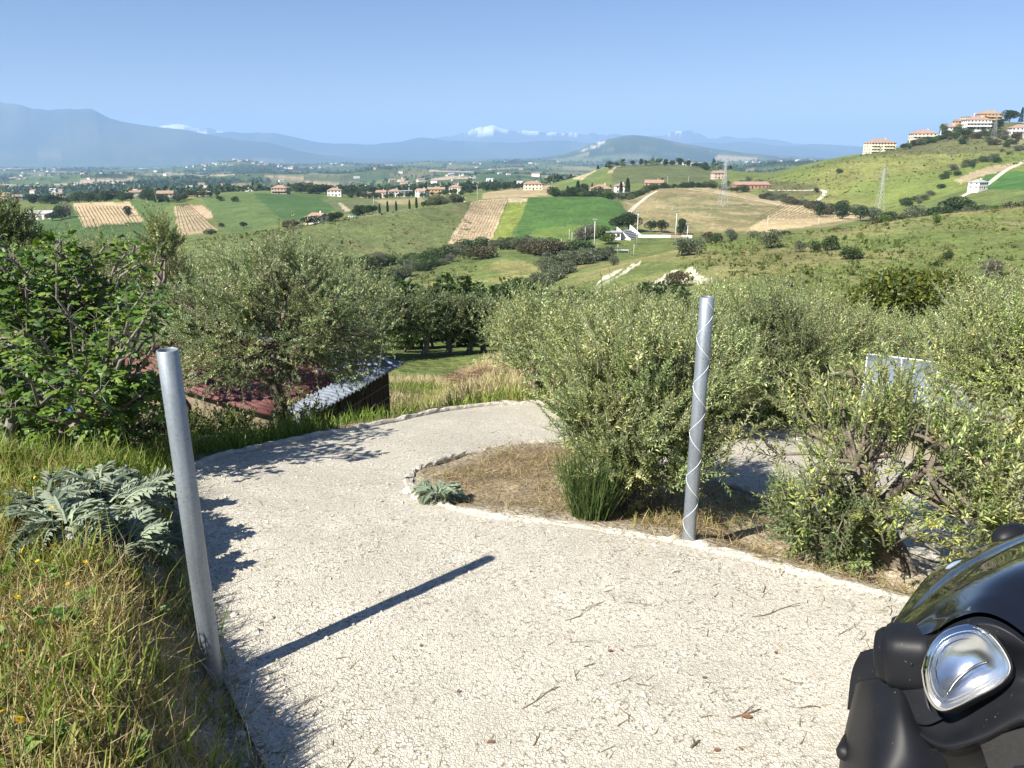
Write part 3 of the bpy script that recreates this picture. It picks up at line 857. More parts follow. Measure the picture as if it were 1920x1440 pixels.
def shrub_crown(seed, centre, radii, n_clumps, shoots, leaves, leaf_len, leaf_w, shoot_len=.32, clump_r=.20, up=.7, pal=OL_PAL, bottom=-.55,
                origin=None, limbs=4, trunk_r=.07, fill=.45, tip_pal=None, spread=.6, stems=1, twig_col=(.20, .20, .12), droop=0.0, bark_col=(.17, .15, .125), profile=None):
    """returns (trunk mesh data MB, crown arrays).  The crown is made of leafy shoots at the ends of branches."""
    if leaf_len < .1 and leaf_w / leaf_len < .29: leaf_w *= .80; leaves = int(leaves * 1.45)
    rs = np.random.default_rng(seed)
    centre = np.array(centre, float); radii = np.array(radii, float)
    origin = np.zeros(3) if origin is None else np.array(origin, float)
    # ends of the branches
    d = unit(rs.normal(0, 1, (n_clumps * 3, 3)))
    d = d[d[:, 2] > bottom][:n_clumps]
    r = rs.uniform(fill, 1.0, (len(d), 1)) ** .6
    lump = .62 + .76 * fbm(d[:, 0] * 1.7 + seed, d[:, 1] * 1.7 + d[:, 2] * 2.1, seed, 2)[:, None]
    ends = centre + d * r * radii * lump
    mb = MB()
    # trunk and limbs
    forks = []
    for st in range(stems):
        b0 = origin + (np.array([rs.normal(0, .10), rs.normal(0, .10), 0]) if stems > 1 else 0)
        top = centre + np.array([rs.normal(0, .12) * radii[0], rs.normal(0, .12) * radii[1], -radii[2] * .55])
        if top[2] < b0[2] + .15: top[2] = b0[2] + .15
        p = wobble(b0 - np.array([0, 0, .12]), top, rs, 8, .16)
        rad = np.linspace(trunk_r * 1.25, trunk_r * .75, 8); rad[0] *= 1.35
        mb.tube(p, list(rad / math.sqrt(stems)), 8)
        for li in range(max(2, limbs // stems)):
            a = 2 * math.pi * (li + rs.uniform(-.3, .3)) / max(2, limbs // stems) + st
            tip = centre + np.array([math.cos(a) * radii[0] * .45, math.sin(a) * radii[1] * .45, rs.uniform(-.25, .45) * radii[2]])
            q = wobble(p[-1 - (li % 2)], tip, rs, 7, .15)
            mb.tube(q, list(np.linspace(trunk_r * .62, trunk_r * .24, 7) / math.sqrt(stems)), 6)
            forks.append(q)
    FK = np.concatenate([q[2:] for q in forks])
    parts = []
    nodes = []
    for e in ends:
        dist = np.linalg.norm(FK - e, axis=1) + .5 * np.clip(FK[:, 2] - e[2], 0, None)
        a = FK[np.argmin(dist)]
        q = wobble(a, e, rs, 5, .13)
        mb.tube(q, list(np.linspace(trunk_r * .2, trunk_r * .07, 5)), 4, False)
        nodes.append(q[2]); nodes.append(q[3]); nodes.append(q[4])
    nodes = np.array(nodes)
    # leafy shoots
    ns = len(ends) * shoots
    wsel = np.concatenate([np.arange(len(ends)) * 3 + 2] * (shoots - shoots // 3) + [np.arange(len(ends)) * 3 + 1] * (shoots // 3))
    base = nodes[wsel] + rs.normal(0, clump_r * .55, (len(wsel), 3))
    out = unit((base - centre) / radii)
    sd = unit(out * spread + np.array([0, 0, up]) + rs.normal(0, .5, base.shape))
    sl = shoot_len * rs.uniform(.55, 1.3, len(base)) * (1 + .6 * (rs.random(len(base)) < .07) * (sd[:, 2] > .5))
    tip = base + sd * sl[:, None] + np.array([0, 0, -droop]) * sl[:, None]
    parts.append(twig_prisms(base - sd * .05, tip, np.full(len(base), .0035 + leaf_w * .08), twig_col))
    k = np.arange(leaves)
    t = (.08 + .92 * (k + .5) / leaves)
    B = base[:, None, :] + (tip - base)[:, None, :] * t[None, :, None]
    x = unit(np.cross(sd, np.array([.2, .35, .9]))); y = np.cross(sd, x)
    ang = k * (math.pi / 2) * (1 + 0 * k) + (k % 2) * math.pi
    ang = ang[None, :] + rs.uniform(0, 6.28, (len(base), 1)) + rs.normal(0, .35, (len(base), leaves))
    perp = x[:, None, :] * np.cos(ang)[..., None] + y[:, None, :] * np.sin(ang)[..., None]
    D = sd[:, None, :] * (.55 + .5 * t[None, :, None]) + perp * .8 + rs.normal(0, .12, B.shape)
    nl = len(base) * leaves
    B = B.reshape(-1, 3); D = D.reshape(-1, 3)
    L = leaf_len * rs.uniform(.6, 1.2, nl) * (1.05 - .35 * np.tile(t, len(base)))
    nrm = unit(np.array([0, 0, 1.]) + rs.normal(0, .45, (nl, 3)))
    cb = pick(rs, pal, len(base), .12)
    tint = np.stack([rs.uniform(.78, 1.28, len(ends)), rs.uniform(.80, 1.24, len(ends)), rs.uniform(.75, 1.3, len(ends))], -1) * .5 + rs.uniform(.74, 1.3, (len(ends), 1)) * .5
    cb = cb * tint[wsel // 3] * 1.06
    C = np.repeat(cb, leaves, 0) * (1 + rs.normal(0, .14, (nl, 1)))
    if tip_pal is not None:
        kk = (np.tile(t, len(base)) > .55)[:, None] * .8 * (np.repeat(rs.random(len(base)), leaves) < .7)[:, None]
        C = C * (1 - kk) + pick(rs, np.array(tip_pal), nl) * kk
    parts.append(leaf_quads(B, D, L, L * leaf_w / leaf_len, nrm, np.clip(C, .01, .8)))
    return mb, merge(parts)

m_bark = simple("olive_bark", (.15, .125, .095), .95, var=.45, scale=14, bump=1.0, bscale=45)
m_bark_pale = simple("fig_bark", (.20, .185, .155), .85, var=.3, scale=10, bump=.6, bscale=40)
m_olive = leaf_mat("olive_leaves", back=(.30, .32, .24), rough=.42, transl=.36, spec=.5)
m_green = leaf_mat("green_leaves", rough=.45, transl=.32, spec=.4)
m_dry = leaf_mat("grass_blades", rough=.6, transl=.35, spec=.25)

PROTO = {}
def plant(kind, label, cat, name, loc, rz=0.0, sc=1.0, group=None, mats=None):
    "a tree as a thing: trunk and crown"
    tm, cm = PROTO[kind]
    t = thing(name, label, cat, loc, rz, group)
    t.scale = (sc, sc, sc) if not hasattr(sc, '__len__') else sc
    if tm is not None: link("trunk", tm, t)
    link("crown", cm, t)
    return t

def proto(kind, bark, leafm, **kw):
    mb, (v, f, c) = shrub_crown(**kw)
    PROTO[kind] = (mb.mesh(kind + "_trunk", bark, True), np_mesh(kind + "_crown", v, f, leafm, c))

# ------------------------------------------------------------------ leaf-clump trees for the distance
def clump_tree(kind, seed, h, r, lobes, n, leaf, pal, mat, trunk_r=.12, low=.08, shape='round', bark=None, aspect=1.0, twigs=0):
    rs = np.random.default_rng(seed)
    mb = MB()
    th = h * (low + .22)
    mb.tube([(0, 0, -.6), (rs.normal(0, .02) * h, rs.normal(0, .02) * h, th * .6), (rs.normal(0, .03) * h, rs.normal(0, .03) * h, th + h * .2)], [trunk_r * 1.2, trunk_r, trunk_r * .6], 6)
    if shape == 'cypress':
        t = rs.random(n) ** .8
        a = rs.uniform(0, 6.283, n)
        rr = r * np.sin(np.clip(t, .02, 1) ** .55 * math.pi * .97 + .03) ** .7 * rs.uniform(.6, 1.05, n) ** .5
        P = np.column_stack([rr * np.cos(a), rr * np.sin(a), h * (.03 + .97 * t)])
        D = np.column_stack([np.cos(a) * .35, np.sin(a) * .35, np.ones(n)]) + rs.normal(0, .2, (n, 3))
        hint = np.column_stack([np.cos(a), np.sin(a), .3 * np.ones(n)])
    elif shape == 'conifer':
        t = rs.random(n)
        a = rs.uniform(0, 6.283, n)
        lay = np.abs(np.mod(t * 9, 1) - .5) * 2
        rr = r * (1 - t) ** .8 * (.45 + .55 * lay) * rs.uniform(.3, 1.0, n) ** .5
        P = np.column_stack([rr * np.cos(a), rr * np.sin(a), h * (.1 + .9 * t)])
        D = np.column_stack([np.cos(a), np.sin(a), .1 * np.ones(n)]) + rs.normal(0, .25, (n, 3))
        hint = np.array([0, 0, 1.]) + rs.normal(0, .3, (n, 3))
    else:
        cz = h * (low + (1 - low) * .52)
        lc = unit(rs.normal(0, 1, (lobes, 3))) * rs.uniform(.35, .75, (lobes, 1)) * np.array([r, r * aspect, h * (1 - low) * .45]) + np.array([0, 0, cz])
        lr = rs.uniform(.36, .58, lobes) * r
        k = rs.integers(0, lobes, n)
        d = unit(rs.normal(0, 1, (n, 3)) + np.array([0, 0, .25]))
        P = lc[k] + d * (lr[k] * rs.uniform(.55, 1.06, n) ** .6)[:, None] * np.array([1, 1, .86])
        P[:, 2] = np.maximum(P[:, 2], h * low * .4)
        D = d + rs.normal(0, .7, (n, 3)); hint = d + rs.normal(0, .6, (n, 3))
        for q in range(lobes):
            mb.tube([(0, 0, th * .8), tuple(lc[q] * np.array([.5, .5, .8])), tuple(lc[q])], [trunk_r * .6, trunk_r * .35, trunk_r * .15], 4, False)
    L = leaf * rs.uniform(.6, 1.35, n)
    C = pick(rs, np.array(pal), n, .2)
    v, f, c = leaf_quads(P, D, L, L * .36, hint, C, .2)
    if twigs:
        e = P[:twigs]; b = e * np.array([.6, .6, .75])
        v, f, c = merge([(v, f, c), twig_prisms(b, e, np.full(len(e), leaf * .05), (.20, .17, .15))])
    PROTO[kind] = (mb.mesh(kind + "_trunk", bark or m_bark, True), np_mesh(kind + "_crown", v, f, mat, c))

DK = [[.036, .062, .022], [.050, .082, .027], [.066, .102, .032], [.046, .072, .030]]
MD = [[.045, .080, .024], [.060, .100, .028], [.078, .120, .034], [.050, .075, .026]]
LT = [[.085, .140, .030], [.105, .165, .034], [.125, .185, .038], [.075, .120, .030]]
OLF = [[.085, .105, .055], [.110, .132, .070], [.135, .155, .085], [.07, .09, .045]]
BR = [[.115, .085, .05], [.10, .095, .045], [.075, .085, .035], [.13, .10, .06]]
GY = [[.17, .15, .13], [.20, .18, .155], [.145, .125, .105], [.13, .125, .085]]
for i in range(3):
    clump_tree("oak%d" % i, 100 + i, 8.0, 3.9, 9, 2600, .50, DK, m_green, .22, .06)
    clump_tree("bush%d" % i, 110 + i, 4.0, 2.6, 8, 1700, .36, MD, m_green, .10, .02)
    clump_tree("fresh%d" % i, 120 + i, 6.5, 3.3, 8, 2000, .46, LT, m_green, .16, .04)
    clump_tree("farolive%d" % i, 130 + i, 4.6, 2.9, 8, 2200, .34, OLF, m_olive, .16, .05)
    clump_tree("small%d" % i, 140 + i, 7.0, 3.5, 6, 360, 1.05, DK + MD, m_green, .2, .04)
clump_tree("cypress0", 150, 9.0, .95, 1, 1100, .60, DK, m_green, .12, shape='cypress')
clump_tree("conifer0", 151, 15.0, 3.6, 1, 2200, .95, DK, m_green, .22, shape='conifer')
clump_tree("brown0", 152, 3.2, 2.6, 8, 1600, .34, BR, m_green, .08, .02)
clump_tree("bare0", 153, 4.2, 2.6, 9, 700, .30, GY, m_green, .10, .03, twigs=500)
# ================================================================== NEAR TREES
OL_TIP = [[.26, .30, .10], [.30, .34, .11], [.23, .27, .10]]
OL_GREY = 2.15 * np.array([[.070, .098, .044], [.098, .128, .058], [.13, .162, .078], [.165, .195, .10], [.19, .22, .12]])
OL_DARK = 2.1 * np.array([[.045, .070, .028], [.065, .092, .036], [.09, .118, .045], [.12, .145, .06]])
OL_YEL = 2.0 * np.array([[.10, .135, .04], [.15, .185, .055], [.20, .235, .075], [.25, .28, .09]])

def near_tree(name, label, cat, base_u, Y, c_uv, half, depth, seed, pal, bark=None, leafm=None, group=None, base_Y=None, **kw):
    bY = base_Y or Y
    s = sside(base_u, 720)
    for _ in range(5):
        g = ground(s * bY, bY); uu, vv = to_uv(s * bY, bY, g); s += (base_u - uu) / 1400.0
    base = np.array([s * bY, bY, ground(s * bY, bY)])
    c = np.array(at(c_uv[0], c_uv[1], Y)) - base
    k = Y / 1400.0
    radii = (half[0] * k, depth, half[1] * k)
    mb, (v, f, cc) = shrub_crown(seed=seed, centre=c, radii=radii, pal=pal, **kw)
    t = thing(name, label, cat, tuple(base), 0, group)
    mb.build("trunk", bark or m_bark, t, True)
    link("crown", np_mesh(name + "_crown", v, f, leafm or m_olive, cc), t)
    return t

OLG = "olive trees around the drive"
# left, in front of the hut
near_tree("olive_tree", "grey-green olive tree in front of the red-roofed hut, dark trunk", "olive tree", 462, 10.4, (515, 618), (205, 138), 1.3, 301, OL_GREY, group=OLG,
          n_clumps=165, shoots=17, leaves=18, leaf_len=.05, leaf_w=.011, shoot_len=.30, clump_r=.165, trunk_r=.10, limbs=5, bottom=-.72, droop=.25, up=.45, fill=.3)
near_tree("olive_tree", "tall olive tree with one high shoot, behind the fig tree", "olive tree", 255, 13.0, (270, 560), (100, 84), 1.2, 302, OL_GREY, group=OLG,
          n_clumps=90, shoots=12, leaves=16, leaf_len=.062, leaf_w=.0145, shoot_len=.36, clump_r=.24, trunk_r=.11, tip_pal=OL_TIP)
near_tree("olive_tree", "narrow silvery olive leader rising above the left-hand olives", "olive tree", 312, 12.6, (304, 458), (17, 46), .2, 303, OL_GREY, group=OLG,
          n_clumps=22, shoots=8, leaves=16, leaf_len=.058, leaf_w=.014, shoot_len=.22, clump_r=.12, trunk_r=.05, tip_pal=OL_TIP, up=1.1)
near_tree("olive_tree", "pale olive tree beyond the fig tree, under the far vineyard", "olive tree", 120, 14.5, (125, 532), (100, 58), 1.3, 304, OL_GREY, group=OLG,
          n_clumps=80, shoots=11, leaves=15, leaf_len=.068, leaf_w=.0165, shoot_len=.38, clump_r=.26, trunk_r=.11, tip_pal=OL_TIP)
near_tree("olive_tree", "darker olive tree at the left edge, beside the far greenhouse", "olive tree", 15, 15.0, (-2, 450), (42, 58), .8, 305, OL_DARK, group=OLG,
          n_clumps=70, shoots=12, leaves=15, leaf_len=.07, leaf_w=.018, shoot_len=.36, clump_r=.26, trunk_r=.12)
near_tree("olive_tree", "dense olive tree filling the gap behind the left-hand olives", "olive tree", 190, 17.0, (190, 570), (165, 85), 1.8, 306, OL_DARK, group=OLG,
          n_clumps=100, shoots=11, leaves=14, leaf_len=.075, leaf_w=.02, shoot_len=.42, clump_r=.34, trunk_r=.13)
near_tree("olive_tree", "rounded olive tree just behind the hut's metal roof", "olive tree", 655, 15.5, (640, 580), (92, 66), 1.3, 307, OL_GREY, group=OLG,
          n_clumps=80, shoots=12, leaves=15, leaf_len=.066, leaf_w=.016, shoot_len=.36, clump_r=.25, trunk_r=.11, tip_pal=OL_TIP)
near_tree("olive_tree", "bluish olive tree behind the hut, between the two larger crowns", "olive tree", 480, 16.5, (470, 560), (130, 55), 1.3, 308, OL_GREY, group=OLG,
          n_clumps=80, shoots=11, leaves=14, leaf_len=.07, leaf_w=.018, shoot_len=.4, clump_r=.28, trunk_r=.12)
# island and beyond
near_tree("olive_tree", "big leafy olive tree on the straw island beside the drive", "olive tree", 1160, 5.5, (1195, 768), (168, 160), .72, 311, OL_PAL, group=OLG, base_Y=5.0,
          n_clumps=125, shoots=19, leaves=24, leaf_len=.041, leaf_w=.0080, shoot_len=.25, clump_r=.105, trunk_r=.06, limbs=5, bottom=-.9, up=.95, tip_pal=OL_TIP, stems=2, fill=.25)
near_tree("olive_tree", "silvery olive tree standing just past the island, left of the spiral-marked pole", "olive tree", 1090, 9.5, (1150, 680), (125, 80), 1.1, 312, OL_PAL, group=OLG,
          n_clumps=85, shoots=16, leaves=18, leaf_len=.052, leaf_w=.0115, shoot_len=.33, clump_r=.16, trunk_r=.09, up=1.0, tip_pal=OL_TIP)
near_tree("olive_tree", "olive tree behind the spiral-marked pole, pale upright shoots", "olive tree", 1285, 9.0, (1285, 700), (105, 95), 1.0, 313, OL_PAL, group=OLG,
          n_clumps=74, shoots=16, leaves=18, leaf_len=.052, leaf_w=.0115, shoot_len=.33, clump_r=.15, trunk_r=.09, up=1.0, tip_pal=OL_TIP)
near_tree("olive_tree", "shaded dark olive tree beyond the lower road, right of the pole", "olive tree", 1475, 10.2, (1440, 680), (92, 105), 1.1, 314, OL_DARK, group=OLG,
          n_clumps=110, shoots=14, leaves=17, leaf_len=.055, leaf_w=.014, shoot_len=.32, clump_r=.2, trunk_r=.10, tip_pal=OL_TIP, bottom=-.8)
near_tree("olive_tree", "tall-tipped olive tree in front of the yellow-green thicket", "olive tree", 1540, 13.5, (1525, 640), (95, 62), 1.2, 315, OL_PAL, group=OLG,
          n_clumps=80, shoots=12, leaves=15, leaf_len=.062, leaf_w=.015, shoot_len=.42, clump_r=.22, trunk_r=.10, up=1.1, tip_pal=OL_TIP)
near_tree("olive_tree", "low olive tree above the plastic greenhouse", "olive tree", 1690, 16.0, (1690, 662), (110, 36), 1.4, 316, OL_PAL, group=OLG,
          n_clumps=80, shoots=11, leaves=14, leaf_len=.068, leaf_w=.017, shoot_len=.38, clump_r=.26, trunk_r=.10, tip_pal=OL_TIP)
near_tree("olive_tree", "large olive tree at the right edge, beside the plastic greenhouse", "olive tree", 1890, 8.2, (1910, 712), (98, 118), 1.1, 317, OL_YEL, group=OLG,
          n_clumps=130, shoots=15, leaves=18, leaf_len=.052, leaf_w=.0125, shoot_len=.30, clump_r=.18, trunk_r=.09, bottom=-.85, tip_pal=OL_TIP)
near_tree("olive_tree", "bright olive tree behind the right-edge olive, highest on the right", "olive tree", 1890, 11.5, (1890, 610), (80, 50), 1.0, 318, OL_PAL, group=OLG,
          n_clumps=60, shoots=12, leaves=15, leaf_len=.06, leaf_w=.0145, shoot_len=.36, clump_r=.2, trunk_r=.09, up=1.0, tip_pal=OL_TIP)
near_tree("olive_tree", "open twisted olive tree by the car, curved bare limbs showing", "olive tree", 1690, 4.55, (1672, 878), (235, 180), .8, 319, OL_YEL, group=OLG, base_Y=4.35,
          n_clumps=76, shoots=7, leaves=16, leaf_len=.050, leaf_w=.0095, shoot_len=.27, clump_r=.12, trunk_r=.095, limbs=6, bottom=-.55, up=.9, tip_pal=OL_TIP, fill=.3, stems=2)
near_tree("olive_tree", "leafy low olive growth between the twisted olive and the car", "olive tree", 1840, 4.1, (1880, 930), (110, 110), .5, 320, OL_PAL, group=OLG,
          n_clumps=40, shoots=7, leaves=16, leaf_len=.050, leaf_w=.0095, shoot_len=.24, clump_r=.12, trunk_r=.045, bottom=-.9, up=.9, tip_pal=OL_TIP, fill=.3)
near_tree("olive_shoots", "young olive suckers beside the trunk of the twisted olive", "sapling", 1560, 4.45, (1560, 985), (85, 60), .3, 321, OL_DARK,
          n_clumps=30, shoots=9, leaves=15, leaf_len=.052, leaf_w=.0115, shoot_len=.22, clump_r=.10, trunk_r=.022, bottom=-.9, up=.8, fill=.3, stems=3, base_Y=4.3)
# a second rank of olives that fills the view between them
for i, (u, Y, v, ru, rv, pal, lab) in enumerate([
        (1010, 15, 622, 90, 36, OL_PAL, "olive tree far behind the island, left of its crown"),
        (1190, 17, 602, 90, 32, OL_PAL, "olive tree far behind the island, above its crown"),
        (1375, 16, 602, 80, 40, OL_PAL, "olive tree in the row behind, right of the pole top"),
        (1450, 20, 590, 75, 34, OL_PAL, "farther olive tree under the eroded hillside"),
        (1600, 19, 640, 80, 28, OL_YEL, "olive tree under the yellow-green thicket"),
        (1800, 17, 655, 85, 32, OL_PAL, "olive tree between greenhouse and thicket"),
        (1005, 11.5, 645, 42, 52, OL_PAL, "slim olive tree at the end of the dry grass field")]):
    near_tree("olive_tree", lab, "olive tree", u, Y, (u, v), (ru, rv), 1.2, 340 + i, pal, group=OLG,
              n_clumps=60, shoots=11, leaves=14, leaf_len=.07, leaf_w=.0175, shoot_len=.4, clump_r=.26, trunk_r=.09, up=1.0, tip_pal=OL_TIP)

# dark weeds in front of the hut and under the fig tree
for i, (u, v, ru, rv, Y, lab) in enumerate([(330, 822, 60, 22, 9.2, "dark weedy bush in shade before the hut's rubble wall"), (235, 818, 85, 40, 7.8, "dark bramble under the fig tree, beside the old tank"), (420, 822, 50, 24, 9.6, "low dark bush at the foot of the olive by the hut"), (560, 808, 55, 26, 10.2, "weeds at the near end of the cane wall"), (20, 800, 60, 40, 7.2, "dark bramble round the fig tree's trunk")]):
    near_tree("bramble", lab, "bush", u, Y, (u, v), (ru, rv), .35, 370 + i, np.array([[.045, .075, .022], [.065, .10, .028], [.09, .13, .034], [.12, .15, .04]]), leafm=m_green,
              n_clumps=34, shoots=9, leaves=12, leaf_len=.055, leaf_w=.018, shoot_len=.22, clump_r=.13, trunk_r=.02, bottom=-.9, up=.7, stems=3)

# ------------------------------------------------------------------ fig tree
def fig_leaf_mesh(seed):
    rs = random.Random(seed)
    # five rounded lobes, folded along the middle rib
    pts = []
    lob = [(-2.35, .42), (-1.30, .78), (0, 1.0), (1.30, .78), (2.35, .42)]
    out = []
    for i, (a, r) in enumerate(lob):
        for da, k in ((-.26, .82), (0, 1.0), (.26, .82)):
            out.append((a * .62 + da * .9, r * k * rs.uniform(.92, 1.08)))
        if i < 4:
            am = (a + lob[i + 1][0]) * .5 * .62
            out.append((am, min(r, lob[i + 1][1]) * .62))
    for a, r in out:
        x = math.sin(a) * r; y = math.cos(a) * r + .12
        pts.append((x * .5, y * .5, -abs(x) * .12 - (y * .45) ** 2 * .35 + .05 * math.sin(a * 5)))
    v = [(0, 0, 0), (0, .22, .0)] + pts
    n = len(pts)
    f = [(1, 2 + i + 1, 2 + i) for i in range(n - 1)] + [(0, 1, 2), (0, 2 + n - 1, 1)]
    return np.array(v), np.array(f)

def fig_tree():
    rs = np.random.default_rng(77)
    base = Vector((sside(12, 800) * 6.4, 6.4, 0)); base.z = ground(base.x, base.y)
    t = thing("fig_tree", "fig tree with broad lobed leaves and pale spreading branches at the left edge", "fig tree", base)
    mb = MB(); nodes = []
    ends_px = [(q_[0] - 28, q_[1] + 6) for q_ in [(150, 500), (255, 560), (200, 640), (290, 700), (60, 540), (-60, 520), (230, 760), (100, 620), (-40, 640), (180, 700), (290, 620), (20, 480), (120, 480), (300, 735), (200, 520), (80, 700), (60, 740), (140, 800), (220, 700), (30, 700), (-20, 760), (100, 770), (60, 800), (210, 800), (250, 500), (70, 490), (10, 540), (170, 590), (-60, 450), (240, 680), (110, 660), (280, 560), (30, 650), (160, 480), (-90, 580), (240, 600), (130, 560), (170, 760), (30, 600)]]
    b = np.array(base)
    fork = np.array([0.05, 0, .22])
    mb.tube([(0, 0, -.2), (.0, .02, .05), tuple(fork)], [.13, .10, .085], 8)
    mains = []
    for k, (u, v, Y) in enumerate([(110, 690, 6.5), (200, 770, 6.2), (30, 600, 6.7), (140, 600, 6.9), (-60, 660, 6.3)]):
        e = np.array(at(u, v, Y)) - b
        q = wobble(fork, e, rs, 9, .14)
        mb.tube(q, list(np.linspace(.065, .028, 9)), 7); mains.append(q)
    MP = np.concatenate([q[3:] for q in mains])
    P, D, S = [], [], []
    for u, v in ends_px:
        for r_ in range(5):
            e = np.array(at(u + rs.normal(0, 26), v + rs.normal(0, 22), 6.4 + rs.normal(-.1, .42))) - b
            a = MP[np.argmin(np.linalg.norm(MP - e, axis=1) + .4 * np.clip(MP[:, 2] - e[2], 0, None))]
            q = wobble(a, e, rs, 7, .14)
            mb.tube(q, list(np.linspace(.020, .009, 7)), 5, False)
            dd = unit(q[-1] - q[-3])
            for j in range(15):
                kx = q[rs.integers(2, 7)] if j > 7 else q[-1] - dd * .02 * j
                ang = j * 2.4 + rs.uniform(0, 1)
                x = unit(np.cross(dd, np.array([.3, .2, .9]))); y = np.cross(dd, x)
                o = x * math.cos(ang) + y * math.sin(ang)
                dirn = unit(o * .9 + dd * .35 + np.array([0, 0, .15]))
                pl = rs.uniform(.05, .11)
                P.append(kx + dirn * pl); D.append(unit(dirn * np.array([1, 1, .5]) + np.array([0, 0, -.15])))
                S.append(rs.uniform(.07, .135) * (1 if j > 3 else .75))
                if j % 2 == 0:
                    mb.tube([tuple(kx), tuple(kx + dirn * pl)], .003, 3, False)
    mb.build("trunk", m_bark_pale, t, True)
    P = np.array(P); D = np.array(D); S = np.array(S)
    pal = np.array([[.058, .115, .024], [.085, .16, .028], [.12, .205, .034], [.18, .265, .046]])
    meshes = []
    for k in range(8):
        v, f = fig_leaf_mesh(k)
        c = pal[k % 4] * (1 + .12 * (k // 4))
        meshes.append((v, f, np_mesh("fig_leaf", v, f, m_green, np.tile(c, (len(v), 1)))))
    # leaves nearest to the eye get objects of their own
    W = P + b
    uu, vv = to_uv(W[:, 0], W[:, 1], W[:, 2])
    dist = np.linalg.norm(W - np.array([0, 0, EYE]), axis=1) / S
    seen = (uu > -10) & (uu < 400)
    order = np.argsort(np.where(seen, dist, dist + 100))
    parts = []
    for rank, i in enumerate(order):
        k = int(rs.integers(0, 8))
        Y_ = unit(D[i]); up = unit(np.array([0, 0, 1.]) + rs.normal(0, .38, 3)); X_ = unit(np.cross(Y_, up)); Z_ = np.cross(X_, Y_)
        R = np.column_stack([X_, Y_, Z_]) * S[i] * 1.55
        v, f, me = meshes[k]
        if rank < 300:
            o = link("leaf", me, t)
            M = Matrix(((*R[0], P[i][0]), (*R[1], P[i][1]), (*R[2], P[i][2]), (0, 0, 0, 1)))
            o.matrix_basis = M
        else:
            parts.append((v @ R.T + P[i], f, np.tile(pick(rs, pal, 1, .1), (len(v), 1))))
    v, f, c = merge(parts)
    link("foliage", np_mesh("fig_foliage", v, f, m_green, c), t, kind="stuff")
fig_tree()

# ------------------------------------------------------------------ cardoons
def cardoon_leaf(seed, L):
    rs = np.random.default_rng(seed)
    V, Fc, Cc = [], [], []
    n = 11
    t = np.linspace(0, 1, n)
    rise = rs.uniform(.45, .95); curl = rs.uniform(.6, 1.6)
    ry = L * (t * .85); rz = L * (rise * t - curl * t ** 2 * .85)
    def rib(i, f=0.): 
        i2 = min(i + 1, n - 1)
        return np.array([0, ry[i] * (1 - f) + ry[i2] * f, rz[i] * (1 - f) + rz[i2] * f])
    base = np.array([.215, .265, .185]) * rs.uniform(.85, 1.2)
    for i in range(n - 1):
        a, b_ = rib(i), rib(i + 1); w = .016 * L / .5 * (1 - t[i] * .8)
        k = len(V); V += [a + [-w, 0, .004], a + [w, 0, .004], b_ + [w * .9, 0, .004], b_ + [-w * .9, 0, .004]]
        Fc.append((k, k + 1, k + 2, k + 3)); Cc += [base * 1.35] * 4
        if i < 1: continue
        ln = L * .30 * math.sin(min(t[i] * 1.05 + .12, 1) * math.pi) ** .8 + .02
        for sg in (-1, 1):
            for q in range(2):
                f0 = q * .5
                p = rib(i, f0)
                d = np.array([sg * .8, .65, rs.uniform(-.1, .35)]); d /= np.linalg.norm(d)
                l2 = ln * (1 if q == 0 else .62) * rs.uniform(.8, 1.15)
                m_ = p + d * l2 * .5 + np.array([0, .018 * L / .5 + .012, .01])
                m2 = p + d * l2 * .45 - np.array([0, .014, -.004])
                k = len(V); V += [p, m2, p + d * l2 + np.array([0, 0, -.03 * l2 / .1 * .3]), m_]
                Fc.append((k, k + 1, k + 2, k + 3)); Cc += [base * rs.uniform(.8, 1.15)] * 4
    return np.array(V), np.array(Fc), np.array(Cc)
m_cardoon = leaf_mat("cardoon_leaves", back=(.26, .29, .22), rough=.6, transl=.18, spec=.25)
CL = [np_mesh("cardoon_leaf", *cardoon_leaf(500 + k, .29)[:2], m_cardoon, cardoon_leaf(500 + k, .29)[2]) for k in range(9)]
CARD_POS = []
def cardoon(x, y, n, size, label, seed, spread=.10):
    rs = random.Random(seed); CARD_POS.append((x, y, size))
    t = thing("cardoon", label, "cardoon", (x, y, ground(x, y)))
    n = int(n * 1.7)
    for k in range(n):
        o = link("leaf", CL[k % len(CL)], t)
        a = k * 2.399 + rs.uniform(-.3, .3)
        el = rs.uniform(-.55, .28)
        r = spread * rs.uniform(.2, 1)
        o.location = (math.cos(a) * r, math.sin(a) * r, .02 + .06 * rs.random())
        o.rotation_euler = (el * .9, rs.uniform(-.35, .35), a - math.pi / 2)
        sc = size * rs.uniform(.55, 1.15); o.scale = (sc, sc, sc)
    return t
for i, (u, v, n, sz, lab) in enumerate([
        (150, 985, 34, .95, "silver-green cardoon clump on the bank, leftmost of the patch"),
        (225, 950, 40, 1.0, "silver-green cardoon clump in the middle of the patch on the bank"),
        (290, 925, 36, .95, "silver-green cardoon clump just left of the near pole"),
        (255, 1030, 32, .85, "low cardoon clump spilling onto the gravel below the others"),
        (310, 1010, 26, .70, "small cardoon clump at the gravel edge beside the near pole"),
        (205, 905, 26, .85, "cardoon clump at the back of the patch, before the grass"),
        (110, 940, 18, .75, "grey cardoon clump in the shade at the back of the bank")]):
    p = on_ground(u - 22, v + 18, 2.5, 9)
    cardoon(p.x, p.y, n, sz, lab, 900 + i)
cardoon(-.56, 5.28, 24, .72, "blue-grey cardoon alone at the tip of the straw island", 950, .06)

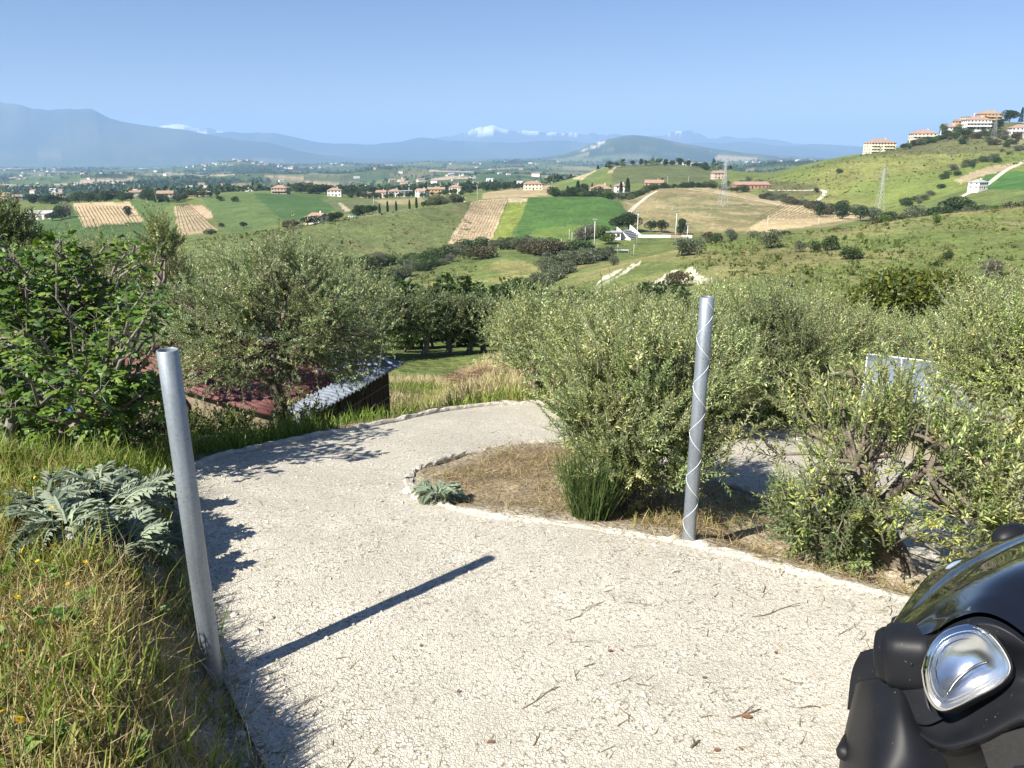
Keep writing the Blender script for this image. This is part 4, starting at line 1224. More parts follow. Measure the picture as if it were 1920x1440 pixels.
# ------------------------------------------------------------------ broom
def broom():
    rs = np.random.default_rng(61)
    p = on_ground(1108, 968, 4.2, 8)
    t = thing("broom_bush", "upright bright green broom bush on the straw island", "broom", p)
    n = 440
    a = rs.uniform(0, 6.283, n); r = np.sqrt(rs.random(n)) * .13
    base = np.column_stack([r * np.cos(a), r * np.sin(a), np.zeros(n)])
    lean = np.column_stack([np.cos(a) * rs.uniform(0, .5, n), np.sin(a) * rs.uniform(0, .5, n), np.ones(n)])
    L = rs.uniform(.20, .54, n)
    mid = base + unit(lean) * (L * .5)[:, None] + rs.normal(0, .01, (n, 3)); tip = mid + unit(lean * np.array([.6, .6, 1]) + rs.normal(0, .05, (n, 3))) * (L * .5)[:, None]
    pal = np.array([[.08, .135, .04], [.105, .165, .05], [.14, .195, .06]])
    parts = []
    for A, B, rr in ((base, mid, .0032), (mid, tip, .0026)):
        v, f, c = twig_prisms(A, B, np.full(n, rr), (1, 1, 1))
        parts.append((v, f, np.repeat(pick(rs, pal, n), 6, 0)))
    m2 = n * 2
    k = rs.integers(0, n, m2); tt = rs.uniform(.2, .9, m2)[:, None]
    A = base[k] * (1 - tt) + tip[k] * tt
    B = A + unit(rs.normal(0, .3, (m2, 3)) + np.array([0, 0, 1.])) * rs.uniform(.05, .14, (m2, 1))
    v, f, c = twig_prisms(A, B, np.full(m2, .0018), (1, 1, 1)); parts.append((v, f, np.repeat(pick(rs, pal, m2), 6, 0)))
    v, f, c = merge(parts)
    link("stems", np_mesh("broom_stems", v, f, m_green, c), t, kind="stuff")
broom()
# ================================================================== GRASS, LITTER, STONES, FLOWERS
def blades(P, D, L, W, C, bend):
    "tapered two-piece blades"
    D = unit(D)
    side = unit(np.cross(D, np.array([.13, .21, 1.]) + RNG.normal(0, .6, D.shape)))
    fwd = unit(np.cross(side, D))
    L_ = L[:, None]; W_ = W[:, None]
    m_ = P + D * L_ * .55
    t_ = P + D * L_ * (1 - .25 * bend[:, None]) + fwd * L_ * bend[:, None] * .6 - np.array([0, 0, 1.]) * L_ * bend[:, None] * .25
    v = np.stack([P - side * W_, P + side * W_, m_ + side * W_ * .8, m_ - side * W_ * .8, t_ + side * W_ * .12, t_ - side * W_ * .12], 1)
    n = len(P); i = np.arange(n)[:, None] * 6
    f = np.concatenate([i + np.array([0, 1, 2, 3]), i + np.array([3, 2, 4, 5])])
    return v.reshape(-1, 3), f, np.repeat(C, 6, 0)

def scatter(n, x0, x1, y0, y1, keep=None, seed=1):
    rs = np.random.default_rng(seed)
    x = rs.uniform(x0, x1, n); y = rs.uniform(y0, y1, n)
    if keep is not None:
        k = keep(x, y, rs); x = x[k]; y = y[k]
    return x, y, rs

def grass(name, x, y, rs, lmin, lmax, w, pal, lean=.35, bend=.5, dz=0.0, wind=(0, 0), tipdry=None):
    n = len(x)
    z = z_near(x, y) + (fbm(x / .5, y / .5, 2, 4) - .5) * .10 - .012 + dz
    P = np.column_stack([x, y, z])
    D = np.column_stack([rs.normal(0, lean, n) + wind[0], rs.normal(0, lean, n) + wind[1], np.ones(n)])
    L = rs.uniform(lmin, lmax, n) * (.6 + .8 * fbm(x / .35, y / .35, 31, 3))
    C = pick(rs, np.array(pal), n, .18)
    return blades(P, D, L, w * rs.uniform(.6, 1.3, n), C, np.abs(rs.normal(0, bend, n)))

STRAW = [[.46, .37, .20], [.54, .44, .25], [.40, .31, .16], [.33, .245, .125], [.44, .38, .16]]
GRN = [[.145, .225, .040], [.18, .26, .048], [.215, .285, .06], [.115, .185, .038]]
YGR = [[.28, .31, .075], [.32, .335, .095], [.36, .335, .115]]
left_of = lambda x, y: np.interp(y, LE_Y, LE_X) - x

# bank by the gate
def bank_keep(x, y, rs):
    d = left_of(x, y)
    for cx, cy, cs in CARD_POS:
        d = np.where((x - cx) ** 2 + (y - cy) ** 2 < (.26 * cs) ** 2, -1, d)
    den = sstep(-.14, .25, d) * (.28 + .72 * sstep(.40, .56, fbm(x / .45, y / .45, 81, 3)))
    return rs.random(x.size) < den
parts = []
x, y, rs = scatter(52000, -3.9, -.5, .9, 4.9, bank_keep, 201)
g = fbm(x / .6, y / .6, 83, 3)
kd = rs.random(len(x)) < (.36 + .5 * sstep(.55, .40, g) + .35 * sstep(2.6, 1.7, y))
parts.append(grass("a", x[kd], y[kd], rs, .05, .19, .0024, STRAW, .75, .5))
parts.append(grass("b", x[~kd], y[~kd], rs, .06, .24, .0036, GRN + YGR, .45, .5))
x, y, rs = scatter(2600, -3.9, -.6, 1.0, 4.9, bank_keep, 202)
parts.append(grass("c", x, y, rs, .18, .36, .0016, STRAW[:2] + YGR, .22, .35))
x, y, rs = scatter(30000, -3.6, -.45, .9, 4.7, lambda x, y, rs: (left_of(x, y) > -.06) & (rs.random(x.size) < .9), 203)
parts.append(grass("d", x, y, rs, .04, .13, .0018, STRAW + [[.22, .15, .08]], 3.0, .25, .012))
link("bank_grass", np_mesh("bank_grass", *merge(parts)[:2], m_dry, merge(parts)[2]), kind="stuff", label="dry and green grass on the bank left of the drive")

parts = []
x, y, rs = scatter(24000, -8.0, -2.1, 4.7, 8.2, lambda x, y, rs: (left_of(x, y) > .12) & (rs.random(x.size) < .95), 204)
k = (fbm(x / 1.1, y / 1.1, 85, 3) > .36)
parts.append(grass("e", x[k], y[k], rs, .12, .34, .0042, GRN + YGR[:1], .30, .55))
parts.append(grass("f", x[~k], y[~k], rs, .08, .26, .0035, STRAW + GRN, .5, .5))
x, y, rs = scatter(9000, -8.5, -1.0, 8.0, 13.0, lambda x, y, rs: (left_of(x, y) > .08) | (y > 10.6), 205)
parts.append(grass("g", x, y, rs, .12, .30, .006, GRN + [[.06, .11, .025]], .35, .5))
link("long_grass", np_mesh("long_grass", *merge(parts)[:2], m_dry, merge(parts)[2]), kind="stuff", label="long green grass between the bank and the hut")

# broad-leaved weeds among the grass of the bank
x, y, rs = scatter(230, -3.4, -.7, 1.1, 4.6, lambda x, y, rs: (left_of(x, y) > .08) & (fbm(x / .5, y / .5, 97, 3) > .40), 212)
m_ = 9; n = len(x) * m_
P = np.repeat(np.column_stack([x, y, z_near(x, y) + .01]), m_, 0) + np.column_stack([rs.normal(0, .012, n), rs.normal(0, .012, n), rs.uniform(0, .05, n)])
a = rs.uniform(0, 6.28, n); el = rs.uniform(.1, .9, n)
L = rs.uniform(.03, .085, n)
v, f, c = leaf_quads(P, np.column_stack([np.cos(a), np.sin(a), el]), L, L * .30, np.array([0, 0, 1.]) + rs.normal(0, .2, (n, 3)), pick(rs, np.array([[.10, .19, .035], [.14, .24, .045], [.19, .26, .06], [.08, .15, .03]]), n))
link("bank_weeds", np_mesh("bank_weeds", v, f, m_green, c), kind="stuff", label="broad-leaved weeds among the grass of the bank")

# dry field beyond the bend
parts = []
x, y, rs = scatter(52000, -6.0, 7.0, 9.4, 34.0, lambda x, y, rs: (~in_drive(x, y)) & ((y > 10.0) | (x > 2.5)) & (rs.random(x.size) < np.clip(14.0 / y, 0, 1)) & (y > 9.2 + .15 * np.abs(x)) , 206)
nn = fbm(x / 1.7, y / 2.4, 87, 4)
edge = (y < 11.6 + .6 * np.sin(x * 1.3))
kg = (nn > .47 + .12 * sstep(13, 24, y)) | edge | ((y < 17) & (x < 0) & (nn > .44))
parts.append(grass("h", x[kg], y[kg], rs, .12, .32, .009, GRN + GRN + YGR, .3, .5))
parts.append(grass("i", x[~kg], y[~kg], rs, .18, .46, .008, [[.50, .43, .27], [.58, .50, .33], [.42, .36, .21], [.42, .39, .18]], .35, .45))
link("field_grass", np_mesh("field_grass", *merge(parts)[:2], m_dry, merge(parts)[2]), kind="stuff", label="dry brown and green grass in the field beyond the bend")

# straw on the island, weeds on the right hand slope
parts = []
isl = lambda x, y, rs: (~in_drive(x, y)) & (x > -.8) & (y > 3.6 - .6 * (x - 1.1)) & (rs.random(x.size) < .9)
x, y, rs = scatter(12000, -.85, 2.4, 3.9, 7.4, lambda x, y, rs: isl(x, y, rs) & (rs.random(x.size) < .25 + .9 * sstep(.42, .56, fbm(x / .4, y / .4, 99, 3))), 207)
parts.append(grass("j", x, y, rs, .04, .15, .0022, [[.33, .26, .155], [.40, .32, .20], [.27, .20, .115], [.22, .155, .09]], 3.0, .2, .02))
parts.append(grass("j2", x[:2500], y[:2500], rs, .03, .12, .002, STRAW + YGR, .7, .4, .0))
x, y, rs = scatter(5200, .8, 5.0, 2.4, 5.2, lambda x, y, rs: (~in_drive(x, y)) & (fbm(x / .5, y / .5, 91, 3) > .5) & ((x - EDGE_P[0]) * EDGE_N[0] + (y - EDGE_P[1]) * EDGE_N[1] > .06) & ((x - EDGE_P[0]) * EDGE_N[0] + (y - EDGE_P[1]) * EDGE_N[1] < .9), 208)
parts.append(grass("k", x, y, rs, .05, .20, .003, STRAW + YGR + GRN, .5, .5))
x, y, rs = scatter(9000, 2.0, 9.5, 8.2, 12.5, lambda x, y, rs: (~in_drive(x, y)) & (y > 9.9 - .27 * (x - 2)), 209)
parts.append(grass("l", x, y, rs, .10, .28, .006, GRN, .35, .5))
link("straw", np_mesh("straw", *merge(parts)[:2], m_dry, merge(parts)[2]), kind="stuff", label="dry straw and weeds on the island and under the olives")

# litter of dry needles and grass stalks on the gravel
def litter():
    parts = []
    rs = np.random.default_rng(210)
    n = 7000
    x = rs.uniform(-2.6, 4.2, n); y = rs.uniform(1.4, 8.0, n)
    d = left_of(x, y); d2 = (x - EDGE_P[0]) * EDGE_N[0] + (y - EDGE_P[1]) * EDGE_N[1]
    w = .13 + .9 * sstep(-.9, .0, d) + .75 * sstep(-1.3, -.15, d2) * sstep(.5, 1.6, x) + .45 * sstep(.52, .66, fbm(x / .5, y / .5, 93, 3)) * sstep(4.2, 2.2, y)
    k = in_drive(x, y) & (rs.random(n) < w)
    x, y = x[k], y[k]; n = len(x)
    P = np.column_stack([x, y, drive_z(x, y) + .004])
    a = rs.normal(.55, .9, n)
    D = np.column_stack([np.cos(a), np.sin(a), rs.normal(0, .06, n)])
    L = rs.uniform(.02, .11, n) * (1 + (rs.random(n) < .06) * 1.5)
    parts.append(blades(P, D, L, rs.uniform(.0010, .0025, n), pick(rs, np.array([[.15, .115, .065], [.20, .155, .085], [.11, .085, .05], [.24, .20, .10], [.13, .13, .05]]), n), np.abs(rs.normal(0, .35, n))))
    v, f, c = merge(parts)
    link("needle_litter", np_mesh("needle_litter", v, f, m_dry, c), kind="stuff", label="dry stalks and needles scattered over the gravel")
    # small loose stones
    n = 16000
    x = rs.uniform(-2.8, 4.2, n); y = rs.uniform(1.3, 7.0, n)
    d = left_of(x, y)
    w = .30 + .9 * sstep(-.7, -.02, d) + .5 * sstep(.5, .66, fbm(x / .4, y / .4, 95, 3))
    w = np.where((d > 0) & (d < .22) & (y < 5), 1.0, w)
    k = (in_drive(x, y) | ((d > 0) & (d < .22) & (y < 5))) & (rs.random(n) < w); x, y = x[k], y[k]; n = len(x)
    s = rs.gamma(2.0, .0017, n) + .0028
    base = np.array([(1, 0, 0), (-1, 0, 0), (0, 1, 0), (0, -1, 0), (0, 0, 1), (0, 0, -1)], float)
    fc = np.array([(0, 2, 4), (2, 1, 4), (1, 3, 4), (3, 0, 4), (2, 0, 5), (1, 2, 5), (3, 1, 5), (0, 3, 5)])
    J = base[None] * (1 + rs.normal(0, .22, (n, 6, 1))) + rs.normal(0, .16, (n, 6, 3))
    J = J * s[:, None, None] * np.array([1.2, 1.0, .75])
    a = rs.uniform(0, 6.28, n); ca, sa = np.cos(a)[:, None], np.sin(a)[:, None]
    JX = J[..., 0] * ca - J[..., 1] * sa; JY = J[..., 0] * sa + J[..., 1] * ca
    V = np.stack([JX + x[:, None], JY + y[:, None], J[..., 2] + (drive_z(x, y) + s * .25)[:, None]], -1).reshape(-1, 3)
    Fq = (fc[None] + np.arange(n)[:, None, None] * 6).reshape(-1, 3)
    C = np.repeat(pick(rs, np.array([[.52, .48, .40], [.57, .53, .45], [.46, .42, .35], [.40, .37, .32]]), n, .08), 6, 0)
    m, nt, out = new_mat("loose_stone")
    b = N(nt, "ShaderNodeBsdfPrincipled"); b.inputs['Roughness'].default_value = .9
    a_ = N(nt, "ShaderNodeAttribute", attribute_name="Col"); nt.links.new(a_.outputs['Color'], b.inputs['Base Color']); nt.links.new(b.outputs[0], out.inputs[0])
    link("loose_stones", np_mesh("loose_stones", V, Fq, m, C), kind="stuff", label="small pale stones lying loose on the drive")
litter()

# dead leaves, twigs that can be told apart
m_deadleaf = simple("dead_leaf", (.20, .10, .055), .8, var=.5, scale=60)
m_twig = simple("dry_twig", (.13, .095, .06), .9, var=.3)
def dead_leaf(u, v, s, rz, label):
    p = on_ground(u, v, 1.3, 8)
    rs = random.Random(int(u * 7 + v))
    ol = []
    for k in range(9):
        a = k / 9 * 6.283
        ol.append((math.cos(a) * s * (1 + rs.uniform(-.25, .2)), math.sin(a) * s * .55 * (1 + rs.uniform(-.3, .3)), s * (.12 + .35 * abs(math.sin(a)) * rs.uniform(.4, 1.2))))
    mb = MB(); mb.add([(0, 0, s * .06)] + ol, [(0, 1 + k, 1 + (k + 1) % 9) for k in range(9)])
    mb.tube([(s, 0, s * .12), (s * 1.5, s * .1, s * .1)], s * .03, 4)
    o = mb.build("dead_leaf", m_deadleaf, None, True, label=label, category="leaf", group="dead leaves on the gravel")
    o.location = (p.x, p.y, float(drive_z(p.x, p.y)) + .004); o.rotation_euler = (0, 0, rz)
for u, v, s, rz, lab in [(1145, 1225, .020, .2, "reddish dead leaf alone in the middle of the gravel"), (1400, 1348, .030, .1, "largest curled brown leaf on the gravel near the car"),
                      (1345, 1410, .020, .4, "dead leaf near the bottom edge of the picture, left of a twig"), (1455, 1226, .018, 1.0, "dark crumpled leaf on the gravel left of the headlamp"),
                      (1388, 1408, .016, 2.0, "rusty leaf beside another near the bottom edge, right of the pair"), (790, 1212, .014, .7, "tiny red-brown leaf right of the pole's shadow"),
                      (1166, 1222, .010, .2, "smallest leaf chip beside the reddish dead leaf"), (1320, 1275, .016, .5, "brown leaf on bare gravel between two twigs"),
                      (860, 1300, .014, 1.3, "pinkish leaf scrap on the gravel below the pole's shadow"), (920, 1395, .024, .3, "torn brown leaf among stalks at the bottom of the picture")]:
    dead_leaf(u, v, s * .8, rz, lab)
def twig(u0, v0, u1, v1, r, label):
    a = on_ground(u0, v0, 1.3, 8); b = on_ground(u1, v1, 1.3, 8)
    a.z = float(drive_z(a.x, a.y)) + r; b.z = float(drive_z(b.x, b.y)) + r
    rs = np.random.default_rng(int(u0))
    q = wobble(np.array(a), np.array(b), rs, 7, .07); q[:, 2] = np.maximum(q[:, 2], drive_z(q[:, 0], q[:, 1]) + r * .8)
    mb = MB(); mb.tube(q, list(np.linspace(r, r * .5, 7)), 5)
    for k in (2, 4):
        e = q[k] + (q[k + 1] - q[k]) * 1.4 + np.array([rs.normal(0, .02), rs.normal(0, .02), .004])
        mb.tube([q[k], e], [r * .6, r * .3], 4)
    mb.build("twig", m_twig, None, True, label=label, category="twig", group="twigs on the gravel")
for a in [(1410, 1160, 1500, 1135, .003, "forked grey twig on the gravel above the dark leaf"), (1372, 1350, 1425, 1332, .004, "brown twig lying over the largest curled leaf"), (1295, 1405, 1312, 1392, .005, "short thick dark twig near the bottom edge"),
          (980, 1330, 1050, 1290, .003, "long thin twig below the middle of the gravel"), (1060, 1165, 1135, 1128, .0025, "slanting twig right of the pole's shadow tip"), (1000, 1400, 1012, 1378, .004, "stubby twig standing askew at the bottom of the picture"),
          (1160, 1330, 1190, 1352, .003, "bent reddish twig at the end of a stalk"), (1480, 1325, 1540, 1328, .0025, "straight thin twig left of the bumper")]:
    twig(*a)

# yellow flowers on the bank
m_petal = simple("petal", (.82, .56, .02), .6, var=.12, scale=50)
m_stem = simple("flower_stem", (.14, .19, .05), .7)
m_puff = simple("seed_head", (.62, .60, .55), .9)
def flower_mesh():
    mb = MB()
    for ring, (n, r, up) in enumerate([(13, 1.0, .18), (11, .72, .34), (7, .42, .46)]):
        for k in range(n):
            a = 6.283 * k / n + ring * .3; w = .19 * (1.05 - .2 * ring)
            c, s = math.cos(a), math.sin(a)
            P = lambda rr, t, z: (c * rr - s * t, s * rr + c * t, z)
            mb.add([P(.05, -.06, .05), P(.05, .06, .05), P(r * .7, w * .6, up * .75), P(r, 0, up), P(r * .7, -w * .6, up * .75)], [(0, 1, 2, 3, 4)])
    return mb.mesh("flower_head", m_petal)
FM = flower_mesh()
def flower(u, v, sz, label, puff=False):
    Y0 = on_ground(u, v + 40, 1.2, 7)
    h = random.uniform(.20, .30)
    # walk toward the eye until the head at height h projects on the wanted place
    best = None
    for k in range(60):
        Y = Y0.y - .012 * k
        if Y < 1.1: break
        z = EYE - tslope(v) * Y; x = sside(u, v) * Y
        d = abs(z - ground(x, Y) - h)
        if best is None or d < best[0]: best = (d, x, Y, z)
    for k in range(60):
        Y = Y0.y + .012 * k
        z = EYE - tslope(v) * Y; x = sside(u, v) * Y
        d = abs(z - ground(x, Y) - h)
        if d < best[0]: best = (d, x, Y, z)
    _, x, Y, z = best
    gz = ground(x, Y)
    t = thing("wildflower", label, "flower", (x, Y, gz), 0, "yellow flowers on the bank")
    rs = np.random.default_rng(int(u + v))
    b0 = np.array([rs.normal(0, .03), rs.normal(0, .03), -.02]); q = wobble(b0, np.array([0, 0, z - gz]), rs, 6, .05)
    mb = MB(); mb.tube(q, .0016, 5); mb.build("stem", m_stem, t, True)
    if puff:
        m2 = MB()
        for k in range(60):
            d = unit(rs.normal(0, 1, 3)); m2.tube([q[-1] + d * .003, q[-1] + d * .014], [.0006, .0016], 3)
        m2.build("seed_head", m_puff, t)
    else:
        o = link("flower_head", FM, t); o.location = (0, 0, z - gz); o.scale = (sz, sz, sz); o.rotation_euler = (rs.normal(.25, .3), rs.normal(-.25, .3), rs.uniform(0, 6))
for a in [(43, 1032, .016, "yellow flower high on the bank at the left, a clear round disc"), (100, 1023, .015, "larger of two touching yellow flowers below the cardoons"), (111, 1025, .012, "smaller of two touching yellow flowers below the cardoons"),
          (160, 1054, .013, "yellow flower nearest the dark gap under the cardoons"), (31, 1120, .015, "yellow flower alone on the left slope of the bank"), (40, 1222, .014, "yellow flower in the middle of the grassy bank"),
          (37, 1350, .016, "lowest yellow flower, above the clover at the bottom left"), (3, 1336, .016, "yellow flower cut by the left edge, low on the bank"), (97, 952, .012, "yellow flower in front of the leftmost cardoon"),
          (229, 962, .011, "yellow flower in the middle of the cardoon leaves"), (103, 902, .010, "small yellow flower behind the cardoon patch"), (65, 895, .010, "half-open yellow flower standing tallest against the dark grass"),
          (127, 1095, .010, "small yellow flower in dry grass right of the bank's middle"), (5, 1160, .012, "yellow flower cut by the left edge, halfway down the bank"), (70, 1052, .010, "dull yellow flower among straw under the pair")]:
    flower(*a)
flower(131, 1006, .014, "white seed head below the cardoons", True)
# ================================================================== GATE POLES
def galv(name, col=(.27, .305, .34)):
    m, nt, out = new_mat(name)
    b = N(nt, "ShaderNodeBsdfPrincipled"); b.inputs['Metallic'].default_value = .55
    tc = N(nt, "ShaderNodeTexCoord")
    v = N(nt, "ShaderNodeTexVoronoi"); v.inputs['Scale'].default_value = 90
    n1 = N(nt, "ShaderNodeTexNoise"); n1.inputs['Scale'].default_value = 9; n1.inputs['Detail'].default_value = 7
    mp = N(nt, "ShaderNodeMapping"); mp.inputs['Scale'].default_value = (1, 1, .25)
    nt.links.new(tc.outputs['Object'], mp.inputs[0]); nt.links.new(mp.outputs[0], n1.inputs['Vector']); nt.links.new(tc.outputs['Object'], v.inputs['Vector'])
    r = ramp(nt, [(.3, tuple(c * .80 for c in col)), (.55, col), (.75, tuple(min(c * 1.22, .9) for c in col))])
    nt.links.new(n1.outputs['Fac'], r.inputs[0])
    sp = ramp(nt, [(0, .88), (1, 1.1)]); nt.links.new(v.outputs['Color'], sp.inputs[0])
    c = mixc(nt, r.outputs[0], sp.outputs[0], 1., 'MULTIPLY')
    n2 = N(nt, "ShaderNodeTexNoise"); n2.inputs['Scale'].default_value = 40; n2.inputs['Detail'].default_value = 3
    nt.links.new(tc.outputs['Object'], n2.inputs['Vector'])
    k = ramp(nt, [(.68, 0.), (.72, 1.)]); nt.links.new(n2.outputs['Fac'], k.inputs[0])
    c = mixc(nt, c, (.20, .17, .13), k.outputs[0])
    sx = N(nt, "ShaderNodeSeparateXYZ"); nt.links.new(tc.outputs['Object'], sx.inputs[0])
    zr = ramp(nt, [(.0, .9), (.05, .55), (.22, 0.)]); nt.links.new(sx.outputs[2], zr.inputs[0])
    n4 = N(nt, "ShaderNodeTexNoise"); n4.inputs['Scale'].default_value = 22; n4.inputs['Detail'].default_value = 6
    nt.links.new(tc.outputs['Object'], n4.inputs['Vector'])
    k4 = ramp(nt, [(.40, 0.), (.62, 1.)]); nt.links.new(n4.outputs['Fac'], k4.inputs[0])
    kk = N(nt, "ShaderNodeMath", operation='MULTIPLY'); nt.links.new(zr.outputs[0], kk.inputs[0]); nt.links.new(k4.outputs[0], kk.inputs[1])
    c = mixc(nt, c, (.34, .29, .22), kk.outputs[0])
    st = N(nt, "ShaderNodeTexNoise"); st.inputs['Scale'].default_value = 30; st.inputs['Detail'].default_value = 2
    ms = N(nt, "ShaderNodeMapping"); ms.inputs['Scale'].default_value = (1, 1, .04); nt.links.new(tc.outputs['Object'], ms.inputs[0]); nt.links.new(ms.outputs[0], st.inputs['Vector'])
    ks = ramp(nt, [(.60, 0.), (.72, .45)]); nt.links.new(st.outputs['Fac'], ks.inputs[0])
    c = mixc(nt, c, (.44, .46, .48), ks.outputs[0])
    nt.links.new(c, b.inputs['Base Color'])
    rr = ramp(nt, [(.3, .42), (.7, .62)]); nt.links.new(n1.outputs['Fac'], rr.inputs[0]); nt.links.new(rr.outputs[0], b.inputs['Roughness'])
    nt.links.new(b.outputs[0], out.inputs[0])
    return m
def _matte(m):
    for n in m.node_tree.nodes:
        if n.type == 'BSDF_PRINCIPLED': n.inputs['Metallic'].default_value = .15
    return m
m_galv = galv("galvanised_steel")
m_white = simple("white_chalk", (.74, .76, .78), .8)
m_wire = simple("pale_wire", (.62, .58, .5), .6)

def pole(x, y, h, r, label, lean=(0, 0)):
    z0 = float(z_near(x, y))
    t = thing("steel_pole", label, "pole", (x, y, z0), 0, "steel gate poles")
    n = 40
    mb = MB(); V = []; Fc = []
    rings = [(r, -.25), (r, .02), (r, h * .5), (r, h - .002), (r - .0015, h), (r - .0055, h), (r - .006, h - .003), (r - .006, h - .35)]
    for rr, z in rings:
        for k in range(n):
            a = 6.2832 * k / n
            V.append((rr * math.cos(a) + lean[0] * z, rr * math.sin(a) + lean[1] * z, z))
    for i in range(len(rings) - 1):
        for k in range(n):
            Fc.append((i * n + k, i * n + (k + 1) % n, (i + 1) * n + (k + 1) % n, (i + 1) * n + k))
    mb.add(V, Fc)
    mb.build("tube", m_galv, t, True)
    return t
PL = pole(-1.345, 2.95, 1.56, .0415, "plain galvanised steel pole at the grassy bank left of the drive", (-.010, .0))
PR = pole(1.12, 4.40, 1.575, .0415, "galvanised steel pole wound with thin white spiral lines, right of the drive", (.004, 0))
# spiral chalk lines
mb = MB()
for sg, ph, turns in ((1, 0.4, 5.15), (-1, -0.889, 5.15)):
    pts = []
    for k in range(240):
        t_ = k / 239; a = ph + sg * t_ * turns * 6.2832; z = .03 + t_ * 1.53
        if sg < 0 and math.sin(t_ * 61) > .86: 
            pass
        pts.append((math.cos(a) * .0419 + .004 * z, math.sin(a) * .0419, z))
    mb.tube(pts, .0014, 4)
mb.build("spiral_line", m_white, PR)
mb = MB(); mb.tube([(.02, -.045, .06), (-.03, -.046, .16), (-.06, -.05, .205), (-.035, -.052, .17), (.03, -.055, .09), (.047, -.06, .0)], .0013, 5)
mb.build("wire", m_wire, PL, True)
# mortar lump at the foot of the right pole
def lump(name, p, s, seed, mat, label, cat, flat=.5, group=None):
    rs = np.random.default_rng(seed)
    n1, n2 = 12, 8
    V = []
    for i in range(n2 + 1):
        th = math.pi * i / n2
        for k in range(n1):
            a = 6.2832 * k / n1
            d = np.array([math.sin(th) * math.cos(a), math.sin(th) * math.sin(a), math.cos(th)])
            q = 1 + .55 * (fbm(d[0] * 1.6 + seed, d[1] * 1.6 + d[2] * 1.3, seed, 3) - .5)
            V.append(d * q * s * np.array([1.2, 1, flat]))
    Fc = [(i * n1 + k, i * n1 + (k + 1) % n1, (i + 1) * n1 + (k + 1) % n1, (i + 1) * n1 + k) for i in range(n2) for k in range(n1)]
    mb = MB(); mb.add(V, [f[::-1] for f in Fc])
    o = mb.build(name, mat, None, False, label=label, category=cat)
    if group: o["group"] = group
    o.location = p; o.rotation_euler = (0, 0, seed)
    return o
lump("mortar_lump", (1.185, 4.34, float(z_near(1.19, 4.34)) + .008), .055, 3, m_lip, "white mortar lump at the foot of the spiral-marked pole", "mortar")
lump("mortar_lump", (1.03, 4.42, float(z_near(1.03, 4.42)) + .006), .045, 4, m_lip, "small mortar lump left of the spiral-marked pole's foot", "mortar")
for k, (x, y, s, lab) in enumerate([(-.80, 5.48, .055, "pale stone at the rounded kerb end by the lone cardoon"), (-.72, 5.32, .045, "small stone right of the rounded kerb end"), (-1.30, 3.35, .03, "white stone in the shade beyond the near pole"), (-1.12, 2.62, .026, "white stone at the bank's foot before the near pole"), (-1.22, 2.72, .02, "small white stone beside the near pole's foot"), (-1.45, 3.5, .022, "little pale stone at the edge of the cardoon shade")]):
    lump("stone", (x, y, float(z_near(x, y)) + s * .2), s, 20 + k, m_lip, lab, "stone", .7, "loose stones at the drive's edge")

# ================================================================== HUT
m_redroof = simple("red_sheet", (.135, .050, .045), .65, var=.35, scale=3.5, bump=.15)
m_bluesheet = _matte(galv("zinc_sheet", (.18, .21, .26)))
m_cane = simple("dark_cane", (.055, .048, .042), .9, var=.5, scale=22)
m_batten = simple("batten", (.16, .125, .11), .9, var=.3)
m_wall = simple("rubble_wall", (.22, .175, .12), .95, var=.45, scale=5, bump=1.0, bscale=12)
m_wood = simple("weathered_wood", (.20, .145, .095), .9, var=.35, scale=6)
m_concrete = simple("old_concrete", (.36, .33, .28), .95, var=.3, scale=7, bump=.6, bscale=30)
m_darkstone = simple("dark_render", (.10, .095, .09), .95, var=.25)

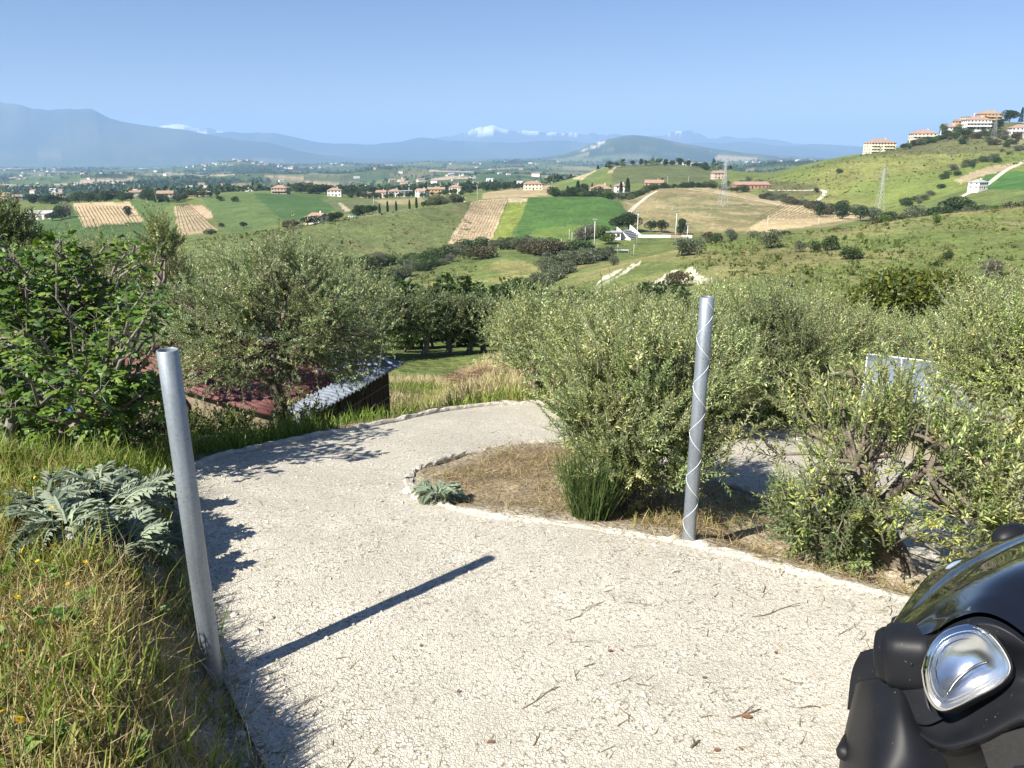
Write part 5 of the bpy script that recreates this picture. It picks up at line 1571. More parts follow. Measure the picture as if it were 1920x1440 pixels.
def hut():
    w = Vector((.30, .954, 0)); h = Vector((-.954, .30, 0))
    P1 = Vector((-3.72, 12.75, 0))
    eave = -2.05; slope = .16; Lw, Lh = 3.45, 3.9
    t = thing("hut", "low hut with red corrugated roof, zinc sheet end and dark cane wall", "hut", (P1.x, P1.y, eave - 1.4))
    z0 = t.location.z
    def W(a, b, z): return (w * a + h * b + Vector((0, 0, z - z0)))
    # corrugated sheets, running down the slope (along h)
    def sheet(name, a0, a1, b0, b1, mat, lift=0., label=None):
        n = max(8, int((a1 - a0) / .019)); V = []
        A = np.linspace(a0, a1, n)
        for b in np.linspace(b0, b1, 7):
            for a in A:
                sag = -.012 * math.sin((b - b0) / (b1 - b0) * 9.4)
                V.append(W(a, b, eave + slope * b + .024 * math.sin(a / .145 * 6.2832) + lift + sag))
        Fc = [(i * n + k, i * n + k + 1, (i + 1) * n + k + 1, (i + 1) * n + k) for i in range(6) for k in range(n - 1)]
        mb = MB(); mb.add(V, Fc)
        o = mb.build(name, mat, t, True)
        if label: o["label"] = label
        md = o.modifiers.new("thick", 'SOLIDIFY'); md.thickness = .004
    for k in range(4):                       # red sheets, toward us
        sheet("roof_sheet", -.35 + k * .80, -.35 + k * .80 + .86, .35, 4.05, m_redroof, .01 + .006 * (k % 2))
    for k in range(5):                       # zinc sheets along the eave and the far end
        sheet("roof_sheet", -.35 + k * .84, -.35 + k * .84 + .89, -.22, .32 if k < 3 else 1.5, m_bluesheet, .0 + .006 * (k % 2), "zinc roof sheet with rusty streaks")
    sheet("roof_sheet", 2.85, 3.85, 1.2, 4.0, m_bluesheet, .012, "zinc roof sheet with rusty streaks")
    # cane wall along the eave
    rs = np.random.default_rng(8); mb = MB()
    for k in range(150):
        a = .02 + k * (Lw - .04) / 149
        r = rs.uniform(.008, .015)
        q0 = W(a, rs.normal(0, .006), eave - 1.9); q1 = W(a + rs.normal(0, .02), rs.normal(0, .006), eave - .02)
        mb.tube([q0, q1], r, 5)
    mb.build("cane_panel", m_cane, t, kind="stuff")
    for z in (-.16, -.42, -.72):
        mb = MB(); mb.tube([W(-.02, -.022, eave + z), W(Lw, -.022, eave + z + .01)], .014, 6); mb.build("batten", m_batten, t)
    for a in (0.0, 1.15, 2.3, Lw):
        mb = MB(); mb.tube([W(a, .03, eave - 2.0), W(a, .03, eave)], .04, 6); mb.build("post", m_wood, t)
    # walls
    def wall(a0, b0, a1, b1, ztop0, ztop1, th, name="wall"):
        d = (W(a1, b1, 0) - W(a0, b0, 0)); d.z = 0; nrm = Vector((d.y, -d.x, 0)).normalized() * th
        A = W(a0, b0, eave - 2.2); B = W(a1, b1, eave - 2.2); A2 = W(a0, b0, ztop0); B2 = W(a1, b1, ztop1)
        mb = MB(); mb.add([A, B, B2, A2, A + nrm, B + nrm, B2 + nrm, A2 + nrm], [(0, 1, 2, 3), (7, 6, 5, 4), (0, 4, 5, 1), (3, 2, 6, 7), (1, 5, 6, 2), (0, 3, 7, 4)])
        mb.build(name, m_wall, t)
    wall(.05, .15, .05, 3.8, eave - .02, eave + slope * 3.7 - .02, -.2)
    wall(.05, 3.8, Lw, 3.8, eave + slope * 3.7 - .03, eave + slope * 3.7 - .03, .2)
    wall(Lw, 3.6, Lw, .1, eave + slope * 3.6 - .03, eave - .03, .12)
    for b in (.2, 1.4, 2.6, 3.8):
        mb = MB(); mb.tube([W(-.33, b, eave + slope * b - .06), W(Lw + .3, b, eave + slope * b - .06)], .035, 6); mb.build("purlin", m_wood, t)
hut()

# small masonry tank with a dark lid and a blue thing on it
p = at(112, 800, 8.0)
t = thing("water_tank", "small old concrete tank with a dark flat lid under the fig tree", "tank", (p.x, p.y, ground(p.x, p.y)), .15)
zt = at(112, 785, 8.0).z - t.location.z
mb = MB(); mb.box(-.28, .42, -.25, .35, -.4, zt); mb.build("wall", m_concrete, t)
mb = MB(); mb.box(-.34, .62, -.31, .45, zt + .002, zt + .035); mb.build("lid", m_darkstone, t)
m_blue = simple("blue_plastic", (.05, .13, .42), .4)
rs = np.random.default_rng(5)
V = []; 
for i in range(5):
    for k in range(9):
        a = 6.2832 * k / 9; r = (.085, .10, .09, .06, .02)[i] * (1 + rs.normal(0, .12))
        V.append((r * math.cos(a), r * math.sin(a), (.0, .03, .07, .10, .12)[i] + rs.normal(0, .006)))
mb = MB(); mb.add(V, [(i * 9 + k, i * 9 + (k + 1) % 9, (i + 1) * 9 + (k + 1) % 9, (i + 1) * 9 + k) for i in range(4) for k in range(9)])
o = mb.build("plastic_bag", m_blue, None, False, label="crumpled blue plastic bag on the tank's dark lid", category="bag")
o.location = (t.location.x + .12, t.location.y, t.location.z + zt + .035)
lump("boulder", tuple(at(385, 862, 8.6)), .48, 33, m_darkstone, "dark rounded boulder in shade beside the drive, before the hut", "boulder", .55)

# ================================================================== PLASTIC GREENHOUSE
def polytunnel():
    A = at(1622, 700, 12.6); A.z = at(1622, 670, 12.6).z - .45
    B = at(1892, 730, 11.7); B.z = at(1892, 703, 11.7).z - .45
    t = thing("polytunnel", "low greenhouse of bluish plastic film stretched over white hoops among the olives", "greenhouse", A)
    d = (B - A); L = d.length; d.normalize()
    side = Vector((d.y, -d.x, 0)).normalized()
    R_, H_ = .95, .45
    def P(s, a, k=1.0):
        return d * s + side * (math.cos(a) * R_ * k) + Vector((0, 0, math.sin(a) ** 1.0 * H_ * k if math.sin(a) > 0 else 0))
    m, nt, out = new_mat("plastic_film")
    b = N(nt, "ShaderNodeBsdfPrincipled"); b.inputs['Base Color'].default_value = (.25, .30, .39, 1); b.inputs['Roughness'].default_value = .28
    tr = N(nt, "ShaderNodeBsdfTranslucent"); tr.inputs[0].default_value = (.5, .55, .62, 1)
    mx = N(nt, "ShaderNodeMixShader"); mx.inputs[0].default_value = .35
    nt.links.new(b.outputs[0], mx.inputs[1]); nt.links.new(tr.outputs[0], mx.inputs[2]); nt.links.new(mx.outputs[0], out.inputs[0])
    mb = MB(); n, k_ = 25, 17; V = []
    for i in range(n):
        s = L * i / (n - 1); sag = 1 - .018 * (math.sin(i / (n - 1) * math.pi * 4) ** 2)
        for k in range(k_): V.append(P(s, math.pi * k / (k_ - 1), sag))
    mb.add(V, [(i * k_ + k, i * k_ + k + 1, (i + 1) * k_ + k + 1, (i + 1) * k_ + k) for i in range(n - 1) for k in range(k_ - 1)])
    mb.build("film", m, t, True)
    mh = simple("white_hoop", (.72, .74, .76), .5)
    for i in range(5):
        mb = MB(); mb.tube([P(L * i / 4, math.pi * k / 14, 1.012) for k in range(15)], .014, 6); mb.build("hoop", mh, t, True)
    mb = MB(); mb.add([P(.0, math.pi * k / 16) for k in range(17)], [tuple(range(17))]); mb.build('end_film', m, t)
    for a in (.62, 2.0):
        mb = MB(); mb.tube([P(-.02, a, 1.02), P(L + .02, a, 1.02)], .011, 6); mb.build("rail", mh, t, True)
polytunnel()
p = on_ground(1728, 822, 5.0, 12)
t = thing("fence_post", "grey wooden post standing among the right-hand olives", "post", p)
mb = MB(); mb.tube([(0, 0, -.2), (.01, 0, .3), (.03, 0, .62)], [.03, .028, .026], 7); mb.build("shaft", m_concrete, t, True)

# pile of cut brushwood in the field
p = on_ground(925, 712, 12, 30)
rs = np.random.default_rng(66); n = 900
a = rs.uniform(0, 6.28, n); r = np.sqrt(rs.random(n))
P_ = np.column_stack([r * np.cos(a) * .95, r * np.sin(a) * .5, (1 - r) * .30 * rs.random(n) + .03])
D_ = np.column_stack([rs.normal(0, 1, n), rs.normal(0, .6, n), rs.normal(.15, .2, n)])
v, f, c = twig_prisms(P_, P_ + unit(D_) * rs.uniform(.15, .45, (n, 1)), np.full(n, .006), (1, 1, 1))
c = np.repeat(pick(rs, np.array([[.34, .22, .16], [.40, .27, .19], [.44, .34, .22]]), n), 6, 0)
o = link("brush_pile", np_mesh("brush_pile", v, f, m_dry, c), label="heap of reddish cut brushwood in the dry grass field", category="brushwood")
o.location = p
# ================================================================== SMALL BLACK CAR, lower right
def car_paint():
    m, nt, out = new_mat("black_paint")
    b = N(nt, "ShaderNodeBsdfPrincipled"); b.inputs['Base Color'].default_value = (.006, .007, .010, 1)
    b.inputs['Roughness'].default_value = .12; b.inputs['Coat Weight'].default_value = 1.0; b.inputs['Coat Roughness'].default_value = .02
    tc = N(nt, "ShaderNodeTexCoord"); no = N(nt, "ShaderNodeTexNoise"); no.inputs['Scale'].default_value = 160; no.inputs['Detail'].default_value = 3
    nt.links.new(tc.outputs['Object'], no.inputs['Vector'])
    r = ramp(nt, [(.45, .10), (.8, .26)]); nt.links.new(no.outputs['Fac'], r.inputs[0]); nt.links.new(r.outputs[0], b.inputs['Roughness'])
    nt.links.new(b.outputs[0], out.inputs[0]); return m
def plastic():
    m, nt, out = new_mat("black_plastic")
    b = N(nt, "ShaderNodeBsdfPrincipled"); b.inputs['Roughness'].default_value = .46; b.inputs['Specular IOR Level'].default_value = .2
    tc = N(nt, "ShaderNodeTexCoord"); no = N(nt, "ShaderNodeTexNoise"); no.inputs['Scale'].default_value = 5; no.inputs['Detail'].default_value = 8
    nt.links.new(tc.outputs['Object'], no.inputs['Vector'])
    r = ramp(nt, [(.3, (.007, .008, .011)), (.7, (.014, .015, .018))]); nt.links.new(no.outputs['Fac'], r.inputs[0])
    n2 = N(nt, "ShaderNodeTexNoise"); n2.inputs['Scale'].default_value = 75; n2.inputs['Detail'].default_value = 2
    nt.links.new(tc.outputs['Object'], n2.inputs['Vector'])
    k = ramp(nt, [(.72, 0.), (.76, .8)]); nt.links.new(n2.outputs['Fac'], k.inputs[0])
    c = mixc(nt, r.outputs[0], (.16, .15, .13), k.outputs[0])
    nt.links.new(c, b.inputs['Base Color'])
    n3 = N(nt, "ShaderNodeTexNoise"); n3.inputs['Scale'].default_value = 500
    nt.links.new(tc.outputs['Object'], n3.inputs['Vector'])
    bp = N(nt, "ShaderNodeBump"); bp.inputs['Strength'].default_value = .12; bp.inputs['Distance'].default_value = .002
    nt.links.new(n3.outputs['Fac'], bp.inputs['Height']); nt.links.new(bp.outputs[0], b.inputs['Normal'])
    nt.links.new(b.outputs[0], out.inputs[0]); return m
m_paint = car_paint(); m_plastic = plastic()
m_intake = simple("intake_black", (.006, .006, .007), .6)
m_tyre = simple("tyre", (.02, .02, .021), .85)
m_rim = simple("rim", (.45, .46, .48), .3, metal=.8)

def spl(pts, n):
    pts = [Vector(p) for p in pts]
    m_ = len(pts); out = []
    for i in range(n):
        t = i / (n - 1) * (m_ - 1); k = min(int(t), m_ - 2); t -= k
        p0 = pts[max(k - 1, 0)] if k > 0 else pts[0] * 2 - pts[1]
        p1, p2 = pts[k], pts[k + 1]
        p3 = pts[k + 2] if k + 2 < m_ else pts[-1] * 2 - pts[-2]
        out.append(0.5 * ((2 * p1) + (p2 - p0) * t + (2 * p0 - 5 * p1 + 4 * p2 - p3) * t * t + (3 * p1 - p0 - 3 * p2 + p3) * t ** 3))
    return out

def loft(curves, nu=40, nv=30):
    C = [spl(c, nu) for c in curves]
    cols = [spl([c[i] for c in C], nv) for i in range(nu)]
    V = [cols[i][j] for j in range(nv) for i in range(nu)]
    Fc = [(j * nu + i, j * nu + i + 1, (j + 1) * nu + i + 1, (j + 1) * nu + i) for j in range(nv - 1) for i in range(nu - 1)]
    mb = MB(); mb.add(V, Fc); return mb

def small_car():
    g0 = Vector((1.75, 2.3, 0))
    t = thing("car", "front corner of a small glossy black car with a clear rounded headlamp", "car", g0)
    def pts(L): return [at(u, v, Y) - g0 for u, v, Y in L]
    def part(mb, name, mat, smooth=True, parent=None, th=None, flip=False, **kw):
        o = mb.build(name, mat, parent or t, smooth, **kw)
        if th:
            md = o.modifiers.new("thick", 'SOLIDIFY'); md.thickness = th; md.offset = 0
        return o
    # bonnet: from the seam over the lamp up to the crest and down the far side
    E  = pts([(1662,1200,2.33),(1700,1196,2.26),(1745,1186,2.20),(1790,1160,2.155),(1835,1148,2.11),(1880,1160,2.06),(1930,1196,2.00),(2000,1262,1.92),(2120,1400,1.80)])
    M0 = pts([(1664,1192,2.345),(1704,1180,2.29),(1752,1160,2.245),(1800,1130,2.215),(1850,1112,2.18),(1905,1118,2.14),(1970,1150,2.08),(2060,1215,2.0),(2200,1340,1.88)])
    M1 = pts([(1668,1184,2.37),(1712,1160,2.34),(1765,1122,2.33),(1815,1092,2.32),(1868,1070,2.31),(1930,1056,2.29),(2010,1056,2.24),(2120,1070,2.16),(2290,1160,2.04)])
    S  = pts([(1674,1178,2.40),(1716,1143,2.41),(1762,1104,2.45),(1806,1074,2.49),(1858,1046,2.54),(1920,1018,2.60),(2010,988,2.66),(2130,958,2.72),(2320,940,2.8)])
    kf = [min(1.0, .12 + i * .30) for i in range(len(S))]
    S2 = [p + Vector((.02, .10, -.035)) * k for p, k in zip(S, kf)]; S3 = [p + Vector((.02, .24, -.16)) * k for p, k in zip(S, kf)]; S4 = [p + Vector((.0, .30, -.42)) * k for p, k in zip(S, kf)]
    part(loft([E, M0, M1, S, S2, S3, S4], 60, 60), "bonnet", m_paint)
    # black surround of the lamp
    E2 = [p + Vector((-.004, -.012, -.008)) for p in E]
    G1 = pts([(1672,1232,2.31),(1704,1236,2.24),(1740,1222,2.17),(1790,1196,2.10),(1840,1180,2.06),(1890,1192,2.01),(1945,1232,1.95),(2010,1300,1.87),(2130,1430,1.76)])
    G2 = pts([(1676,1272,2.30),(1700,1286,2.24),(1735,1290,2.18),(1790,1282,2.12),(1845,1262,2.08),(1900,1258,2.02),(1955,1278,1.96),(2015,1330,1.87),(2130,1452,1.76)])
    G3 = pts([(1680,1300,2.27),(1698,1328,2.21),(1728,1352,2.14),(1775,1362,2.07),(1835,1340,2.02),(1905,1308,1.97),(1965,1306,1.92),(2020,1352,1.84),(2130,1470,1.74)])
    G4 = pts([(1684,1310,2.22),(1702,1348,2.15),(1732,1382,2.07),(1775,1398,2.00),(1840,1382,1.955),(1910,1350,1.92),(1970,1338,1.88),(2025,1378,1.81),(2130,1490,1.72)])
    G5 = pts([(1690,1320,2.21),(1708,1360,2.15),(1738,1396,2.08),(1778,1412,2.02),(1842,1396,1.98),(1914,1364,1.945),(1974,1352,1.90),(2028,1392,1.84),(2130,1505,1.74)])
    # recessed cheek left of the lamp
    part(loft([pts([(1672,1278,2.245),(1700,1276,2.21),(1735,1286,2.165)]), pts([(1684,1322,2.21),(1712,1322,2.17),(1745,1330,2.12)]), pts([(1706,1352,2.15),(1736,1360,2.10),(1772,1346,2.07)])], 14, 14), "cheek", m_plastic, th=.006)
    # headlamp
    c0 = at(1812, 1252, 2.02) - g0
    ax = (Vector((0, 0, EYE)) - (c0 + g0)).normalized()
    ax = (ax + Vector((-.10, .10, .05))).normalized()
    ex = Vector((0, 0, 1)).cross(ax).normalized(); ey = ax.cross(ex)
    # outline of the lens, in image-like axes
    ol_px = [(1728,1258),(1738,1222),(1762,1190),(1796,1174),(1830,1171),(1856,1184),(1878,1208),(1894,1236),(1897,1256),(1884,1276),(1862,1292),(1830,1308),(1798,1324),(1768,1333),(1748,1322),(1734,1294)]
    def onplane(u, v):
        d = at(u, v, 1.0) - Vector((0, 0, EYE)); o = Vector((0, 0, EYE))
        k = ((c0 + g0) - o).dot(ax) / d.dot(ax); q = o + d * k - g0 - c0
        return q.dot(ex), q.dot(ey)
    O2 = [onplane(u, v) for u, v in ol_px]
    O2 = [(p.x, p.y) for p in spl([(x, y, 0) for x, y in O2 + [O2[0]]], 65)[:-1]]
    n = len(O2); cx = sum(p[0] for p in O2) / n; cy = sum(p[1] for p in O2) / n
    def ringp(k, z, kx=None): return [c0 + ex * (cx + (x - cx) * k) + ey * (cy + (y - cy) * k) + ax * z for x, y in O2]
    def rings(R, closed_end=True):
        mb = MB(); V = [p for r in R for p in r]
        Fc = [(i * n + k, i * n + (k + 1) % n, (i + 1) * n + (k + 1) % n, (i + 1) * n + k) for i in range(len(R) - 1) for k in range(n)]
        if closed_end: Fc.append(tuple((len(R) - 1) * n + k for k in range(n)))
        mb.add(V, Fc); return mb
    sur = loft([E2, G1, G2, G3, G4, G5], 110, 90)
    SV = np.concatenate(sur.v) - np.array(c0)
    sx_, sy_ = SV @ np.array(ex), SV @ np.array(ey)
    hole = in_poly(sx_, sy_, [(cx + (x - cx) * 1.0, cy + (y - cy) * 1.0) for x, y in O2])
    sur.f[4] = [f_ for f_ in sur.f[4] if not all(hole[k_] for k_ in f_)]      # opening for the headlamp
    part(sur, "lamp_surround", m_plastic)
    lamp = part(rings([ringp(1.02, -.13), ringp(1.02, -.01), ringp(1.005, .003), ringp(.99, .001), ringp(.985, -.01)], False), "headlamp", m_plastic, label="clear rounded headlamp in a black surround")
    m, nt, out = new_mat("lamp_chrome")
    b = N(nt, "ShaderNodeBsdfPrincipled"); b.inputs['Metallic'].default_value = 1.0; b.inputs['Roughness'].default_value = .20; b.inputs['Base Color'].default_value = (.93, .94, .95, 1)
    nt.links.new(b.outputs[0], out.inputs[0]); m_chrome = m; m_chrome_dark = simple('shield_metal', (.10, .10, .11), .25, metal=.8)
    part(rings([ringp(.985, -.002), ringp(.97, -.014), ringp(.945, -.018), ringp(.925, -.014)], False), "bezel", simple("lamp_bezel", (.17, .17, .165), .3, metal=.2, var=.1), True, lamp)
    part(rings([ringp(.925, -.014), ringp(.90, -.024), ringp(.84, -.033), ringp(.70, -.050), ringp(.52, -.066), ringp(.32, -.078), ringp(.12, -.083), ringp(.02, -.083)]), "reflector", m_chrome, True, lamp)
    m, nt, out = new_mat("lamp_glass")
    gl = N(nt, "ShaderNodeBsdfTransparent"); gl.inputs[0].default_value = (.95, .97, .98, 1)
    gs = N(nt, "ShaderNodeBsdfGlossy"); gs.inputs['Roughness'].default_value = .02
    fr = N(nt, "ShaderNodeFresnel"); fr.inputs[0].default_value = 1.45
    mx = N(nt, "ShaderNodeMixShader"); nt.links.new(fr.outputs[0], mx.inputs[0]); nt.links.new(gl.outputs[0], mx.inputs[1]); nt.links.new(gs.outputs[0], mx.inputs[2])
    nt.links.new(mx.outputs[0], out.inputs[0])
    R = []
    for i in range(22):
        k = 1.0 - (i / 21) ** 1.0 * .985
        dome = .060 * (1 - k ** 2.6) + .004
        rid = .0030 * math.sin(i * 2.4) if .66 < k < .97 else 0
        R.append(ringp(k, dome + rid))
    lens = part(rings(R), "lens", m, True, lamp)
    mb = MB()
    bs = [c0 + ex * (cx + x) + ey * (cy + y) + ax * z for x, y, z in [(-.030,-.095,-.030),(-.022,-.055,-.034),(-.004,-.012,-.040),(.022,.024,-.038),(.046,.046,-.036)]]
    mb.tube(spl(bs, 16), [.003 + .0030 * math.sin(i / 15 * 3.14) for i in range(16)], 8)
    part(mb, "bulb_shield", m_chrome_dark, True, lamp)
    # drum-shaped pod beside the lamp
    a = at(1762, 1236, 2.215) - g0; b_ = at(1664, 1223, 2.295) - g0
    ax2 = (b_ - a).normalized(); up2 = (Vector((0, 0, 1)) - ax2 * ax2.z).normalized(); sd2 = ax2.cross(up2)
    mb = MB(); V = []; m_ = 28
    prof = [(0.0, 1.0), (.35, 1.03), (.75, 1.03), (.93, 1.0), (1.0, .93), (1.02, .86), (1.10, .84), (1.22, .70), (1.25, .45)]
    L2 = (b_ - a).length
    for s_, r_ in prof:
        for k in range(m_):
            th = 6.2832 * k / m_; cc, ss = math.cos(th), math.sin(th)
            cc = math.copysign(abs(cc) ** .72, cc); ss = math.copysign(abs(ss) ** .72, ss)
            V.append(a + ax2 * (L2 * s_) + (up2 * ss * .104 + sd2 * cc * .088) * r_ - up2 * .008 * s_)
    mb.add(V, [(i * m_ + k, i * m_ + (k + 1) % m_, (i + 1) * m_ + (k + 1) % m_, (i + 1) * m_ + k) for i in range(len(prof) - 1) for k in range(m_)] + [tuple((len(prof) - 1) * m_ + k for k in range(m_)), tuple(reversed(range(m_)))])
    part(mb, "indicator_pod", m_plastic)
    mb = MB(); q = at(1709, 1245, 2.19) - g0; mb.tube([q, q + (Vector((0, 0, EYE)) - q - g0).normalized() * .02], .006, 10); part(mb, "screw_cap", m_intake)
    # bumper corner
    rowsP = [(1284, [(1603,1290,2.42),(1616,1284,2.36),(1645,1281,2.29),(1682,1283,2.23),(1704,1300,2.22)]),
             (1330, [(1592,1336,2.40),(1604,1332,2.32),(1640,1330,2.20),(1690,1334,2.13),(1722,1352,2.14)]),
             (1385, [(1580,1392,2.36),(1592,1390,2.27),(1636,1392,2.12),(1700,1396,2.05),(1762,1408,2.06)]),
             (1450, [(1572,1452,2.30),(1585,1454,2.20),(1634,1460,2.04),(1706,1462,1.99),(1776,1452,2.02)]),
             (1560, [(1568,1560,2.22),(1584,1564,2.10),(1640,1572,1.95),(1712,1574,1.92),(1780,1560,1.96)])]
    curves = [pts(r) for _, r in rowsP]
    top = [p + Vector((.04, .06, -.035)) for p in curves[0]]
    part(loft([[p + Vector((.06, .10, -.16)) for p in top], top, [p + Vector((.006, .012, .008)) for p in curves[0]]] + curves, 40, 60), "bumper", m_plastic)
    part(loft([pts([(1616,1222,2.50),(1650,1216,2.46),(1700,1220,2.38)]), pts([(1600,1262,2.49),(1640,1258,2.42),(1696,1262,2.33)]), pts([(1592,1330,2.46),(1636,1330,2.38),(1692,1330,2.28)])], 18, 14), "bumper_inner", m_plastic, th=.02)
    # lower grille opening and lower valance
    part(loft([pts([(1700,1430,2.06),(1730,1408,2.05),(1776,1400,2.03),(1842,1388,1.99)]), pts([(1690,1470,2.10),(1730,1460,2.09),(1790,1450,2.07),(1862,1430,2.03)]), pts([(1690,1560,2.05),(1740,1560,2.04),(1800,1560,2.02),(1890,1540,1.98)])], 20, 16), "grille_opening", m_intake)
    part(loft([pts([(1836,1392,1.985),(1880,1376,1.955),(1930,1362,1.93),(1985,1356,1.895),(2030,1398,1.83)]), pts([(1850,1432,1.97),(1900,1420,1.935),(1960,1410,1.90),(2020,1420,1.85),(2060,1450,1.79)]), pts([(1880,1540,1.90),(1940,1530,1.87),(2010,1530,1.82),(2070,1540,1.77),(2120,1570,1.70)])], 24, 18), "valance", m_paint)
    mb = MB(); q = at(1582, 1412, 2.27) - g0; mb.tube([q + Vector((.05, .06, 0)), q, q + Vector((-.012, -.012, 0))], [.03, .028, .02], 10); part(mb, "parking_sensor", m_intake)
    # far lamp, mirror
    def blob(c, r, name, mat, rz=0., par=None):
        mb = MB(); V = []; n1, n2 = 20, 12
        for i in range(n2 + 1):
            th = math.pi * i / n2
            for k in range(n1):
                a = 6.2832 * k / n1
                x, y, z = math.sin(th) * math.cos(a) * r[0], math.sin(th) * math.sin(a) * r[1], math.cos(th) * r[2]
                V.append(c + Vector((x * math.cos(rz) - y * math.sin(rz), x * math.sin(rz) + y * math.cos(rz), z)))
        mb.add(V, [(i * n1 + k, i * n1 + (k + 1) % n1, (i + 1) * n1 + (k + 1) % n1, (i + 1) * n1 + k)[::-1] for i in range(n2) for k in range(n1)])
        return part(mb, name, mat, True, par)
    m_farl = simple("far_lamp_glass", (.55, .66, .80), .08, metal=.6)
    q = at(1804, 1062, 2.62) - g0
    fl = blob(q + Vector((.03, .03, -.030)), (.09, .04, .045), "headlamp", m_plastic, .3)
    blob(q + Vector((.010, .012, -.012)), (.080, .028, .030), "lens", m_farl, .3, fl)
    q = at(1900, 1008, 2.92) - g0
    mi = blob(q, (.10, .06, .062), "door_mirror", m_plastic, .3)
    mb = MB(); mb.tube([q + Vector((.03, -.02, -.03)), q + Vector((.14, -.10, -.12))], [.02, .025], 8); part(mb, "mirror_arm", m_plastic, True, mi)
    # shut line between wing and bonnet
    mb = MB(); mb.tube([p + Vector((0, -.001, .001)) for p in spl(pts([(1768,1152,2.243),(1776,1128,2.30),(1800,1094,2.33),(1840,1058,2.39),(1890,1030,2.47),(1950,1004,2.52)]), 24)], .0022, 5)
    part(mb, "shut_line", m_intake)
    # inner hull, windscreen, wheels, so that it stays a car from the side
    xf, yn, yf = 1.48 - g0.x, 1.80 - g0.y, 2.72 - g0.y
    mb = MB(); prof = [(.05, .30), (.06, .50), (.25, .60), (.9, .70), (2.2, .72), (2.2, .25), (.3, .22)]; m7 = len(prof)
    V = [Vector((xf + s_, y_, z)) for y_ in (yn, yf) for s_, z in prof]
    mb.add(V, [tuple(reversed(range(m7))), tuple(range(m7, 2 * m7))] + [(i, (i + 1) % m7, m7 + (i + 1) % m7, m7 + i) for i in range(m7)])
    part(mb, "body", m_plastic, False)
    part(loft([[Vector((xf + 1.25, yn, .86)), Vector((xf + 1.15, (yn + yf) / 2, .95)), Vector((xf + 1.25, yf, .90))], [Vector((xf + 1.75, yn + .1, 1.46)), Vector((xf + 1.68, (yn + yf) / 2, 1.52)), Vector((xf + 1.75, yf - .1, 1.46))]], 16, 8), "windscreen", simple("screen_glass", (.02, .025, .03), .04), th=.006)
    for y_ in (yn + .02, yf + .02):
        w = Vector((xf + .62, y_, .28)); mb = MB(); V = []
        for s_, r_ in [(-.07, .20), (-.065, .26), (-.04, .28), (.04, .28), (.065, .26), (.07, .20)]:
            for k in range(28):
                a = 6.2832 * k / 28; V.append(w + Vector((math.cos(a) * r_, s_, math.sin(a) * r_)))
        mb.add(V, [(i * 28 + k, i * 28 + (k + 1) % 28, (i + 1) * 28 + (k + 1) % 28, (i + 1) * 28 + k) for i in range(5) for k in range(28)])
        wh = part(mb, "wheel", m_tyre)
        mb = MB(); mb.tube([w - Vector((0, .06, 0)), w + Vector((0, .06, 0))], .2, 24); part(mb, "rim", m_rim, False, wh)
small_car()
# ================================================================== BUILDINGS
def wallm(name, c, var=.10): return simple(name, c, .9, var=var, scale=.6)
BM = {k: wallm("plaster_" + k, c) for k, c in dict(white=(.74, .72, .68), cream=(.68, .60, .47), yellow=(.70, .66, .47), ochre=(.50, .33, .16), pink=(.60, .45, .37), grey=(.45, .44, .42), brick=(.38, .27, .20), stone=(.46, .40, .30), red=(.42, .20, .15)).items()}
m_tile = simple("roof_tile", (.31, .20, .15), .9, var=.3, scale=1.2)
m_tile2 = simple("roof_tile_old", (.30, .21, .15), .9, var=.3, scale=1.2)
m_greyroof = simple("grey_roof", (.36, .36, .37), .7, var=.2, scale=.6)
m_glass = simple("window_dark", (.035, .04, .05), .15, var=.2)
m_shut = simple("shutter", (.16, .12, .075), .8, var=.2)
m_steel = simple("pylon_steel", (.40, .41, .42), .5, metal=.3)
m_railing = simple("railing", (.55, .52, .46), .7)

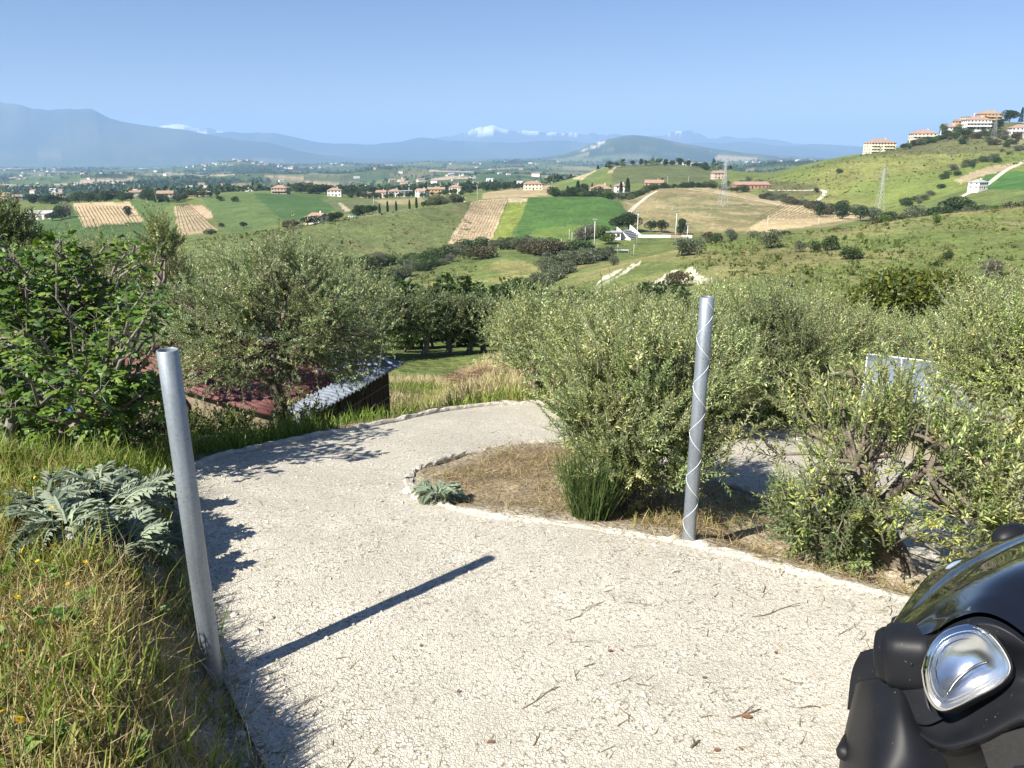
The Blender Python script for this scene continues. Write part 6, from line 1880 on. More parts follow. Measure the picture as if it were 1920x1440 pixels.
def house(name, label, pos, rz, w, d, storeys, wall, roof='gable', roofm=None, group=None, cat="house", win=True, chim=True, sh=2.9, balc=None, sink=1.5, annex=None, wins=None):
    roofm = roofm or m_tile
    t = thing(name, label, cat, pos, rz, group)
    h = storeys * sh
    mb = MB(); mb.box(-w / 2, w / 2, -d / 2, d / 2, -sink, h); mb.build("wall", BM[wall], t)
    ov = .5; rh = .26 * d
    mb = MB()
    x, y = w / 2 + ov, d / 2 + ov
    if roof == 'gable':
        mb.add([(-x, -y, h), (x, -y, h), (x, y, h), (-x, y, h), (-x, 0, h + rh), (x, 0, h + rh), (-x, -y, h - .18), (x, -y, h - .18), (x, y, h - .18), (-x, y, h - .18)],
               [(0, 1, 5, 4), (2, 3, 4, 5), (3, 0, 4), (1, 2, 5), (6, 9, 8, 7), (0, 6, 7, 1), (1, 7, 8, 2), (2, 8, 9, 3), (3, 9, 6, 0)])
    elif roof == 'hip':
        k = max(w - d, 0) / 2 + .01
        mb.add([(-x, -y, h), (x, -y, h), (x, y, h), (-x, y, h), (-k, 0, h + rh), (k, 0, h + rh), (-x, -y, h - .2), (x, -y, h - .2), (x, y, h - .2), (-x, y, h - .2)],
               [(0, 1, 5, 4), (2, 3, 4, 5), (3, 0, 4), (1, 2, 5), (6, 9, 8, 7), (0, 6, 7, 1), (1, 7, 8, 2), (2, 8, 9, 3), (3, 9, 6, 0)])
    else:
        mb.box(-x, x, -y, y, h, h + .35)
    ro = mb.build("roof", roofm, t)
    if chim:
        mb = MB(); mb.box(w * .18, w * .18 + .7, -.3, .4, h, h + rh + .9); mb.build("chimney", BM[wall], ro)
    if win:
        nx = wins or max(2, int(w / 3.0)); ny = max(1, int(d / 3.6))
        for st in range(storeys):
            for face, n, L in (("f", nx, w), ("l", ny, d), ("r", ny, d)):
                for k in range(n):
                    c = -L / 2 + L * (k + .5) / n
                    zz = st * sh + 1.0
                    fr = MB(); pn = MB()
                    door = (face == "f" and st == 0 and k == nx // 2)
                    z0 = 0.05 if door else zz; z1 = st * sh + 2.3
                    if face == "f":
                        fr.box(c - .62, c + .62, -d / 2 - .05, -d / 2 + .05, z0, z1); pn.box(c - .48, c + .48, -d / 2 - .07, -d / 2, z0 + .12, z1 - .12)
                    elif face == "l":
                        fr.box(-w / 2 - .05, -w / 2 + .05, c - .62, c + .62, zz, z1); pn.box(-w / 2 - .07, -w / 2, c - .48, c + .48, zz + .12, z1 - .12)
                    else:
                        fr.box(w / 2 - .05, w / 2 + .05, c - .62, c + .62, zz, z1); pn.box(w / 2, w / 2 + .07, c - .48, c + .48, zz + .12, z1 - .12)
                    o = fr.build("door" if door else "window", m_shut, t); pn.build("pane", m_glass, o)
    for b in (balc or []):
        st, x0, x1, dep = b
        mb = MB(); mb.box(x0, x1, -d / 2 - dep, -d / 2 + .02, st * sh - .18, st * sh + .02); bo = mb.build("balcony", BM["white" if wall != "ochre" else "ochre"], t)
        mb = MB(); mb.box(x0, x1, -d / 2 - dep, -d / 2 - dep + .10, st * sh + .02, st * sh + .95)
        mb.box(x0, x0 + .1, -d / 2 - dep + .1, -d / 2 + .02, st * sh + .02, st * sh + .95); mb.box(x1 - .1, x1, -d / 2 - dep + .1, -d / 2 + .02, st * sh + .02, st * sh + .95)
        mb.build("parapet", BM[wall], bo)
    for (x0, x1, y0, y1, z1, wm, rm) in (annex or []):
        mb = MB(); mb.box(x0, x1, y0, y1, -sink, z1); an = mb.build("annex", BM[wm], t)
        mb = MB(); mb.box(x0 - .3, x1 + .3, y0 - .3, y1 + .3, z1, z1 + .25); mb.build("annex_roof", rm, an)
    return t

def gp(u, Y): return on_dist(u, Y)
def px(n, Y): return n * Y / 1506.0          # width in metres of n image pixels at distance Y

VG = "apartment blocks on the village hill"
house("apartment_block", "pale yellow four-storey apartment block alone at the left end of the village ridge", gp(1648, 742) + Vector((0, 0, -2.2)), .12, 24, 13, 4, "yellow", 'hip', group=VG, cat="apartment block", sink=5,
      sh=2.55, balc=[(k, -11, -4.5, 1.6) for k in (1, 2, 3)] + [(k, 0.5, 9.5, 1.6) for k in (1, 2, 3)])
house("apartment_block", "cream apartment block with tiled hip roof, second from the left on the ridge", gp(1728, 742) + Vector((0, 0, -2.0)), -.1, 20, 13, 4, "cream", 'hip', group=VG, cat="apartment block", sink=6,
      sh=2.6, balc=[(k, -10.6, 10.6, 1.7) for k in (1, 2, 3)])
house("apartment_block", "long white house with tiled roof and glazed storeys, below the ochre blocks", gp(1828, 735) + Vector((0, 0, .5)), -.08, 21, 11, 3, "white", 'hip', group=VG, cat="apartment block", sink=9,
      balc=[(1, -10.4, 10.4, 2.0), (2, -10.4, 10.4, 1.8)])
house("apartment_block", "ochre block with dark balconies at the crown of the hill", gp(1851, 795) + Vector((0, 0, .6)), -.15, 20, 12, 3, "ochre", 'hip', m_tile2, group=VG, cat="apartment block", sink=9,
      balc=[(1, -9.9, 9.9, 1.8), (2, -9.9, 9.9, 1.8)])
house("apartment_block", "white-topped cream villa left of the ochre block on the hilltop", gp(1818, 800) + Vector((0, 0, 1.2)), .1, 15, 11, 3, "cream", 'flat', m_greyroof, group=VG, cat="apartment block", sink=8,
      balc=[(1, -7.2, 7.2, 1.6), (2, -7.2, 3, 1.6)])
house("house", "small ochre house stepping down left of the white-topped villa", gp(1796, 790) + Vector((0, 0, -1)), .2, 8, 8, 3, "ochre", 'gable', group=VG, sink=8)
house("house", "white house with tiled roof cut by the right edge, on a bare earth terrace", gp(1913, 700) + Vector((0, 0, 1.5)), -.2, 19, 11, 2, "white", 'hip', m_tile2, group=VG, sink=8, balc=[(1, -9.2, 9.2, 2.0)], annex=[(-9.5, 9.5, -8.5, -5.6, -.1, "stone", m_greyroof)])
house("house", "low pale house half hidden in trees between two blocks on the ridge", gp(1781, 775) + Vector((0, 0, 1)), .1, 14, 8, 1, "white", 'gable', group=VG, sink=5)
wv = house("villa", "white villa with grey hipped roof among dark trees under the village", gp(1832, 455) + Vector((0, 0, 1.5)), .5, 12, 9, 2, "white", 'hip', m_greyroof, cat="villa", sink=4, annex=[(6.01, 10, -3, 3, 2.6, "white", m_greyroof)])
wv.scale = (.72, .72, .66)
# farm houses of the middle distance
house("villa", "cream villa with wide tiled hip roof among trees, behind the dark green field", gp(1126, 590) + Vector((0, 0, 1.5)), .1, 15, 11, 2, "cream", 'hip', cat="villa", sink=4, annex=[(-14, -8, -3, 3, 2.6, "red", m_tile), (10, 26, -2, 3, 2.4, "cream", m_greyroof)])
house("house", "small red-roofed house behind the villa's cypresses", gp(1163, 640), .1, 9, 7, 2, "white", 'hip', sink=3)
house("house", "ochre house with tile roof beyond the tan hill's olive grove", gp(1226, 660), -.2, 15, 9, 2, "ochre", 'gable', sink=3)
house("house", "small white house with red roof on the green hill's shoulder", gp(1345, 800), .2, 11, 8, 2, "pink", 'gable', sink=3)
house("farm_building", "long low red-walled farm building on the tan hill's far edge", gp(1407, 660), .05, 28, 9, 1, "red", 'gable', sink=3, cat="farm building", sh=3.4)
house("house", "white house in trees on the distant round hill", gp(1287, 1020), 0, 10, 8, 2, "white", 'flat', sink=3)
house("house", "cream two-storey house right of the valley road", gp(999, 760), .1, 17, 9, 2, "cream", 'hip', sink=3)
house("house", "cream tall house behind the row of cypresses", gp(854, 820), -.1, 12, 9, 2, "cream", 'hip', sink=3, sh=3.3)
house("farmhouse", "stone farmhouse with tiled roof between the two left vineyards", gp(312, 690), .25, 13, 9, 2, "stone", 'gable', m_tile2, cat="farmhouse", sink=3, annex=[(14, 26, -2, 4, 3.2, "ochre", m_tile2)])
house("house", "small house with orange roof right of the stone farmhouse", gp(383, 740), 0, 12, 8, 1, "pink", 'gable', sink=3)
house("house", "two-storey house with red hip roof on the dark green field's top", gp(527, 760), -.1, 15, 10, 2, "brick", 'hip', sink=3, balc=[(1, -7, 7, 1.5)])
house("house", "white house with tile roof beside the hedge in the valley", gp(628, 760), .1, 13, 9, 2, "white", 'hip', m_tile2, sink=3)
house("house", "low stone house in the valley hamlet, leftmost", gp(684, 790), .1, 14, 8, 1, "stone", 'gable', m_tile2, sink=3, sh=3.4)
house("house", "pink house with tile roof in the valley hamlet", gp(716, 800), -.1, 10, 8, 2, "pink", 'gable', sink=3)
house("house", "white house with pale roof in the middle of the valley hamlet", gp(740, 800), .2, 13, 9, 2, "white", 'hip', m_tile2, sink=3)
house("house", "grey-roofed house in the valley hamlet", gp(763, 800), 0, 11, 9, 2, "grey", 'flat', m_greyroof, sink=3)
house("house", "white gabled house in front of the long ochre one", gp(792, 760), -.5, 11, 8, 2, "white", 'gable', sink=3)
house("house", "long ochre house with tiled roof behind the white gabled one", gp(818, 800), .1, 17, 8, 2, "ochre", 'gable', m_tile2, sink=3)
house("house", "low orange house at the road's upper end, before the vineyard crest", gp(862, 500), .1, 7, 4, 1, "cream", 'gable', sink=2)
house("house", "white and terracotta house behind the near hedge on the hill's left shoulder", gp(598, 395) + Vector((0, 0, .5)), -.6, 8, 6, 1, "white", 'gable', sink=3, annex=[(-8, -4.6, -2, 2, 2.2, "pink", m_tile)])
house("house", "ruined brick house in the bushes on the hill's left shoulder", gp(554, 372), .2, 4, 4, 1, "stone", 'flat', m_tile2, sink=3, chim=False)
house("house", "pink house on the low hill in the middle valley", gp(822, 1150), .1, 18, 10, 2, "pink", 'hip', sink=3)

# greenhouse shed at far left
p = gp(78, 560)
t = thing("barn", "long pale barn with grey roof at the far left, before the dark trees", "barn", p, .05)
mb = MB(); mb.box(-9, 9, -5, 5, -3, 4.2); mb.build("wall", BM["white"], t)
mb = MB(); mb.add([(-9.5, -5.5, 4.2), (9.5, -5.5, 4.2), (9.5, 0, 6.2), (-9.5, 0, 6.2), (9.5, 5.5, 4.2), (-9.5, 5.5, 4.2)], [(0, 1, 2, 3), (3, 2, 4, 5), (1, 4, 2), (0, 3, 5)]); mb.build("roof", m_greyroof, t)
for k in range(4):
    mb = MB(); mb.box(-8 + k * 4.2, -5.4 + k * 4.2, -5.06, -4.9, .2, 3.2); mb.build("door", m_shut, t)

# far houses of the valley: white specks with roofs
FH = []
for i, (wm, rm) in enumerate((("white", m_tile2), ("cream", m_tile), ("white", m_greyroof), ("pink", m_tile2), ("stone", m_tile2))):
    mb = MB(); w, d, h = 6.5, 4.8, 5.2
    mb.box(-w, w, -d, d, -4, h); a = mb.mesh("far_wall", BM[wm])
    mb = MB(); mb.add([(-w - .5, -d - .5, h), (w + .5, -d - .5, h), (w + .5, d + .5, h), (-w - .5, d + .5, h), (-w - .5, 0, h + 2.4), (w + .5, 0, h + 2.4)], [(0, 1, 5, 4), (2, 3, 4, 5), (3, 0, 4), (1, 2, 5), (0, 3, 2, 1)])
    FH.append((a, mb.mesh("far_roof", rm)))
ORD = "first second third fourth fifth sixth seventh eighth ninth tenth eleventh twelfth thirteenth fourteenth fifteenth sixteenth seventeenth eighteenth nineteenth twentieth".split()
TENS = {20: "twenty", 30: "thirty", 40: "forty"}
def ordinal(k):
    if k < 20: return ORD[k]
    t_, r_ = divmod(k + 1, 10)
    if r_ == 0: return {3: "thirtieth", 4: "fortieth", 5: "fiftieth"}[t_]
    return TENS[t_ * 10] + "-" + ORD[r_ - 1]
rs = np.random.default_rng(404)
HN = ["white", "cream", "white grey-roofed", "pink", "stone"]
for (u0, u1, y0, y1, n, zone) in [(0, 330, 960, 1700, 26, "on the valley floor behind the left vineyards"), (330, 700, 980, 2200, 26, "behind the dark green field"), (700, 1060, 1150, 2500, 24, "behind the valley hamlet's wood"), (0, 640, 2000, 4000, 26, "on the second line of left hills"), (640, 1300, 2300, 4200, 30, "on the middle hills under the snowy peak"),
                                  (380, 560, 5300, 6200, 34, "on the wooded village hill at left"), (0, 380, 4500, 6800, 26, "at the foot of the big left mountain"), (560, 1060, 4400, 6500, 26, "on the hazy plain under the snowy peak"), (1170, 1560, 4200, 6300, 40, "in the hazy town beyond the round hill")]:
    sp = sorted((rs.uniform(u0, u1), rs.uniform(y0, y1)) for _ in range(n))
    for i, (u, Y) in enumerate(sp):
        p = on_dist(u, Y); k = int(rs.integers(0, 5)); sc = rs.uniform(.75, 1.25) * (1 + .35 * sstep(2500, 6000, Y))
        t = thing("farmhouse", "tiny %s house, %s from the left %s" % (HN[k], ordinal(i), zone), "house", p, rs.uniform(-.7, .7), "far houses " + zone)
        t.scale = (sc * rs.uniform(.8, 1.7), sc, sc * rs.uniform(.8, 1.2))
        link("wall", FH[k][0], t); link("roof", FH[k][1], t)

# ================================================================== PYLONS, MASTS, POSTS
def pylon(u, Y, h, label, rz=.2):
    p = gp(u, Y)
    t = thing("pylon", label, "pylon", p, rz, "steel lattice pylons")
    wb, wt = h * .085, h * .018
    def leg(k, z): 
        f = z / h; w = wb + (wt - wb) * min(f / .72, 1) if f < .72 else wt
        return Vector(((1, 1, -1, -1)[k] * w, (1, -1, -1, 1)[k] * w, z))
    mb = MB(); lv = [h * f for f in (-.03, .12, .24, .35, .45, .54, .62, .69, .76, .83, .90, .97)]
    r = h * .0032
    for k in range(4):
        for a, b in zip(lv, lv[1:]):
            mb.tube([leg(k, a), leg(k, b)], r, 4, False)
            mb.tube([leg(k, a), leg((k + 1) % 4, b)], r * .6, 3, False); mb.tube([leg((k + 1) % 4, a), leg(k, b)], r * .6, 3, False)
    mb.tube([(0, 0, h * .96), (0, 0, h * 1.02)], r, 4)
    mb.build("tower", m_steel, t)
    for f, L in ((.98, .085), (.88, .16), (.76, .13)):
        mb = MB(); z = h * f; x = h * L
        for sg in (-1, 1):
            mb.tube([(0, wt, z), (sg * x, 0, z)], r * .8, 4); mb.tube([(0, -wt, z), (sg * x, 0, z)], r * .8, 4); mb.tube([(0, 0, z + h * .035), (sg * x, 0, z)], r * .7, 4)
            mb.tube([(sg * x, 0, z), (sg * x, 0, z - h * .035)], r * 1.2, 4)
        mb.build("cross_arm", m_steel, t)
pylon(1355, 480, 27.5, "steel lattice pylon in front of the tan field, the lower one")
pylon(1647, 480, 27.0, "steel lattice pylon before the green village hill, with the widest arms")
pylon(1862, 690, 22.0, "steel lattice pylon beside the hilltop houses", .5)

def mast(u, Y, h, label, head=True, r=.16):
    p = gp(u, Y)
    t = thing("floodlight_mast" if head else "pole", label, "mast" if head else "pole", p, 0, "floodlight masts of the playing field" if head else None)
    mb = MB(); mb.tube([(0, 0, -.5), (0, 0, h)], [r, r * .6], 7); mb.build("shaft", BM["white"], t, True)
    if head:
        mb = MB(); mb.box(-.9, .9, -.15, .15, h - .1, h + .1)
        for k in range(3): mb.box(-.8 + k * .6, -.4 + k * .6, -.4, .1, h + .1, h + .55)
        mb.build("lamp_head", m_steel, t)
mast(1114, 300, 11.5, "white floodlight mast at the pitch's near left corner")
mast(1194, 318, 12.5, "white floodlight mast in front of the grandstand")
mast(1266, 322, 11.5, "tall white floodlight mast right of the grandstand")
mast(1288, 318, 6.5, "short white floodlight mast at the pitch's right end")
for u, Y, h, lab in [(1438, 365, 7, "white pole at the lower edge of the striped field"), (1534, 380, 4.5, "short white pole at the right end of the striped field"), (895, 470, 9, "thin pole on the crest beside the vineyard"),
                     (1067, 330, 6, "white net post left of the pitch"), (1072, 322, 6, "white net post nearest the trees left of the pitch"), (1097, 330, 6, "thin net post behind the pitch"), (1158, 280, 4, "thin net post before the grandstand, left"), (1188, 280, 4, "thin net post before the grandstand, right"), (1052, 306, 5, "green net post at the pitch's left end"), (1103, 285, 5, "net post at the pitch's lower left"),
                     (882, 330, 3.5, "short white post below the vineyard"), (1290, 700, 9, "telegraph pole by the olive grove on the crest"), (1251, 720, 9, "telegraph pole above the tan hill"), (701, 560, 9, "telegraph pole by the cypress road")]:
    mast(u, Y, h, lab, False, .09)

# grandstand: two white gable walls, tiers between, buildings beside
p = gp(1181, 335); p.z -= .3
t = thing("grandstand", "small grandstand with white triangular end walls and grey tiers", "grandstand", p, .95)
for x in (-6.0, 6.0):
    mb = MB(); mb.add([(x - .2, -3.5, -1), (x - .2, 3.2, -1), (x - .2, 3.2, 5.2), (x + .2, -3.5, -1), (x + .2, 3.2, -1), (x + .2, 3.2, 5.2), (x - .2, -3.5, .4), (x + .2, -3.5, .4)],
                      [(0, 6, 2, 1), (3, 4, 5, 7), (0, 3, 7, 6), (6, 7, 5, 2), (1, 2, 5, 4), (0, 1, 4, 3)])
    mb.build("end_wall", BM["white"], t)
m_tier = simple("grey_tier", (.33, .33, .33), .9)
for k in range(6):
    mb = MB(); mb.box(-5.75, 5.75, -3.0 + k, -2.0 + k, .1 + k * .52, .30 + k * .52); mb.build("tier", m_tier, t)
mb = MB(); mb.box(-5.75, 5.75, 3.1, 3.3, -1, 3.3); mb.build("back_wall", BM["white"], t)
p = gp(1150, 330)
house("changing_room", "white flat-roofed hut left of the grandstand", p, -.1, 6, 4, 1, "white", 'flat', m_greyroof, cat="hut", chim=False, sink=2, wins=3)
p = gp(1245, 335)
t = thing("boundary_wall", "long low white wall right of the grandstand", "wall", p, -.05)
for k in range(5):
    mb = MB(); mb.box(-11 + k * 4.6, -6.45 + k * 4.6, -.15, .15, -2, 1.2); mb.build("panel", BM["white" if k != 3 else "brick"], t)
p = gp(1165, 288)
t = thing("dugout", "small glazed team shelter on the pitch", "shelter", p, -.1)
mb = MB(); mb.box(-2.6, 2.6, -.6, .6, 1.0, 1.12); mb.build("roof", BM["white"], t)
mb = MB(); mb.box(-2.5, 2.5, .5, .58, 0, 1.0); mb.box(-2.58, -2.5, -.5, .58, 0, 1.0); mb.box(2.5, 2.58, -.5, .58, 0, 1.0); mb.build("screen", simple("shelter_screen", (.35, .5, .48), .2), t)
# swimming pool by the road
p = gp(672, 402)
mb = MB(); mb.box(-5, 5, -2.2, 2.2, -.5, .35)
t = thing("swimming_pool", "turquoise swimming pool beside the pale road", "pool", p, .1); mb.build("basin", BM["white"], t)
mb = MB(); mb.box(-4.6, 4.6, -1.9, 1.9, .36, .37); mb.build("water", simple("pool_water", (.10, .42, .50), .1), t)

# pale country road along the crest, draped on the ground
def road(name, pts, w, col, lift=.12):
    P = [gp(u, Y) for u, Y in pts]
    S = resample([(q.x, q.y) for q in P], 4.0)
    V = []
    for i, q in enumerate(S):
        a = Vector(S[max(i - 1, 0)]); b = Vector(S[min(i + 1, len(S) - 1)]); d = (b - a).normalized(); n = Vector((-d.y, d.x))
        for k in (-1, 1):
            x, y = q[0] + n.x * w * k, q[1] + n.y * w * k
            V.append((x, y, ground(x, y) + lift))
    mb = MB(); mb.add(V, [(2 * i, 2 * i + 1, 2 * i + 3, 2 * i + 2) for i in range(len(S) - 1)])
    mb.build(name, col, None, kind="structure")
m_road = simple("pale_road", (.52, .46, .35), .95, var=.2, scale=.3)
road("road", [(652, 392), (690, 394), (740, 402), (790, 416), (840, 436), (880, 462)], 1.6, m_road)
road("track", [(1440, 640), (1500, 610), (1545, 590), (1532, 560), (1500, 540)], 1.5, m_road)
road("track", [(1290, 575), (1340, 560), (1400, 535), (1450, 515), (1480, 500)], 1.1, m_road)
road("track", [(1180, 420), (1195, 470), (1215, 520), (1232, 560)], 1.2, m_road)
road("track", [(1800, 440), (1850, 490), (1890, 540), (1930, 590)], 1.8, m_road)

# ================================================================== VINEYARDS
m_vine = leaf_mat("vine_leaves", transl=.3)
m_post = simple("vine_post", (.16, .125, .09), .9)
def vineyard(name, label, quad, nrow, Ys, step=1.6, hgt=1.1, first=0.02):
    """quad: (image column, distance) of far-left, far-right, near-right, near-left corners; rows run from far to near"""
    A, B, C, D = [gp(u, Y) for u, Y in quad]
    t = thing(name, label, "vineyard", (0, 0, 0))
    rs = np.random.default_rng(int(A.y))
    for k in range(nrow):
        f = first + (1 - 2 * first) * k / (nrow - 1)
        a = A + (B - A) * f; b = D + (C - D) * f
        L = (b - a).length; n = int(L / step)
        P = np.array([np.array(a + (b - a) * ((i + .5) / n)) for i in range(n)])
        P[:, 0] += rs.normal(0, .10, n)
        keep = rs.random(n) < .94
        P = P[keep]; n = len(P)
        gz = np.array([ground(q[0], q[1]) for q in P])
        m_ = 4
        PP = np.repeat(np.column_stack([P[:, 0], P[:, 1], gz]), m_, 0) + np.column_stack([rs.normal(0, .13, n * m_), rs.normal(0, .35, n * m_), rs.uniform(.25, hgt, n * m_)])
        Cc = pick(rs, np.array([[.075, .085, .035], [.10, .11, .045], [.13, .10, .06], [.09, .12, .04]]), n * m_)
        lv = leaf_quads(PP, rs.normal(0, 1, (n * m_, 3)), rs.uniform(.25, .45, n * m_), rs.uniform(.07, .13, n * m_), rs.normal(0, 1, (n * m_, 3)), Cc)
        tw = twig_prisms(np.column_stack([P[:, 0], P[:, 1], gz - .2]), np.column_stack([P[:, 0], P[:, 1], gz + hgt]), np.full(n, .05), (.15, .12, .09))
        v, f_, c = merge([lv, tw])
        link("vine_row", np_mesh("vine_row", v, f_, m_vine, c), t)
vineyard("vineyard", "steep striped vineyard on bare pale soil in the middle of the hill", [(891, 440), (950, 452), (912, 350), (833, 345)], 12, None)
vineyard("vineyard", "square vineyard of pale soil at the far left, beside a lone round tree", [(139, 650), (240, 650), (266, 500), (159, 470)], 16, None, 2.2)
vineyard("vineyard", "narrow vineyard strip half hidden by the tall olive on the left", [(330, 640), (352, 640), (408, 460), (338, 450)], 9, None, 2.2)
vineyard("vineyard", "fan of young vine rows at the right end of the tan hill", [(1487, 585), (1614, 520), (1560, 430), (1412, 400)], 17, None, 2.0, .8)

# ================================================================== TREES OF THE HILLS
TG = dict(oak="dark trees of the valley", bush="green bushes of the hills", fresh="fresh green trees of the valley", farolive="grey olive bushes on the hills", cypress="cypresses along the country road", conifer="dark conifers", brown="brownish thorn bushes", bare="leafless grey shrubs", small="far trees of the valley")
TL = dict(oak="dark round tree", bush="green bush", fresh="fresh green tree", farolive="grey-green shrub", cypress="slim dark cypress", conifer="dark conifer", brown="thorn bush", bare="leafless grey shrub", small="small far tree")
CNT = {}
def tree(kind, u, Y, h, label=None, wide=1.0, dz=0.0):
    rs = random.Random(int(u * 13 + Y * 7))
    pk = kind + str(rs.randrange(3) if kind in ("oak", "bush", "fresh", "farolive", "small") else 0)
    base_h = dict(oak=8.0, bush=4.0, fresh=6.5, farolive=4.6, small=7.0, cypress=9.0, conifer=15.0, brown=3.2, bare=4.2)[kind]
    p = gp(u, Y); p.z += dz
    s = h / base_h
    nm = dict(oak="oak_tree", bush="bush", fresh="broadleaf_tree", farolive="olive_tree", small="tree", cypress="cypress", conifer="conifer", brown="thorn_bush", bare="bare_shrub")[kind]
    t = plant(pk, label or "", "tree" if kind not in ("bush", "brown", "bare") else "bush", nm, p, rs.uniform(0, 6.28), (s * wide, s * wide, s), None)
    return t

def PREP(l):
    c = [w for w in (' in front ', ' in the ', ' at the ', ' on the ', ' behind the ', ' below the ', ' before the ', ' beside the ', ' above the ', ' around the ', ' among the ', ' under the ', ' between ', ' climbing ') if w in l]
    return min(c, key=l.index) if c else ''

def row(kind, pts, n, h, label, wide=1.1, jit=.02, seed=0, group=None):
    rs = np.random.default_rng(int(pts[0][0] * 3 + pts[0][1]) + seed)
    pts = np.array(pts, float)
    made = []
    for k in range(n):
        f = (k + rs.uniform(.1, .9)) / n * (len(pts) - 1)
        i = min(int(f), len(pts) - 2); q = pts[i] + (pts[i + 1] - pts[i]) * (f - i)
        kd = kind[int(rs.integers(0, len(kind)))] if isinstance(kind, (list, tuple)) else kind
        uu = q[0] + rs.normal(0, 2.0)
        t = tree(kd, uu, q[1] * (1 + rs.normal(0, jit)), h * rs.uniform(.65, 1.25), label, wide * rs.uniform(.85, 1.25))
        t["group"] = label.replace("bush in", "bushes in", 1).replace("tree in", "trees in", 1)
        made.append((uu, kd, t))
    made.sort(key=lambda a: a[0])
    head, _, tail = label.partition(" ")
    for i, (uu, kd, t) in enumerate(made):
        where = (label[label.index(PREP(label)):] if PREP(label) else label).strip()
        t["label"] = "%s, %s from the left %s" % (TL[kd], ordinal(i), where)
